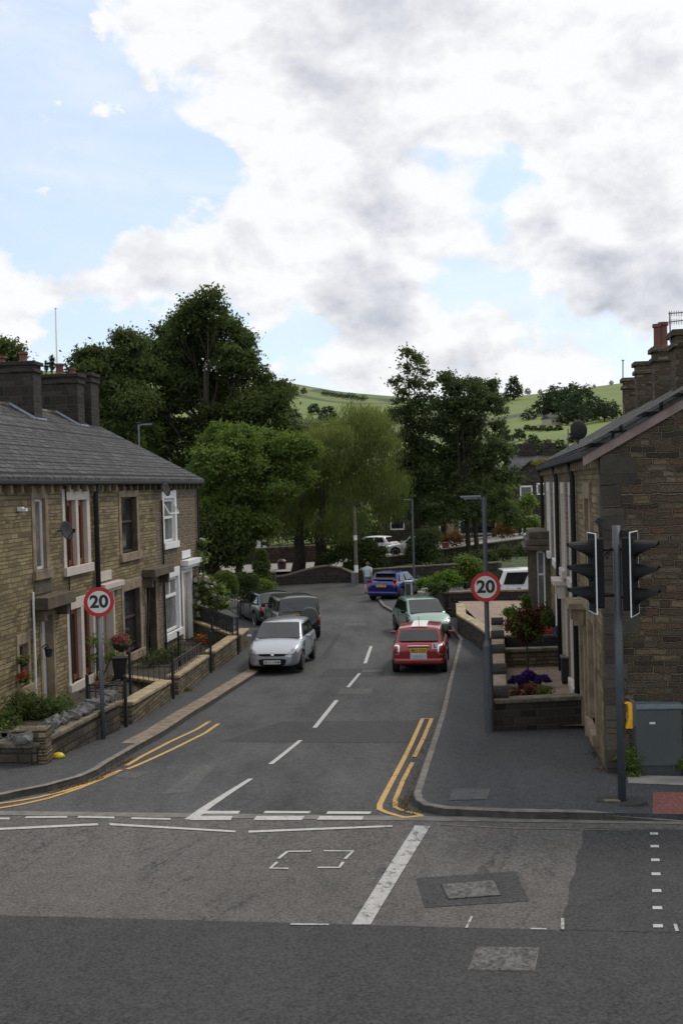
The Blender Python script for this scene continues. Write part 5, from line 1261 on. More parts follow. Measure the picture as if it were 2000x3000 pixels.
# ------------------------------------------------------------------ traffic signal
pT = gp(1822, 2347, .08)
ts = empty('traffic_signal', pT, 0, 'traffic signal post with two black three lamp heads facing left and right', 'traffic light')
mb = MB(); mb.tube([(0, 0, 0), (0, 0, at(1793, 1540, pT.y).z-pT.z)], .057, 20); mb.build('post', M_bluegrey, ts, smooth=True)
mb = MB(); mb.lathe([(.35, -.04), (.35, .006), (.01, .006)], n=20); o = mb.build('base_ring', M_asphd, ts); o.scale = (1, .7, 1)
mb = MB(); mb.box((-.15, -.02, .015), (.22, .09, .012)); mb.build('base_plate', M_kerbw, ts)
def zrow(y): return at(1820, y, pT.y).z-pT.z
def sighead(x0_, y0_, sgn, zt_, zb_, tilt=0.):
    """sgn -1 faces left, +1 faces right ; x0 = back plane of head"""
    h = zt_-zb_; zc = (zt_+zb_)/2; x0 = y0 = 0.
    mb = MB(); mb.box((x0+sgn*.075, y0, zc), (.15, .31, h)); hd = mb.build('signal_head', M_blackp, ts, bevel=.02)
    def sub(mbx, nm, mt, **k): o = mbx.build(nm, mt, hd, **k); return o
    xb = x0+sgn*.135
    mb = MB(); mb.box((xb, y0, zc), (.012, .50, h+.13)); sub(mb, 'backing_board', M_blackp)
    mb = MB(); 
    for s2 in (-1, 1): mb.box((xb+sgn*.002, y0+s2*.252, zc), (.016, .012, h+.15))
    for s2 in (-1, 1): mb.box((xb+sgn*.002, y0, zc+s2*(h/2+.07)), (.016, .50, .012))
    sub(mb, 'board_border', M_white)
    for k in range(3):
        zz = zc+(1-k)*h*.325; xv = x0+sgn*.15
        mb = MB(); vs = []; n = 18; 
        for j, (dx, rr, cut) in enumerate(((0, .140, 0), (.33, .122, 1))):
            for q in range(n+1):
                an = math.pi*(-.32+1.64*q/n); c_, s_ = math.cos(an), math.sin(an)
                ex = dx*min(1, .10+1.25*max(0, (s_+.60)/1.60)) if cut else 0
                vs.append((xv+sgn*ex, y0+c_*rr, zz+s_*rr))
        for j, (dx, rr, cut) in enumerate(((0, .134, 0), (.33, .116, 1))):
            for q in range(n+1):
                an = math.pi*(-.32+1.64*q/n); c_, s_ = math.cos(an), math.sin(an)
                ex = dx*min(1, .10+1.25*max(0, (s_+.60)/1.60)) if cut else 0
                vs.append((xv+sgn*ex, y0+c_*rr, zz+s_*rr))
        m_ = n+1; fs = [(q, q+1, m_+q+1, m_+q) for q in range(n)]+[(2*m_+q, 3*m_+q, 3*m_+q+1, 2*m_+q+1) for q in range(n)]+[(m_+q, m_+q+1, 3*m_+q+1, 3*m_+q) for q in range(n)]
        mb.mesh(vs, fs); sub(mb, 'visor', M_blackp, smooth=False)
        mb = MB(); mb.lathe([(.01, 0), (.098, 0), (.098, .02*sgn), (.01, .035*sgn)], (xv, y0, zz), 20, 'X'); sub(mb, 'lens', [plain('red_lens', (.10, .008, .006), .2), plain('amber_lens', (.12, .05, .005), .2), plain('green_lens', (.004, .05, .03), .2)][k])
    mb = MB(); 
    hd.location = (x0_, y0_, 0); hd.rotation_euler = (0, 0, tilt); ex_ = Matrix.Rotation(-tilt, 3, 'Z') @ Vector((-x0_, -y0_, 0))
    for zz in (zc+h*.33, zc-h*.33): mb.tube([(sgn*.02, 0, zz), (ex_.x*.5, ex_.y*.5, zz), (ex_.x, ex_.y, zz)], .022, 8)
    sub(mb, 'bracket', M_blackp)
    return hd
px2x = lambda px: (px-1808)/201.
sighead(px2x(1764), .0, -1, zrow(1574), zrow(1778))
sighead(px2x(1826), -.06, 1, zrow(1572), zrow(1786), R(-27))
mb = MB(); mb.box((px2x(1829), -.06, zrow(1563)), (.10, .10, .13)); mb.build('detector', M_black, ts, bevel=.01)
mb = MB(); mb.tube([(px2x(1764), 0, zrow(1574)), (px2x(1762), 0, zrow(1535))], .03, 8); mb.box((px2x(1757), -.01, zrow(1524)), (.09, .12, .08), M=Matrix.Rotation(R(35), 4, 'Y')); mb.build('camera_detector', M_black, ts)
mb = MB(); mb.tube([(px2x(1765), 0, zrow(1605)), (px2x(1778), -.03, zrow(1608)), (px2x(1783), -.05, zrow(1622)), (px2x(1777), -.05, zrow(1636)), (px2x(1774), -.03, zrow(1622)), (px2x(1788), 0, zrow(1615))], .012, 6); mb.build('cable', M_black, ts)
mb = MB(); pts = [(px2x(1826), zrow(2060)), (px2x(1832), zrow(2055)), (px2x(1836), zrow(2075)), (px2x(1836), zrow(2105)), (px2x(1828), zrow(2132))]
vs = []
for (x, z), hw in zip(pts, (.05, .055, .06, .06, .045)):
    for dx in (-.045, .05): vs += [(x+dx, -.06-hw, z), (x+dx, -.06+hw, z)]
fs = []
for i in range(4):
    a_ = i*4; b_ = a_+4
    for p_, q_ in ((0, 1), (1, 3), (3, 2), (2, 0)): fs.append((a_+p_, a_+q_, b_+q_, b_+p_))
fs += [(0, 1, 3, 2), (16, 18, 19, 17)]
mb.mesh(vs, fs); mb.build('push_button_unit', M_yellow, ts, bevel=.012)
mb = MB(); mb.box((px2x(1842), -.06, zrow(2088)), (.05, .15, .36)); mb.build('button_unit_back', M_bluegrey, ts, bevel=.01)
# cabinet
pc0 = gp(1860, 2286, .05); pc1 = gp(2000, 2290, .05)
cb = empty('signal_cabinet', (pc0.x+.40, pc0.y+.2, gz(pc0.x, pc0.y)+.09), R(-3), 'grey green roadside control cabinet against the stone gable', 'cabinet')
W_ = .735; mb = MB(); mb.box((0, 0, .08), (W_-.04, .36, .2)); mb.build('plinth', M_blackst if False else plain('cabinet_plinth', (.035, .04, .042), .6), cb)
mb = MB(); mb.box((0, 0, .64), (W_, .40, .94)); body = mb.build('casing', M_cab, cb, bevel=.008)
mb = MB(); mb.box((0, -.205, .62), (W_-.03, .012, .86)); d_ = mb.build('door', M_cab, cb, bevel=.004); mb = MB(); mb.tube([(W_*.43, -.225, .58), (W_*.43, -.225, .64)], .014, 8); h_ = mb.build('handle', M_chrome, d_)
mb = MB(); mb.box((-.10, -.214, .86), (.09, .004, .035)); mb.build('label_plate', M_signw, d_)
mb = MB(); b4 = [(-W_/2-.02, -.23, 1.08), (W_/2+.02, -.23, 1.08), (W_/2+.02, .23, 1.08), (-W_/2-.02, .23, 1.08)]; mb.hexa(b4, [(x_*.97, y_*.9, 1.16) for x_, y_, z_ in b4]); mb.build('lid', plain('cabinet_lid', (.10, .125, .135), .5), cb, bevel=.01)
o = bush('grass_tuft', 'rough grass growing between the cabinet and the stone gable', [lp(1843, 2230, 18, 17.2, 1.6), lp(1848, 2262, 18, 17.2, .9), lp(2005, 2240, 14, 17.2, 1.6)], 1500, .10, L_mid, 'grass', seed=50, stem=False, spread=.05, aspect=.2)
# ------------------------------------------------------------------ cars
def boolcut(o, cutters):
    objs = []
    for c_ in cutters:
        k = c_.build('cutter', M_rubber); objs.append(k); md = o.modifiers.new('b', 'BOOLEAN'); md.operation = 'DIFFERENCE'; md.object = k; md.solver = 'EXACT'
    dg = bpy.context.evaluated_depsgraph_get(); dg.update()
    me = bpy.data.meshes.new_from_object(o.evaluated_get(dg)); o.modifiers.clear(); old = o.data; o.data = me; me.name = o.name
    for k in objs: bpy.data.objects.remove(k)
def loft(mb, secs, mi=0, cap=True):
    n = len(secs[0]); i0 = len(mb.v); vs = [p for s_ in secs for p in s_]; fs = []
    for i in range(len(secs)-1):
        for j in range(n-1): fs.append((i*n+j, i*n+j+1, (i+1)*n+j+1, (i+1)*n+j))
        fs.append((i*n+n-1, i*n, (i+1)*n, (i+1)*n+n-1))
    if cap: fs += [tuple(range(n-1, -1, -1)), tuple(range((len(secs)-1)*n, len(secs)*n))]
    mb.mesh(vs, fs, mi)
def car(label, pos, head, S, pm, cat='car', name='parked_car', plate=None, rplate=None, extras=None):
    """local +Y forward. S: dict"""
    L, W, H = S['L'], S['W'], S['H']; hw = W/2; bz = S.get('belt', .92); hz = S.get('hood', .95); nz_ = S.get('nose', .72); tz = S.get('tail', .98)
    root = empty(name, pos, head, label, cat)
    yf, yr = L/2, -L/2; wb = S.get('wb', L*.63); yfw = S.get('yfw', L/2-.78); yrw = yfw-wb; wr = S.get('wr', .31); cl = S.get('clear', .19)
    fb = S['fb']; ff = S['rf']; rr = S['rr']; rb = S['rb']      # windscreen base, roof front, roof rear, rear glass base (y)
    def sec(y, w_, zt, zb_):
        w_ = w_*hw; zm = (zt*.5+zb_*.5); half = [(0, zt+.025), (w_*.55, zt+.018), (w_*.88, zt-.012), (w_*.965, zt-.07), (w_*1.0, zm+.08), (w_*.99, zm-.05), (w_*.955, zb_+.06), (w_*.80, zb_), (0, zb_)]
        return [Vector((x, y, z)) for x, z in half]+[Vector((-x, y, z)) for x, z in half[-2:0:-1]]
    rl_ = S.get('rear_low', .38)
    secs = [sec(yr, .74, tz*.74, rl_+.04), sec(yr+.02, .86, tz*.82, rl_-.06), sec(yr+.10, .955, tz*.97, cl+.06), sec(yr+.35, .99, tz, cl+.02), sec(yr*.45, 1., max(bz, tz-.02), cl), sec(0, 1., bz, cl), sec(fb, 1., hz, cl),
            sec(fb+(yf-fb)*.45, .985, (hz*.6+nz_*.4), cl), sec(yf-.28, .93, nz_+.04, cl+.02), sec(yf-.10, .84, nz_-.05, cl+.03), sec(yf-.02, .72, nz_-.14, cl+.06), sec(yf, .60, nz_-.22, cl+.12)]
    mb = MB(); loft(mb, secs); body = mb.build('body', [pm, M_rubber], root, smooth=True, sub=2)
    cut = []
    for y in (yfw, yrw):
        c_ = MB(); c_.lathe([(.001, -hw*1.3), (wr+.055, -hw*1.3), (wr+.055, hw*1.3), (.001, hw*1.3)], (0, y, wr+.02), 28, 'X'); cut.append(c_)
    inv = root.matrix_world.copy()
    body.parent = None; boolcut(body, cut); body.parent = root
    for p in body.data.polygons:
        c_ = p.center
        p.use_smooth = True
        for y in (yfw, yrw):
            d_ = math.hypot(c_.y-y, c_.z-wr-.02)
            if d_ < wr+.056 and abs(p.normal.x) < .5: p.material_index = 1; p.use_smooth = False
        if c_.z < cl+.07: p.material_index = 1
    bm = bmesh.new(); bm.from_mesh(body.data); bmesh.ops.triangulate(bm, faces=[f for f in bm.faces if len(f.verts) > 4]); bm.to_mesh(body.data); bm.free()
    from mathutils.bvhtree import BVHTree
    bvh = BVHTree.FromPolygons([v.co.copy() for v in body.data.vertices], [tuple(p.vertices) for p in body.data.polygons])
    def patch(nm, c4, d, mat, off=.014, p_=3.2, parent=root, n=32, rings=9):
        """panel hugging the body: four corner points projected along d"""
        d = Vector(d).normalized(); c4 = [Vector(c) for c in c4]; vs = []; 
        for r_ in range(rings+1):
            for q in range(n):
                an = 2*math.pi*q/n; cx_, sy_ = math.cos(an), math.sin(an); m_ = (abs(cx_)**p_+abs(sy_)**p_)**(-1/p_)*r_/rings
                u_, v_ = (cx_*m_+1)/2, (sy_*m_+1)/2; P = c4[0].lerp(c4[1], u_).lerp(c4[3].lerp(c4[2], u_), v_)
                hit = bvh.ray_cast(P-d*3, d)
                h_ = hit[0] if hit[0] is not None else P
                o_ = off if r_ < rings else -.012
                vs.append(h_-d*o_)
        fs = [(r_*n+q, r_*n+(q+1) % n, (r_+1)*n+(q+1) % n, (r_+1)*n+q) for r_ in range(rings) for q in range(n)]
        mb = MB(); mb.mesh(vs, fs); return mb.build(nm, mat, parent, smooth=True)
    # dark axle block fills the arches
    mb = MB(); mb.box((0, (yfw+yrw)/2, cl+.2), (W*.72, wb+.8, .3)); mb.build('underbody', M_rubber, root)
    # greenhouse
    wb_ = hw*S.get('gb', .93); wt = hw*S.get('gt', .76); zr = H
    st = [(rb, bz-.10+(tz-bz)*.6, wb_*.96, 0), (rr, zr-.07, wt*.97, 1), ((rr+ff)/2+.05, zr-.018, wt, 1), (ff, zr-.05, wt*.98, 1), (fb, hz-.06, wb_*.97, 0)]
    bot = [(x[0] if x[3] == 0 else rb+(fb-rb)*((x[0]-rr)/(ff-rr)*.62+.19)) for x in st]
    # roof + frame shell
    def G_(s, t, side):       # side panel point : s along 0..1 rear->front , t up
        yb = rb+(fb-rb)*s; yt = rr+(ff-rr)*s; zb_ = bz-.05; zt_ = zr-.07
        return Vector((side*(wb_+(wt-wb_)*t), yb+(yt-yb)*t, zb_+(zt_-zb_)*t))
    def R_(s, t):             # rear panel s -1..1
        return Vector((s*(wb_+(wt-wb_)*t)*.97, rb+(rr-rb)*t, (tz-.04)+(zr-.06-tz+.04)*t))
    def F_(s, t):
        return Vector((s*(wb_+(wt-wb_)*t)*.97, fb+(ff-fb)*t, (hz-.03)+(zr-.05-hz+.03)*t))
    mb = MB()
    k5 = [Vector((0, 0, 0))]
    ring = lambda y, w_, z, crown: [Vector((-w_, y, z)), Vector((-w_*.5, y, z+crown*.8)), Vector((0, y, z+crown)), Vector((w_*.5, y, z+crown*.8)), Vector((w_, y, z))]
    top = [ring(rr, wt*.97, zr-.07, .045), ring(rr*.7+ff*.3, wt, zr-.045, .05), ring(rr*.35+ff*.65, wt, zr-.045, .05), ring(ff, wt*.97, zr-.07, .045)]
    base = [[Vector((x*wb_, rb, bz-.12)) for x in (-.97, -.5, 0, .5, .97)], None, None, [Vector((x*wb_, fb, hz-.10)) for x in (-.97, -.5, 0, .5, .97)]]
    vs = [p for r in top for p in r]; fs = [(i*5+j, i*5+j+1, i*5+j+6, i*5+j+5) for i in range(3) for j in range(4)]
    o0 = len(vs); vs += base[0]+base[3]; fs += [(j, j+1, o0+j+1, o0+j) for j in range(4)]+[(15+j, o0+5+j, o0+6+j, 16+j) for j in range(4)]
    fs += [(o0, o0+5, 15, 10, 5, 0), (o0+4, 4, 9, 14, 19, o0+9)]
    mb.mesh(vs, fs); gh = mb.build('roof', pm, root, smooth=False, bevel=.035); gh.data.polygons.foreach_set('use_smooth', [True]*len(gh.data.polygons))
    def panel(nm, pts, mat, off=.012, th=.014, parent=root):
        n_ = (pts[1]-pts[0]).cross(pts[-1]-pts[0]).normalized(); cc = sum(pts, Vector())/len(pts)
        if n_.dot(cc-Vector((0, (rb+fb)/2, 1.0))) < 0: n_ = -n_
        mb = MB(); n = len(pts); lo = [p+n_*(off-th) for p in pts]; hi = [p+n_*off for p in pts]
        mb.mesh(lo+hi, [tuple(range(n)), tuple(range(n, 2*n))]+[(i, (i+1) % n, n+(i+1) % n, n+i) for i in range(n)])
        return mb.build(nm, mat, parent)
    def rounded(f, s0, s1, t0, t1, rs=.08, rt=.12):
        P = []
        for (cs, ct, a0_) in ((s1-rs, t1-rt, 0), (s0+rs, t1-rt, 90), (s0+rs, t0+rt, 180), (s1-rs, t0+rt, 270)):
            for k in range(4): an = R(a0_+k*30); P.append(f(cs+rs*math.cos(an), ct+rt*math.sin(an)))
        return P
    ro, gl = .014, M_cglass
    panel('windscreen', rounded(F_, -.93, .93, .06, .95, .07, .06), gl, .016)
    rg_ = S.get('rglass', (.12, .88)); panel('rear_window', rounded(R_, -.86, .86, rg_[0], rg_[1]), gl, S.get('roff', .016))
    for side in (-1, 1):
        for (s0, s1) in S.get('sw', ((.10, .46), (.50, .92))):
            panel('side_window', [G_(s0+.02, .14, side), G_(s1-.02, .14, side), G_(s1, .88, side), G_(s0, .88, side)], gl)
    # lights
    def blob(nm, c_, sz, mat, rot=0, parent=root, tilt=0):
        mb = MB(); mb.lathe([(.02, -.5), (.36, -.42), (.5, -.15), (.5, .15), (.36, .42), (.02, .5)], n=14)
        M_ = Matrix.Rotation(rot, 3, 'Z') @ Matrix.Rotation(tilt, 3, 'X'); mb.v = [tuple(M_ @ Vector((v[0]*sz[0], v[1]*sz[1], v[2]*sz[2])) + Vector(c_)) for v in mb.v]; return mb.build(nm, mat, parent, smooth=True)
    hl = S.get('hl', (.74, nz_-.08, .30, .20)); tl = S.get('tl', (.84, tz-.15, .14, .30))
    for side in (-1, 1):
        sd = side; x0_, z0_, w_, h_ = hl
        patch('headlight', [(sd*hw*(x0_-.26), yf, z0_-h_*.70), (sd*hw*(x0_+.24), yf, z0_-h_*.25), (sd*hw*(x0_+.27), yf, z0_+h_*1.1), (sd*hw*(x0_-.02), yf, z0_+h_*.45)], (-sd*.28, -1, -.25), M_headl)
        x0_, z0_, w_, h_ = tl
        patch('tail_light', [(sd*(hw*x0_-w_*.62), yr, z0_-h_*.5), (sd*(hw*x0_+w_*.6), yr, z0_-h_*.5), (sd*(hw*x0_+w_*.6), yr, z0_+h_*.5), (sd*(hw*x0_-w_*.45), yr, z0_+h_*.5)], (-sd*.35, 1, 0), M_lamp_red)
        # mirror
        mb = MB(); c_ = (side*(hw+.10), fb-.20, bz+.06); mb.box(c_, (.17, .09, .11)); mb.build('door_mirror', S.get('mirror', pm), root, bevel=.03)
        # handle + door seams
        for yy in S.get('handles', ((rb+fb)/2+.05,)):
            mb = MB(); mb.box((side*(hw*1.0), yy, bz-.14), (.03, .16, .03)); mb.build('door_handle', S.get('hm', pm), root, bevel=.008)
        for yy in S.get('seams', ((rb+fb)/2-.15, fb-.12)): mb = MB(); mb.box((side*hw*.990, yy, bz-.30), (.018, .010, .50)); mb.build('door_seam', M_dark, root)
    g0 = S.get('grille', [(0, nz_-.20, .75, .07), (0, .36, .70, .17)])
    for x, z, w_, h_ in g0:
        patch('grille', [(x-w_*.40, yf, z-h_/2), (x+w_*.40, yf, z-h_/2), (x+w_*.5, yf, z+h_/2), (x-w_*.5, yf, z+h_/2)], (0, -1, 0), M_blackp, p_=5)
    if S.get('badge'): blob('badge', (0, yf+.012, nz_-.19), (.13, .03, .08), M_chrome)
    def pl8(nm, txt, y, z, mat, rot, tilt=0):
        e = bpy.data.objects.new(nm, None); bpy.data.objects.remove(e)
        mb = MB(); mb.box((0, 0, 0), (.52, .015, .115)); o = mb.build(nm, mat, root); o.location = (0, y, z); o.rotation_euler = (tilt, 0, rot)
        textmesh('plate_text', txt, .105, M_black, o, (0, -.009, -.004), .001, (math.pi/2, 0, 0), .003, .98)
    if plate: pl8('number_plate', plate, yf+.045, S.get('fpz', .40), M_plate_w, math.pi)
    if rplate: pl8('number_plate', rplate, yr-.025, S.get('rpz', .62), M_plate_y, 0)
    if not S.get('nobump'):
        mb = MB(); mb.box((0, yr+.10, rl_+.0), (W*.90, .28, .20)); mb.build('rear_bumper', S.get('bump', pm), root, bevel=.07)
    # wheels
    for y in (yfw, yrw):
        for side in (-1, 1):
            xo = side*(hw-.105)
            mb = MB(); mb.lathe([(wr*.6, -.10), (wr*.93, -.10), (wr, -.07), (wr, .07), (wr*.93, .10), (wr*.6, .10)], (xo, y, wr), 28, 'X'); w_ = mb.build('wheel', M_rubber, root, smooth=False)
            mb = MB(); mb.lathe([(.01, side*.055), (wr*.60, side*.06)], (xo, y, wr), 24, 'X', 1); mb.lathe([(wr*.60, side*.06), (wr*.60, side*.10), (wr*.68, side*.106), (wr*.68, side*.06)], (xo, y, wr), 24, 'X'); mb.lathe([(.01, side*.10), (wr*.14, side*.095), (wr*.16, side*.06)], (xo, y, wr), 12, 'X')
            for k in range(S.get('spokes', 5)):
                an = 2*math.pi*k/S.get('spokes', 5); mb.box((xo+side*.085, y+math.cos(an)*wr*.36, wr+math.sin(an)*wr*.36), (.02, wr*.5, .055), M=Matrix.Rotation(an, 4, 'X'))
            mb.build('rim', [S.get('rim', M_alloy), M_dark], w_)
    if extras: extras(root, dict(yf=yf, yr=yr, hw=hw, H=H, R_=R_, F_=F_, panel=panel, blob=blob, patch=patch, wt=wt, rr=rr, ff=ff, zr=zr, pm=pm, tz=tz, bz=bz))
    return root
P_silver = paint('silver_paint', (.42, .44, .47), .6, .28); P_red = paint('red_paint', (.27, .008, .010), .2, .3); P_green = paint('pale_green_paint', (.26, .36, .305), .65, .24)
P_blue = paint('blue_paint', (.009, .007, .13), .35, .28); P_dkgreen = paint('dark_green_paint', (.022, .03, .018), .3, .35); P_blk = paint('black_paint', (.012, .013, .015), .3, .25); P_wht = paint('white_car_paint', (.62, .62, .62), .0, .35)
hatch = dict(L=3.94, W=1.71, H=1.49, belt=.98, hood=1.0, nose=.78, tail=1.02, fb=.98, rf=.22, rr=-1.35, rb=-1.82, wr=.305, badge=True, rglass=(.15, .85), hl=(.70, .70, .34, .20), grille=[(0, .60, 1.02, .085), (0, .37, .98, .24)], spokes=7, fpz=.385)
def wheelpos(px, py, dz=0): return gp(px, py, dz)
def centre(p, head, lx, ly):
    """car centre given the world ground point of local (lx,ly)"""
    c_, s_ = math.cos(head), math.sin(head); return Vector((p.x-(c_*lx-s_*ly), p.y-(s_*lx+c_*ly), 0))
def place(p, head, lx, ly, dz=0.):
    c_ = centre(p, head, lx, ly); c_.z = gz(c_.x, c_.y)+dz; return c_
def pitchfix(root, dz=0):
    h = root.rotation_euler.z; f = Vector((-math.sin(h), math.cos(h), 0)); c_ = root.location; z1 = gz(c_.x+f.x*1.2, c_.y+f.y*1.2); z0 = gz(c_.x-f.x*1.2, c_.y-f.y*1.2)
    root.rotation_mode = 'XYZ'; root.rotation_euler = (math.atan2(z1-z0, 2.4), 0, h); root.location.z = (z1+z0)/2+.006+dz
h1 = math.pi-R(7.0)          # facing the camera
r1 = car('silver hatchback facing the camera, parked half on the left kerb', place(wheelpos(881, 1968), h1, -.855+.1, 1.19), h1, hatch, P_silver, plate='EK12 UXM'); pitchfix(r1, .03)
# red small hatch
def mini_ex(root, e):
    for x0, x1 in ((-.16, .16),):
        mb = MB(); H = e['H']; wt = e['wt']
        yy = [e['rr']-.01, e['rr']*.7+e['ff']*.3, e['rr']*.35+e['ff']*.65, e['ff']+.01]; zz = [H-.07, H-.045, H-.045, H-.07]; cr = [.045, .05, .05, .045]
        vs = [(x, y, z+c_*(1-.2*abs(x)/(wt*.5))+.012) for y, z, c_ in zip(yy, zz, cr) for x in (-.24, 0, .24)]
        mb.mesh(vs, [(i*3+j, i*3+j+1, i*3+j+4, i*3+j+3) for i in range(3) for j in range(2)]); mb.build('roof_stripe', M_white, root)
    mb = MB(); mb.box((0, e['yr']+.03, .93), (.46, .10, .12)); mb = MB(); e['patch']('tailgate_stripe', [(-.23, 0, .89), (.23, 0, .89), (.23, 0, .985), (-.23, 0, .985)], (0, 1, -.35), M_white, p_=12)
    mb = MB(); mb.box((0, e['yr']-.03, .865), (.66, .05, .04)); mb.build('chrome_handle_bar', M_chrome, root, bevel=.012)
    mb = MB(); mb.box((.50, e['yr']+.0, .86), (.18, .03, .18)); lpl = mb.build('learner_plate', M_white, root); textmesh('plate_letter', 'L', .16, M_red, lpl, (.50, e['yr']-.018, .86), .001, (math.pi/2, 0, 0), .008)
    mb = MB(); mb.box((0, e['yr']-.02, .56), (.50, .02, .20)); bd = mb.build('white_notice_board', M_signw, root)
    mb = MB(); mb.box((0, e['yr']-.032, .53), (.44, .004, .12)); mb.build('notice_print', plain('pale_blue_print', (.40, .45, .55), .5), bd)
    for s_ in (-1, 1):
        hx = e['hw']*.82; e['patch']('tail_light_rim', [(s_*(hx-.135), e['yr'], .575), (s_*(hx+.135), e['yr'], .575), (s_*(hx+.11), e['yr'], .91), (s_*(hx-.11), e['yr'], .91)], (-s_*.35, 1, 0), M_chrome, off=.009)
    mb = MB(); mb.tube([(0, e['rr']+.15, e['H']-.02), (0, e['rr']-.1, e['H']+.32)], .008, 5); mb.build('aerial', M_black, root)
    for s_ in (-1, 1):
        mb = MB(); mb.hexa([(s_*e['wt']*.98, e['rr'], .0+e['H']-.30), (s_*e['wt']*1.02, e['rr']+.1, e['H']-.30), (s_*e['wt']*1.02, e['ff'], e['H']-.30), (s_*e['wt']*.98, e['ff'], e['H']-.30)], [(s_*e['wt']*.9, e['rr'], e['H']-.13), (s_*e['wt']*.92, e['rr']+.1, e['H']-.13), (s_*e['wt']*.92, e['ff'], e['H']-.13), (s_*e['wt']*.9, e['ff'], e['H']-.13)]); mb.build('pillar_trim', M_blackp, root)
mini = dict(L=3.70, W=1.683, H=1.41, belt=.93, hood=.95, nose=.80, tail=.97, fb=.82, rf=.42, rr=-1.28, rb=-1.72, wr=.305, yfw=1.22, wb=2.467, rglass=(.14, .86), tl=(.82, .74, .15, .26), gb=.90, gt=.78, rpz=.735, sw=((.10, .36), (.40, .93)), mirror=P_red, rear_low=.40)
h2 = R(-7.0)
r2 = car('red hatchback with white stripes and learner plate seen from behind on the right', place(wheelpos(1160, 1968), h2, -.842+.1, -1.247), h2, mini, P_red, rplate='MJ12 CXX', extras=mini_ex); pitchfix(r2)
g206 = dict(L=3.84, W=1.66, H=1.43, belt=.92, hood=.93, nose=.70, tail=.96, fb=1.08, rf=.25, rr=-1.25, rb=-1.78, wr=.30, hl=(.74, .66, .34, .22), grille=[(0, .33, .80, .20)], sw=((.08, .40), (.44, .92)), bump=M_blackp, mirror=M_blackp, badge=True)
h3 = math.pi+R(10)
def gex(root, e):
    mb = MB(); mb.box((0, e['yf']-.10, .45), (1.36, .16, .07)); mb.build('bumper_strip', M_blackp, root, bevel=.03)
r3 = car('pale metallic green hatchback facing the camera behind the red car', place(wheelpos(1162, 1848), h3, .83-.1, -1.22), h3, g206, P_green, plate='X481 KBA', extras=gex); pitchfix(r3)
fiesta = dict(L=4.1, W=1.74, H=1.47, belt=.98, hood=.98, nose=.76, tail=1.04, fb=.95, rf=.1, rr=-1.35, rb=-1.86, wr=.32, tl=(.84, .98, .20, .30), rpz=.80, rear_low=.42, rglass=(.25, .85), sw=((.12, .44), (.48, .92)))
def bex(root, e):
    mb = MB(); mb.box((0, e['rr']-.12, e['H']-.06), (1.1, .3, .03)); mb.build('spoiler', e['pm'], root, bevel=.012)
h4 = R(-24)
r4 = car('bright blue hatchback seen from behind, parked at the far bend', place(wheelpos(1093, 1758), h4, -.87+.1, -1.3), h4, fiesta, P_blue, rplate='PE13 VUF', extras=bex); pitchfix(r4)
suv = dict(L=4.15, W=1.74, H=1.70, belt=1.12, hood=1.08, nose=.92, tail=1.12, fb=.85, rf=.35, rr=-1.86, rb=-2.0, wr=.36, clear=.26, tl=(.92, .82, .13, .34), rpz=.98, gb=.95, gt=.84, rear_low=.50, rglass=(.12, .88), sw=((.04, .30), (.34, .60), (.64, .95)), bump=M_blackp, mirror=M_blackp, handles=(.2, -.7), roff=.05)
def sex(root, e):
    mb = MB(); mb.lathe([(.01, 0), (.31, 0), (.35, -.04), (.35, -.19), (.31, -.22), (.01, -.23)], (.33, e['yr']-.02, .97), 26, 'Y'); mb.build('spare_wheel_cover', plain('grey_vinyl', (.085, .09, .09), .5), root, smooth=False)
    e['patch']('tailgate_trim', [(-.80, e['yr'], .90), (.80, e['yr'], .90), (.80, e['yr'], 1.07), (-.80, e['yr'], 1.07)], (0, 1, 0), plain('gold_trim', (.20, .185, .14), .4, .3), p_=12)
h5 = R(13)
r5 = car('dark green off road vehicle with a spare wheel behind the silver car', place(wheelpos(927, 1873), h5, .87-.1, -1.3), h5, suv, P_dkgreen, rplate='K725 FRN', extras=sex); pitchfix(r5, .03)
est = dict(L=4.35, W=1.76, H=1.46, belt=.98, hood=.98, nose=.76, tail=1.02, fb=.95, rf=.15, rr=-1.5, rb=-2.0, wr=.32, rear_low=.42)
h6 = R(20)
pe = at(772, 1735, 47.5); r6 = car('black hatchback with a bright roof edge behind the dark green vehicle', Vector((pe.x, pe.y+.6, gz(pe.x, pe.y))), h6, est, P_blk, rplate='YF06 LWN'); pitchfix(r6, .02)
van = dict(L=4.5, W=1.84, H=1.96, belt=1.22, hood=1.12, nose=.95, tail=1.2, fb=1.95, rf=1.55, rr=-2.12, rb=-2.2, wr=.32, clear=.2, gb=.98, gt=.86, rear_low=.45, sw=((.03, .32), (.36, .64), (.68, .95)), handles=(.3, .9), seams=(.15, 1.4), hm=M_blackp)
h7 = R(92)
pv = at(1455, 1700, 50.5)
r7 = car('white camper van facing left behind the dark boundary wall', Vector((pv.x+1.75, 50.6, gz(pv.x+2, 50.6))), h7, van, P_wht, cat='van', name='parked_van')
far1 = dict(L=4.2, W=1.75, H=1.45, belt=.96, hood=.96, nose=.74, tail=1.0, fb=1.0, rf=.25, rr=-1.4, rb=-1.9, wr=.32)
#@@PART5
# ------------------------------------------------------------------ far middle ground
def zoff(x, y): return gz(x, y)
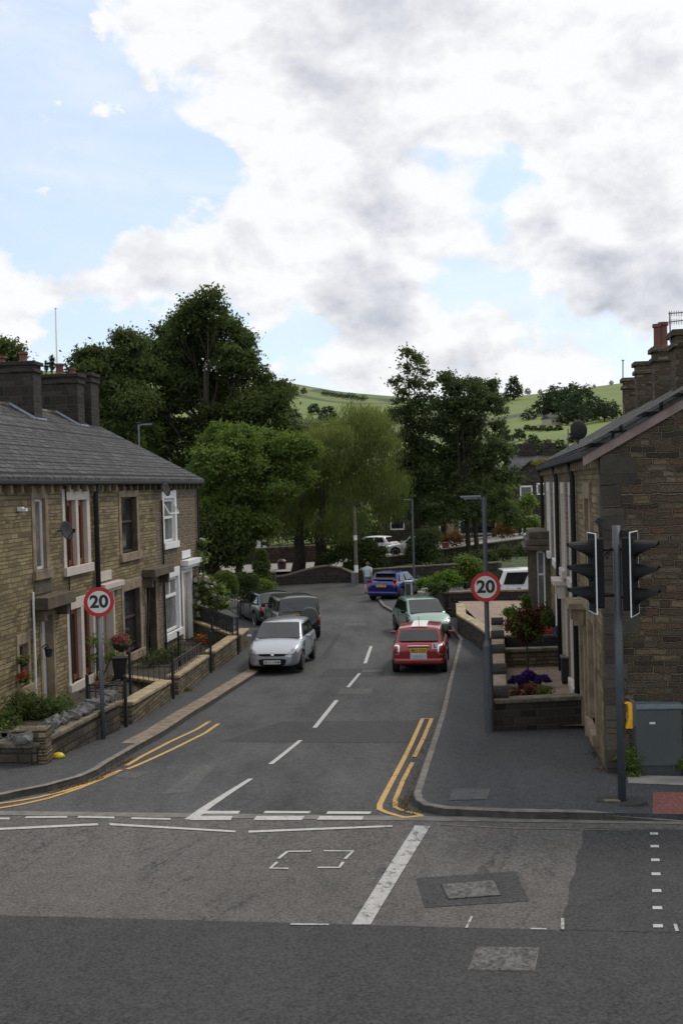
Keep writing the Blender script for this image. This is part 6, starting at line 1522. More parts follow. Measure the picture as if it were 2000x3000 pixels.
# bridge parapet
pp = [at(x, 1705, Y) for x, Y in ((770, 66.5), (800, 67.0), (840, 67.4), (890, 67.6), (930, 67.8), (960, 68), (1000, 68), (1030, 67.8), (1045, 67.6))]
tops = [1682, 1681, 1678, 1666, 1658, 1656, 1663, 1676, 1682]
wallthing('bridge_parapet', 'humped dark stone bridge parapet across the end of the street', [(p.x, p.y) for p in pp], [at(1000, t+((900-1000)*-.028 if 0 else 0), 67.6).z-.08+(p.x*.0) for t, p in zip(tops, pp)], .42, M_blackst, True, M_copd, zb=-1.4)
pr = [(1.0, 67.4), (3.6, 66.0), (6.0, 64.5), (9., 62.5)]
wallthing('boundary_wall', 'long dark wall continuing right behind the blue car', pr, [-.05, .15, .35, .55], .4, M_blackst, True, M_copd, zb=-1.4)
pg_ = at(730, 1715, 62.0); gp_ = empty('stone_pier', (pg_.x, pg_.y, -.8), 0, 'stone end pier with a flat cap left of the parapet', 'pier')
mb = MB(); mb.box((1.0, 0, .55), (1.0, .8, 1.3)); mb.build('pier_body', M_gardend, gp_); mb = MB(); mb.box((1.0, 0, 1.25), (1.1, .9, .12)); mb.build('cap_stone', M_copd, gp_, bevel=.03)
# river side path and churchyard wall (left)
o = gridsurf('far_path', [-30, -14, 1.5], [76, 79, 86], lambda x, q: -.78+max(0, (x+14)*.012), M_conc); struct(o)
cw = [(-26, 86), (-14, 86), (-8, 86), (-2.0, 85.5)]
wallthing('retaining_wall', 'long churchyard retaining wall behind the willow trunks', cw, [.55, .35, .42, .60], .4, stone('red_brown_wall', [(.06, .035, .028), (.09, .05, .04), (.05, .035, .03), (.11, .07, .05)], .4, .14, (.04, .035, .03), .014, .5), True, M_copd, zb=-1.2)
o = gridsurf('churchyard_grass', [-60, -20, -8, -1], [87, 95, 120], lambda x, q: .3+(q-87)*.02, M_hill); struct(o)
nb = empty('notice_board', at(757, 1615, 90), 0, 'wooden notice board with white papers on the churchyard grass', 'notice board')
for x in (-.85, .85): mb = MB(); mb.box((x, 0, -.2), (.09, .09, 2.6)); mb.build('post', M_bark, nb)
mb = MB(); mb.box((0, .02, .55), (1.7, .06, 1.3)); mb.build('board', M_dark, nb)
for k, (x, z, w_, h_) in enumerate([(-.05, .62, .5, .75), (-.55, .85, .32, .45), (.5, .95, .45, .4), (-.58, .1, .28, .5), (.52, .25, .30, .4), (.1, .05, .35, .22)]):
    mb = MB(); mb.box((x, -.03, z), (w_, .02, h_)); mb.build('paper_notice', M_white, nb)
lb = empty('litter_bin', at(826, 1678, 79), 0, 'dark red litter bin on the far path near the tree trunks', 'bin')
mb = MB(); mb.lathe([(.28, 0), (.33, .8), (.35, .85), (.2, .98), (.02, 1.0)], n=12); mb.build('bin_body', plain('dark_red_bin', (.06, .012, .014), .5), lb); mb = MB(); mb.box((0, -.28, .72), (.3, .1, .12)); mb.build('opening', M_dark, lb)
# raised road on the right
def rz(x): return float(np.interp(x, [-2, 2, 5, 9, 14, 40], [-.7, -.45, -.1, .35, .85, 1.2]))
vs = MB()
rx = list(np.arange(0, 46, 2.))
mbr = MB(); mbr.mesh([(x, y, rz(x)) for y in (78.6, 92.) for x in rx], [(i, i+1, len(rx)+i+1, len(rx)+i) for i in range(len(rx)-1)]); struct(mbr.build('upper_road', M_conc, recalc=False))
wallthing('retaining_wall', 'long stone retaining wall carrying the upper road on the right', [(x, 78.4) for x in rx], [rz(x)+.28 for x in rx], .4, M_gardend, True, M_copd, zb=-1.5)
mbb = MB(); n_ = len(rx); mbb.mesh([(x, 70-(x*.25), -.9) for x in rx]+[(x, 78.2, rz(x)-.35) for x in rx], [(i, i+1, n_+i+1, n_+i) for i in range(n_-1)]); struct(mbb.build('grass_bank', M_grass, recalc=False))
pw = at(1128, 1640, 80.5)
r8 = car('white hatchback facing left on the upper road behind the lamp column', Vector((pw.x+2.1, 80.8, rz(pw.x+2.1)+.02)), R(88), far1, P_wht)
pw = at(1064, 1610, 83); r9 = car('white car far left on the upper road, half hidden by foliage', Vector((pw.x+.7, 84.5, rz(pw.x+1)+.25)), R(60), far1, P_wht)
rb_ = empty('grit_bin', at(1306, 1622, 82), 0, 'dark red bin standing beside the upper road', 'bin')
mb = MB(); mb.box((0, 0, .35), (.5, .45, .8)); mb.build('bin_body', plain('dull_red', (.14, .02, .02), .5), rb_, bevel=.04); mb = MB(); mb.box((0, 0, .8), (.56, .5, .12)); mb.build('bin_lid', MATS['dull_red'], rb_, bevel=.03)
pr_ = FL
# person walking
def person(label, pos, head, height=1.76):
    root = empty('person', pos, head, label, 'person'); k = height/1.76
    V = []; E = []; Rr = []
    def chain(start, pts):
        i = start
        for p, r in pts:
            V.append(Vector(p)*k); Rr.append(r*k); E.append((i, len(V)-1)) if i is not None else None; i = len(V)-1
        return i
    pel = chain(None, [((0, 0, .95), .125)])
    ch = chain(pel, [((0, .0, 1.10), .115), ((0, .005, 1.28), .135), ((0, -.01, 1.42), .12)])
    nk = chain(ch, [((0, .0, 1.51), .055), ((0, .02, 1.575), .06), ((0, .025, 1.655), .092), ((0, .02, 1.72), .075)])
    feet = []
    for s in (-1, 1):
        f = .10 if s > 0 else -.16
        an = chain(pel, [((s*.095, 0, .90), .10), ((s*.10, f*.55+.03, .68), .083), ((s*.10, f*.9+.03, .48), .058), ((s*.10, f-.03, .32), .055), ((s*.10, f-(.06 if s > 0 else .0), .09), .035)])
        chain(an, [((s*.10, f+.0, .045), .04), ((s*.105, f+.15, .035), .032)])
        sw_ = -.10 if s > 0 else .12
        wr_ = chain(ch, [((s*.17, -.01, 1.42), .065), ((s*.205, sw_*.2, 1.27), .048), ((s*.23, sw_*.5, 1.13), .042), ((s*.235, sw_+.05, .99), .036), ((s*.235, sw_+.09, .91), .026)])
        pm_ = chain(wr_, [((s*.232, sw_+.10, .865), .028)])
        for q, (dx, ln) in enumerate(((-.024, .07), (-.008, .08), (.008, .075), (.022, .06))):
            chain(pm_, [((s*.232+dx*.4, sw_+.10+dx, .83), .011), ((s*.228+dx*.4, sw_+.105+dx, .83-ln*.5), .0095), ((s*.222+dx*.4, sw_+.10+dx, .83-ln), .008)])
        chain(pm_, [((s*.21, sw_+.13, .85), .011), ((s*.20, sw_+.14, .82), .009)])
    me = bpy.data.meshes.new('body'); me.from_pydata(V, E, []); me.materials.append(M_skin)
    o = bpy.data.objects.new('body', me); C.objects.link(o); o.parent = root
    md = o.modifiers.new('skin', 'SKIN'); 
    for i, sv in enumerate(me.skin_vertices[0].data): sv.radius = (Rr[i], Rr[i]*(.8 if i < 4 else 1.)); sv.use_root = (i == 0)
    ss = o.modifiers.new('sub', 'SUBSURF'); ss.levels = ss.render_levels = 1
    dg = bpy.context.evaluated_depsgraph_get(); dg.update(); m2 = bpy.data.meshes.new_from_object(o.evaluated_get(dg)); o.modifiers.clear(); o.data = m2; m2.name = 'body'
    m2.polygons.foreach_set('use_smooth', [True]*len(m2.polygons))
    def cloth(nm, mat, rings, n=16):
        mb = MB(); vs = []
        for (cx_, cy, z, rx_, ry) in rings:
            for q in range(n): a_ = 2*math.pi*q/n; vs.append((k*(cx_+rx_*math.cos(a_)), k*(cy+ry*math.sin(a_)), k*z))
        fs = [(i*n+q, i*n+(q+1) % n, (i+1)*n+(q+1) % n, (i+1)*n+q) for i in range(len(rings)-1) for q in range(n)]
        mb.mesh(vs, fs); o = mb.build(nm, mat, root, smooth=True); return o
    mt, g = newmat('striped_shirt'); oc = g.n('ShaderNodeTexCoord').outputs['Object']; z_ = g.n('ShaderNodeSeparateXYZ', i0=oc).outputs[2]
    f = g.m('GREATER_THAN', g.m('FRACT', g.m('MULTIPLY', z_, 13.)), .62); out(g, g.n('ShaderNodeBsdfPrincipled', Base__Color=g.mix(f, (.52, .62, .62), (.16, .26, .32)), Roughness=.9).outputs[0])
    sh = cloth('shirt', mt, [(0, 0, .90, .175, .13), (0, 0, 1.02, .165, .125), (0, 0, 1.2, .175, .13), (0, 0, 1.36, .20, .135), (0, 0, 1.45, .17, .11), (0, 0, 1.50, .07, .065)])
    for s in (-1, 1):
        sw_ = -.10 if s > 0 else .12; cloth('sleeve', mt, [(s*.155, 0, 1.46, .03, .05), (s*.185, 0, 1.43, .068, .075), (s*.205, sw_*.2, 1.30, .066, .068), (s*.218, sw_*.3, 1.22, .066, .066)], 12).parent = sh
    sm = plain('blue_shorts', (.045, .10, .155), .85)
    so = cloth('shorts', sm, [(0, 0, .70+.27, .165, .125), (0, 0, .90, .182, .138), (0, 0, .84, .185, .135)])
    for s in (-1, 1):
        f = .10 if s > 0 else -.16; cloth('shorts_leg', sm, [(s*.085, 0, .88, .10, .125), (s*.098, f*.35, .74, .105, .11), (s*.10, f*.72+.03, .55, .10, .10)], 12).parent = so
    hr = MB(); hr.lathe([(.005, .125), (.06, .11), (.098, .05), (.104, -.01), (.098, -.06)], (0, -.0, 0), 16); hr.v = [(v[0]*k, (v[1]+.005)*k, (v[2]+1.64)*k) for v in hr.v]; hr.build('hair', plain('brown_grey_hair', (.07, .055, .045), .8), root, smooth=True)
    for s in (-1, 1):
        e = MB(); e.lathe([(.002, -.03), (.016, -.015), (.016, .015), (.002, .03)], (s*.092*k, .02*k, 1.635*k), 8); e.build('ear', M_skin, root, smooth=True)
        e = MB(); e.lathe([(.001, -.012), (.012, 0), (.001, .012)], (s*.033*k, .113*k, 1.645*k), 8); e.build('eye', M_signw, root, smooth=True)
        f = .10 if s > 0 else -.16; e = MB(); e.box((s*.105*k, (f+.06)*k, .04*k), (.10*k, .27*k, .085*k)); e.build('shoe', plain('dark_shoe', (.04, .04, .045), .6), root, bevel=.03)
    e = MB(); e.hexa([(-.016*k, .105*k, 1.60*k), (.016*k, .105*k, 1.60*k), (.016*k, .14*k, 1.605*k), (-.016*k, .14*k, 1.605*k)], [(-.008*k, .10*k, 1.65*k), (.008*k, .10*k, 1.65*k), (.008*k, .115*k, 1.65*k), (-.008*k, .115*k, 1.65*k)]); e.build('nose', M_skin, root, bevel=.004)
    e = MB(); e.box((0, .112*k, 1.575*k), (.045*k, .012*k, .012*k)); e.build('mouth', plain('lips', (.3, .12, .10), .5), root)
    return root
pm_ = gp(1078, 1739); person('man in a pale striped shirt and blue shorts walking away beside the blue car', (pm_.x, pm_.y, pm_.z), R(-12))

# ------------------------------------------------------------------ houses behind the trees
def farhouse(label, x0, x1, ytop, yeave, ybase, Y, mat, roofmat, depth=8, gable=False, wins=(), chim=(), ang=0, name='stone_house'):
    A = at(x0, ybase, Y); B = at(x1, ybase, Y); zb = min(A.z, -0.9); ze = at((x0+x1)/2, yeave, Y).z; zr = at((x0+x1)/2, ytop, Y).z; wd = B.x-A.x
    root = empty(name, ((A.x+B.x)/2, Y+depth/2, zb), ang, label, 'house')
    h1_, h2_ = ze-zb, zr-zb; X = wd/2; D = depth/2
    mb = MB(); mb.box((0, 0, h1_/2), (wd, depth, h1_)); 
    if gable: mb.mesh([(-X, -D, h1_), (X, -D, h1_), (0, -D, h2_-.1), (-X, D, h1_), (X, D, h1_), (0, D, h2_-.1)], [(0, 1, 2), (3, 5, 4)])
    else: mb.mesh([(-X, -D, h1_), (-X, D, h1_), (-X, 0, h2_-.1), (X, -D, h1_), (X, D, h1_), (X, 0, h2_-.1)], [(0, 2, 1), (3, 4, 5)])
    mb.build('walls', mat, root)
    mb = MB(); e = .3; t = .14
    if gable: sides = [[(-X-e, -D-e, h1_-e*.5), (-X-e, D+e, h1_-e*.5), (0, D+e, h2_), (0, -D-e, h2_)], [(X+e, -D-e, h1_-e*.5), (X+e, D+e, h1_-e*.5), (0, D+e, h2_), (0, -D-e, h2_)]]
    else: sides = [[(-X-e, -D-e, h1_-e*.5), (X+e, -D-e, h1_-e*.5), (X+e, 0, h2_), (-X-e, 0, h2_)], [(-X-e, D+e, h1_-e*.5), (X+e, D+e, h1_-e*.5), (X+e, 0, h2_), (-X-e, 0, h2_)]]
    for q in sides: mb.hexa(q, [(a[0], a[1], a[2]+t) for a in q])
    rf = mb.build('roof', roofmat, root)
    for (fx, w_) in chim:
        c_ = MB(); c_.box((fx*X, 0, h2_+.5), (w_, .7, 1.9)); k_ = c_.build('chimney', M_blackst, rf)
        p_ = MB(); p_.lathe([(.12, 0), (.1, .4)], (fx*X, 0, h2_+1.44), 8); p_.build('chimney_pot', M_pot, k_)
    for (fx, z_, w_, hh) in wins:
        f_ = MB(); c0 = (fx*X, -D-.02, z_)
        for dx_, dz_, sx_, sz_ in ((-w_/2, 0, .12, hh), (w_/2, 0, .12, hh), (0, hh/2, w_+.12, .14), (0, -hh/2, w_+.12, .14)): f_.box((c0[0]+dx_, c0[1], z_+dz_), (sx_, .1, sz_))
        w0 = f_.build('window', M_white, root); g0 = MB(); g0.box((c0[0], -D-.01, z_), (w_-.1, .05, hh-.1)); g0.build('pane', M_glass, w0)
    return root
farhouse('pale roofed stone house glimpsed between the willow and the tall thin tree', 1118, 1250, 1318, 1372, 1560, 118, M_gardend, M_slate, 9, True, [(-.55, 5.0, 1.4, 1.5), (.2, 5.0, 1.2, 1.4), (-.3, 2.0, 1.4, 1.4)])
farhouse('long stone house behind the right hand trees', 1250, 1470, 1345, 1400, 1590, 112, M_sandd, M_slate, 9, False, [(-.7, 4.6, 1.1, 1.5), (-.2, 4.6, 1.1, 1.5), (.3, 4.6, 1.1, 1.5), (-.5, 1.8, 1.1, 1.6), (.1, 1.8, 1.1, 1.6)], [(-.8, .9), (.5, .9)])
farhouse('stone house with a sloping gable roof just left of the right terrace', 1480, 1640, 1352, 1412, 1590, 96, M_gardend, M_slate, 10, True, [(.35, 5.4, .7, .9), (-.2, 5.0, 1.0, 1.3), (-.1, 2.2, 1.3, 1.6)], [])
farhouse('old stone house with a wide chimney beyond the gabled one', 1520, 1680, 1335, 1362, 1590, 112, M_blackst, M_slate, 9, False, [(-.4, 5.6, 1.0, 1.2)], [(-.35, 1.9), (.5, 1.2)])
farhouse('pale cottage by the upper road partly behind the trees', 1330, 1470, 1470, 1505, 1600, 100, M_sand, M_slate, 7, False, [(-.5, 2.0, 1.1, 1.2), (.0, 2.0, 1.1, 1.2), (.5, 2.0, 1.1, 1.2)], [(.8, .8)])

# ------------------------------------------------------------------ hills
rid = [(-900, 1090), (0, 1084), (250, 1088), (500, 1100), (800, 1112), (880, 1127), (1000, 1148), (1180, 1163), (1260, 1176), (1340, 1180), (1460, 1165), (1560, 1155), (1700, 1138), (1820, 1122), (2000, 1095), (2900, 1060)]
def ridge(px): return float(np.interp(px, [a for a, b in rid], [b for a, b in rid]))
mb = MB(); cols = list(range(-900, 2901, 40)); vs = []; rows = []
def hillD(px, t):   # distance and pixel row for parameter t 0..1 (near to ridge)
    Dr = float(np.interp(px, [-900, 900, 1300, 1500, 2900], [800, 820, 640, 560, 520])); D0 = 125.
    D = D0*(Dr/D0)**t
    hor = 1425-(px-1000)*.028; yb = hor+3200*6.2/D0
    rr_ = ridge(px); f = t**.62
    y = yb+(rr_-yb)*f
    return D, y
T = [i/26 for i in range(27)]+[1.06, 1.15]
for t in T:
    for px in cols:
        tt = min(t, 1.); D, y = hillD(px, tt); p = at(px, y, D)
        if t > 1: p = Vector((p.x*(1+(t-1)*2), p.y*(1+(t-1)*2), p.z-(t-1)*120))
        else: p.z += 1.6*math.sin(px*.021+t*9)*t*(1-t)+.9*math.sin(px*.05+t*23)*t*(1-t)
        vs.append(tuple(p))
n = len(cols); fs = [(j*n+i, j*n+i+1, (j+1)*n+i+1, (j+1)*n+i) for j in range(len(T)-1) for i in range(n-1)]
mb.mesh(vs, fs); ho = mb.build('hills', M_hill, recalc=False, smooth=False); ho.data.polygons.foreach_set('use_smooth', [True]*len(ho.data.polygons)); struct(ho)
def hillpt(px, py):
    best = min((i/200 for i in range(201)), key=lambda t: abs(hillD(px, t)[1]-py)); D, y = hillD(px, best); return at(px, y, D)
# hill trees: one prototype each, copied
def protot(nm, label, cat, group, n, seed, shape='round'):
    root = empty(nm, (0, 0, 0), 0, label, cat, group)
    if shape == 'round': lob = [(0, 0, .45, .36, .36, .36), (.2, .05, .33, .28, .28, .28), (-.22, 0, .35, .28, .28, .28), (0, -.1, .25, .3, .3, .25), (0, 0, .74, .24, .24, .22)]
    elif shape == 'tall': lob = [(0, 0, .5, .22, .22, .42), (.05, 0, .75, .18, .18, .25), (-.1, 0, .35, .2, .2, .2)]
    else: lob = [(0, 0, .5, .10, .10, .48)]
    leafcloud('crown', lob, int(n*1.6), .075, L_far, root, 8, .03, seed=seed)
    tm = MB(); tm.tube([(0, 0, -.1), (0, 0, .6)], [.035, .015], 6); tm.build('trunk', M_bark, root); return root
GH = 'trees scattered over the hillside'
pr1 = protot('hill_tree', 'single dark tree standing out on the skyline pasture', 'tree', GH, 900, 61); pr2 = protot('hill_tree', 'dark tree in the wood clump below the right hand skyline', 'tree', 'trees of the right hand hill wood', 900, 62)
pr3 = protot('hill_tree', 'low dark tree of the long shelter belt on the left hill', 'tree', 'trees of the shelter belt', 500, 63); pr4 = protot('slim_conifer', 'slim dark conifer on the left skyline beside the flagpole', 'conifer', 'two skyline conifers', 500, 64, 'slim')
pr5 = protot('tall_tree', 'large airy tree on the skyline right of the thin street tree', 'tree', None, 1500, 65, 'round')
pr6 = protot('valley_tree', 'bushy tree in the valley fields behind the street', 'tree', 'trees on the valley side', 1200, 66)
kids_index()
def put(proto, px, py, hpx, first, wide=1.):
    p = hillpt(px, py); s_ = hpx*p.y/FPX
    o = proto if first else copy_tree(proto)
    p.z -= .07*s_; o.location = p; o.scale = (s_*wide, s_*wide, s_); o.rotation_euler = (0, 0, random.uniform(0, 6)); return o
for i, (px, py, h) in enumerate([(862, 1150, 26), (890, 1155, 24), (835, 1130, 14), (850, 1128, 14), (820, 1122, 10), (1545, 1162-8, 24), (1582, 1155, 18), (1400, 1180, 20), (1480, 1175, 20), (1790, 1128, 16), (1740, 1135, 12), (905, 1200, 12)]): put(pr1, px, py, h, i == 0)
for i, (px, py, h, w_) in enumerate([(1600, 1215, 70, 1.), (1635, 1210, 85, 1.), (1670, 1215, 88, 1), (1705, 1215, 80, 1), (1740, 1225, 70, 1), (1770, 1228, 60, 1.1), (1662, 1240, 70, .8), (1548, 1228, 36, 1.1), (1700, 1238, 60, 1), (1795, 1220, 50, 1), (1620, 1165, 40, 1), (1680, 1158, 42, 1.1), (1718, 1160, 38, 1)]): put(pr2, px, py+4, h*1.15, i == 0, w_*1.15)
for i in range(13): put(pr3, 948+i*10, 1160+i*1.2+random.uniform(-2, 2), 20+random.uniform(-3, 3), i == 0, 1.1)
for i, (px, h) in enumerate([(136, 46), (153, 64)]): put(pr4, px, 1096, h, i == 0, 1.1)
for i, (px, py, h) in enumerate([(1505, 1172, 78)]): put(pr5, px, py, h, True, .85)
for i, (px, py, h, w_) in enumerate([(1470, 1185, 40, 1.1), (1440, 1175, 60, .8), (960, 1240, 60, 1.2), (860, 1230, 40, 1.3), (920, 1215, 40, 1.2), (1180, 1225, 46, 1.2), (1140, 1240, 40, 1.3), (1480, 1300, 50, 1.3), (1520, 1290, 40, 1.3), (1560, 1310, 44, 1.2), (1600, 1330, 52, 1.2), (1640, 1325, 46, 1.2), (1500, 1340, 50, 1.4), (1545, 1262, 22, 1.5), (1565, 1264, 20, 1.6), (1590, 1264, 22, 1.6), (1612, 1265, 22, 1.5), (1636, 1264, 24, 1.5), (1680, 1300, 40, 1.3), (1580, 1350, 60, 1.2), (1625, 1365, 60, 1.2)]): put(pr6, px, py, h, i == 0, w_)
p = hillpt(1617, 1246); k = p.y/FPX
fhm = empty('farmhouse', p, R(12), 'small pale stone farmhouse on the right hillside below the wood', 'house')
mb = MB(); W_, D_, Hh = 38*k, 7., 20*k; mb.box((0, 0, Hh/2), (W_, D_, Hh)); mb.build('walls', plain('pale_rendered_wall', (.34, .31, .26), .9), fhm)
mb = MB(); mb.mesh([(-W_/2-.3, -D_/2-.3, Hh), (W_/2+.3, -D_/2-.3, Hh), (W_/2+.3, 0, Hh+11*k), (-W_/2-.3, 0, Hh+11*k), (W_/2+.3, D_/2+.3, Hh), (-W_/2-.3, D_/2+.3, Hh)], [(0, 1, 2, 3), (3, 2, 4, 5), (0, 3, 5), (1, 4, 2)]); mb.build('roof', M_slate, fhm)
for x in (-.3, 0, .3):
    mb = MB(); mb.box((x*W_, -D_/2, Hh*.55), (W_*.1, .3, Hh*.3)); mb.build('window', M_glass, fhm)

# ------------------------------------------------------------------ street trees
T1 = [(610, 935, 72), (560, 985, 80), (655, 1000, 70), (500, 990-10, 40), (610, 1050, 100), (520, 1080, 90), (700, 1090, 75), (740, 1140, 70), (440, 1060, 65), (560, 1180, 110), (680, 1190, 90), (780, 1190, 65), (790, 1250, 70), (450, 1170, 100), (640, 1280, 80), (400, 1260, 110), (520, 1330, 110), (860, 1290, 40), (720, 1260, 80), (830, 1160, 34), (600, 1330, 95), (700, 1330, 85), (800, 1320, 70), (640, 1430, 95), (750, 1430, 80), (480, 1420, 85), (560, 1490, 85), (400, 1370, 80)]
tree('broadleaf_tree', 'huge dark broadleaf tree towering behind the left terrace', 76, 610, -.9, [lp(x, y, r, 76, 1., random.uniform(-2.5, 2.5)) for x, y, r in T1], 115000, .24, L_dark, trunkr=.55, seed=70, spread=.26, clump=14, shell=(.5, 1.0), subl=9)
T0 = [(265, 1060, 42), (240, 1090, 40), (330, 1050, 40), (375, 1020, 48), (380, 1090, 70), (320, 1130, 80), (270, 1140, 60), (360, 1200, 90), (300, 1230, 80), (330, 1300, 80), (400, 1330, 80)]
tree('broadleaf_tree', 'lower dark tree between the left chimneys and the huge tree', 70, 340, -.9, [lp(x, y, r, 70, 1., random.uniform(-2, 2)) for x, y, r in T0], 42000, .23, L_dark, trunkr=.35, seed=71, spread=.26, clump=14, shell=(.5, 1.0), subl=9)
tree('broadleaf_tree', 'treetop just visible above the chimneys at the left edge', 75, 15, -.9, [lp(20, 1040, 50, 75), (lp(-40, 1050, 60, 75)), lp(50, 1065, 26, 75), lp(0, 1110, 50, 75)], 5000, .28, L_dark, trunkr=.3, seed=72, spread=.3)
T2 = [(640, 1310, 60), (700, 1300, 50), (760, 1320, 60), (820, 1330, 50), (630, 1370, 60), (700, 1380, 80), (790, 1400, 70), (630, 1450, 60), (700, 1470, 70), (610, 1520, 50), (660, 1560, 70), (740, 1500, 60), (800, 1460, 55), (860, 1390, 50), (770, 1560, 45), (870, 1340, 50), (875, 1420, 45), (600, 1600, 45), (690, 1620, 40), (850, 1320, 40)]
tree('broadleaf_tree', 'mid green broadleaf tree directly right of the left terrace', 66, 690, -.9, [lp(x, y, r, 66, 1., random.uniform(-2, 2)) for x, y, r in T2], 80000, .20, L_mid, trunkr=.2, seed=73, spread=.22, clump=14, shell=(.5, 1.0), subl=9)
T3 = [(1060, 1240, 65), (960, 1270, 65), (1110, 1290, 60), (1010, 1310, 90), (920, 1350, 75), (1080, 1380, 90), (980, 1400, 90), (880, 1430, 75), (1120, 1430, 70), (830, 1490, 60), (1060, 1480, 80), (930, 1490, 80), (1150, 1470, 50), (800, 1540, 40), (1000, 1540, 70), (835, 1350, 50), (810, 1430, 45), (890, 1300, 50)]
wt_ = tree('willow_tree', 'large yellowish weeping willow at the end of the street', 73, 925, -.9, [lp(x, y, r, 73, 1., random.uniform(-2, 2)) for x, y, r in T3], 100000, .24, L_will, trunkr=.42, hang=1.7, seed=74, spread=.22, limbs=False, trunks=[864, 930], clump=16, shell=(.5, 1.0), subl=8, subr=.5)
T4 = [(1192, 1040, 22), (1215, 1062, 26), (1185, 1085, 24), (1235, 1090, 24), (1165, 1120, 22), (1215, 1125, 36), (1250, 1140, 26), (1180, 1170, 34), (1240, 1185, 42), (1170, 1230, 48), (1240, 1260, 60), (1180, 1310, 60), (1250, 1350, 60), (1190, 1400, 60), (1230, 1450, 60), (1190, 1500, 50), (1255, 1530, 50), (1250, 1590, 40)]
tree('alder_tree', 'tall thin open crowned tree left of centre right, highest of the street trees', 77, 1218, -.9, [lp(x, y, r*(.85 if y < 1180 else 1), 77, 1.1, random.uniform(-1, 1)) for x, y, r in T4], 17000, .23, L_alder, trunkr=.15, seed=75, spread=.20, clump=12, shell=(.3, 1.05), subl=7, subr=.42)
T5 = [(1300, 1112, 24), (1335, 1135, 30), (1375, 1140, 34), (1430, 1140, 28), (1320, 1180, 50), (1390, 1200, 55), (1440, 1200, 40), (1330, 1260, 60), (1420, 1280, 65), (1370, 1340, 70), (1460, 1340, 50), (1330, 1410, 60), (1430, 1420, 70), (1490, 1400, 34), (1380, 1490, 60), (1460, 1500, 50), (1310, 1500, 50), (1500, 1530, 30)]
tree('alder_tree', 'broad open dark tree with two thin trunks behind the right lamp column', 75, 1375, -.2, [lp(x, y, r, 75, 1.1, random.uniform(-1.5, 1.5)) for x, y, r in T5], 34000, .22, L_alder, trunkr=.15, seed=76, spread=.20, trunks=[1370, 1396], clump=12, shell=(.3, 1.05), subl=7, subr=.42)
tree('background_tree', 'bushy green tree filling the gap behind the two alders', 92, 1290, -.9, [lp(x, y, r, 92, 1., random.uniform(-2, 2)) for x, y, r in ((1290, 1400, 60), (1340, 1360, 55), (1250, 1450, 60), (1330, 1460, 65), (1400, 1420, 50), (1280, 1520, 55), (1180, 1500, 50))], 16000, .27, L_alder, trunkr=.25, seed=77, spread=.25, clump=14, shell=(.5, 1.), subl=7)
tree('background_tree', 'mid green tree behind the alders beside the gabled stone house', 90, 1440, 0, [lp(x, y, r, 90, 1., random.uniform(-2, 2)) for x, y, r in ((1440, 1480, 45), (1470, 1440, 36), (1420, 1520, 40), (1480, 1500, 36))], 8000, .25, L_mid, trunkr=.2, seed=78, spread=.25, clump=14, shell=(.5, 1.), subl=7)
# undergrowth
bush('shrub', 'dark shrubs filling the space under the trees right of the left terrace', [lobe3(x, y, r, 64) for x, y, r in ((600, 1560, 50), (640, 1600, 40), (700, 1590, 40), (690, 1640, 30), (600, 1640, 40))], 9000, .22, L_dark, seed=80, spread=.2)
bush('hedge_screen', 'dark foliage screen behind the street trees at the left', [lobe3(x, y, r, 92) for x, y, r in ((560, 1480, 80), (640, 1520, 80), (820, 1500, 90), (900, 1560, 60), (980, 1560, 70), (1060, 1570, 60))], 15000, .3, L_dark, seed=81, spread=.35)
bush('shrub', 'dark shrubs with pale blossom spots behind the parapet', [lobe3(x, y, r, 71.5) for x, y, r in ((960, 1640, 22), (1000, 1625, 30), (1040, 1620, 36), (1080, 1650, 24), (1030, 1665, 20), (1085, 1680, 16), (1095, 1628, 22), (1112, 1650, 18), (1075, 1605, 28), (1120, 1620, 16))], 9500, .16, L_dark, seed=82, flowers=L_whp, fn=45, fs=.2, spread=.15)
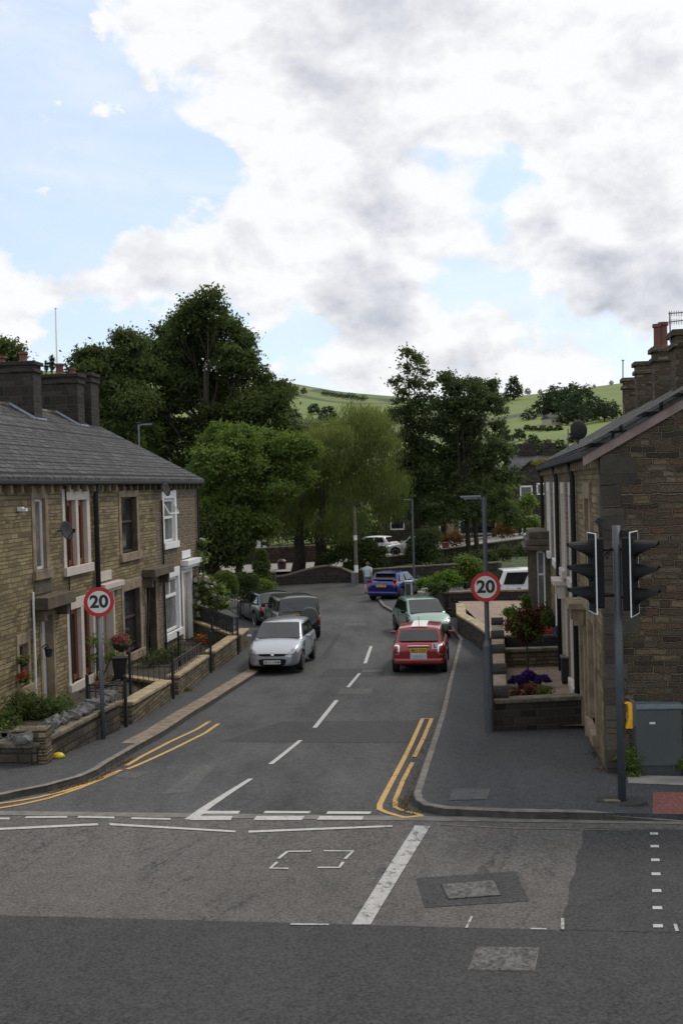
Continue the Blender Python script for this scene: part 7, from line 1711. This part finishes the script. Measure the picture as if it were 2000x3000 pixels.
bush('shrub', 'dark bush beneath the slim lamp column on the bank', [lobe3(x, y, r, 72) for x, y, r in ((1230, 1600, 30), (1255, 1630, 28), (1250, 1585, 28), (1205, 1625, 18))], 6500, .17, L_alder, seed=83, spread=.15)
bush('shrub', 'bright yellow green bush beside the utility cabinet', [lobe3(x, y, r, 52) for x, y, r in ((1235, 1712, 14), (1262, 1712, 16), (1290, 1700, 20), (1312, 1690, 18), (1330, 1705, 18))], 4200, .12, L_bright, seed=84, spread=.1)
bush('shrub', 'feathery green bushes above the dark boundary wall', [lobe3(x, y, r, 53) for x, y, r in ((1360, 1680, 22), (1385, 1665, 26), (1360, 1645, 18), (1410, 1690, 22), (1345, 1700, 20), (1430, 1700, 14))], 4600, .13, L_mid, seed=85, spread=.12)
bush('shrub', 'long low hedge on the bank in front of the retaining wall', [lobe3(x, y, r, 70) for x, y, r in ((1330, 1650, 20), (1380, 1640, 22), (1430, 1635, 22), (1480, 1625, 22), (1530, 1618, 22), (1290, 1655, 18))], 6000, .15, L_alder, seed=86, spread=.15)
bush('shrub', 'reddish orange leaved shrub beside the upper road', [lobe3(x, y, r, 84) for x, y, r in ((1290, 1590, 22), (1330, 1580, 22), (1480, 1555, 24))], 2200, .2, leafmat('autumn_leaves', (.06, .03, .012), (.12, .06, .02), (.16, .09, .03)), seed=87, spread=.2)
bush('garden_tree', 'pale leaved small tree against the far houses', [lobe3(x, y, r, 88) for x, y, r in ((1520, 1500, 30), (1500, 1530, 26), (1545, 1470, 22), (1560, 1540, 26))], 4200, .22, L_mid, 'tree', seed=88, spread=.2)
bush('shrub', 'dark green shrub spilling over the wall left of the white van', [lobe3(x, y, r, 48) for x, y, r in ((1268, 1725, 14), (1300, 1722, 14))], 1500, .1, L_dark, seed=89, spread=.08)
sl = empty('stone_slabs', at(1265, 1735, 50.5), R(20), 'pale stone slabs lying at the end of the short dark wall', 'slabs')
mb = MB(); mb.box((0, 0, 0), (1.2, .7, .12)); mb.build('slab', M_conc, sl, bevel=.02); mb = MB(); mb.box((.1, .05, .13), (1.0, .6, .11), .2); mb.build('slab', M_conc, sl, bevel=.02)
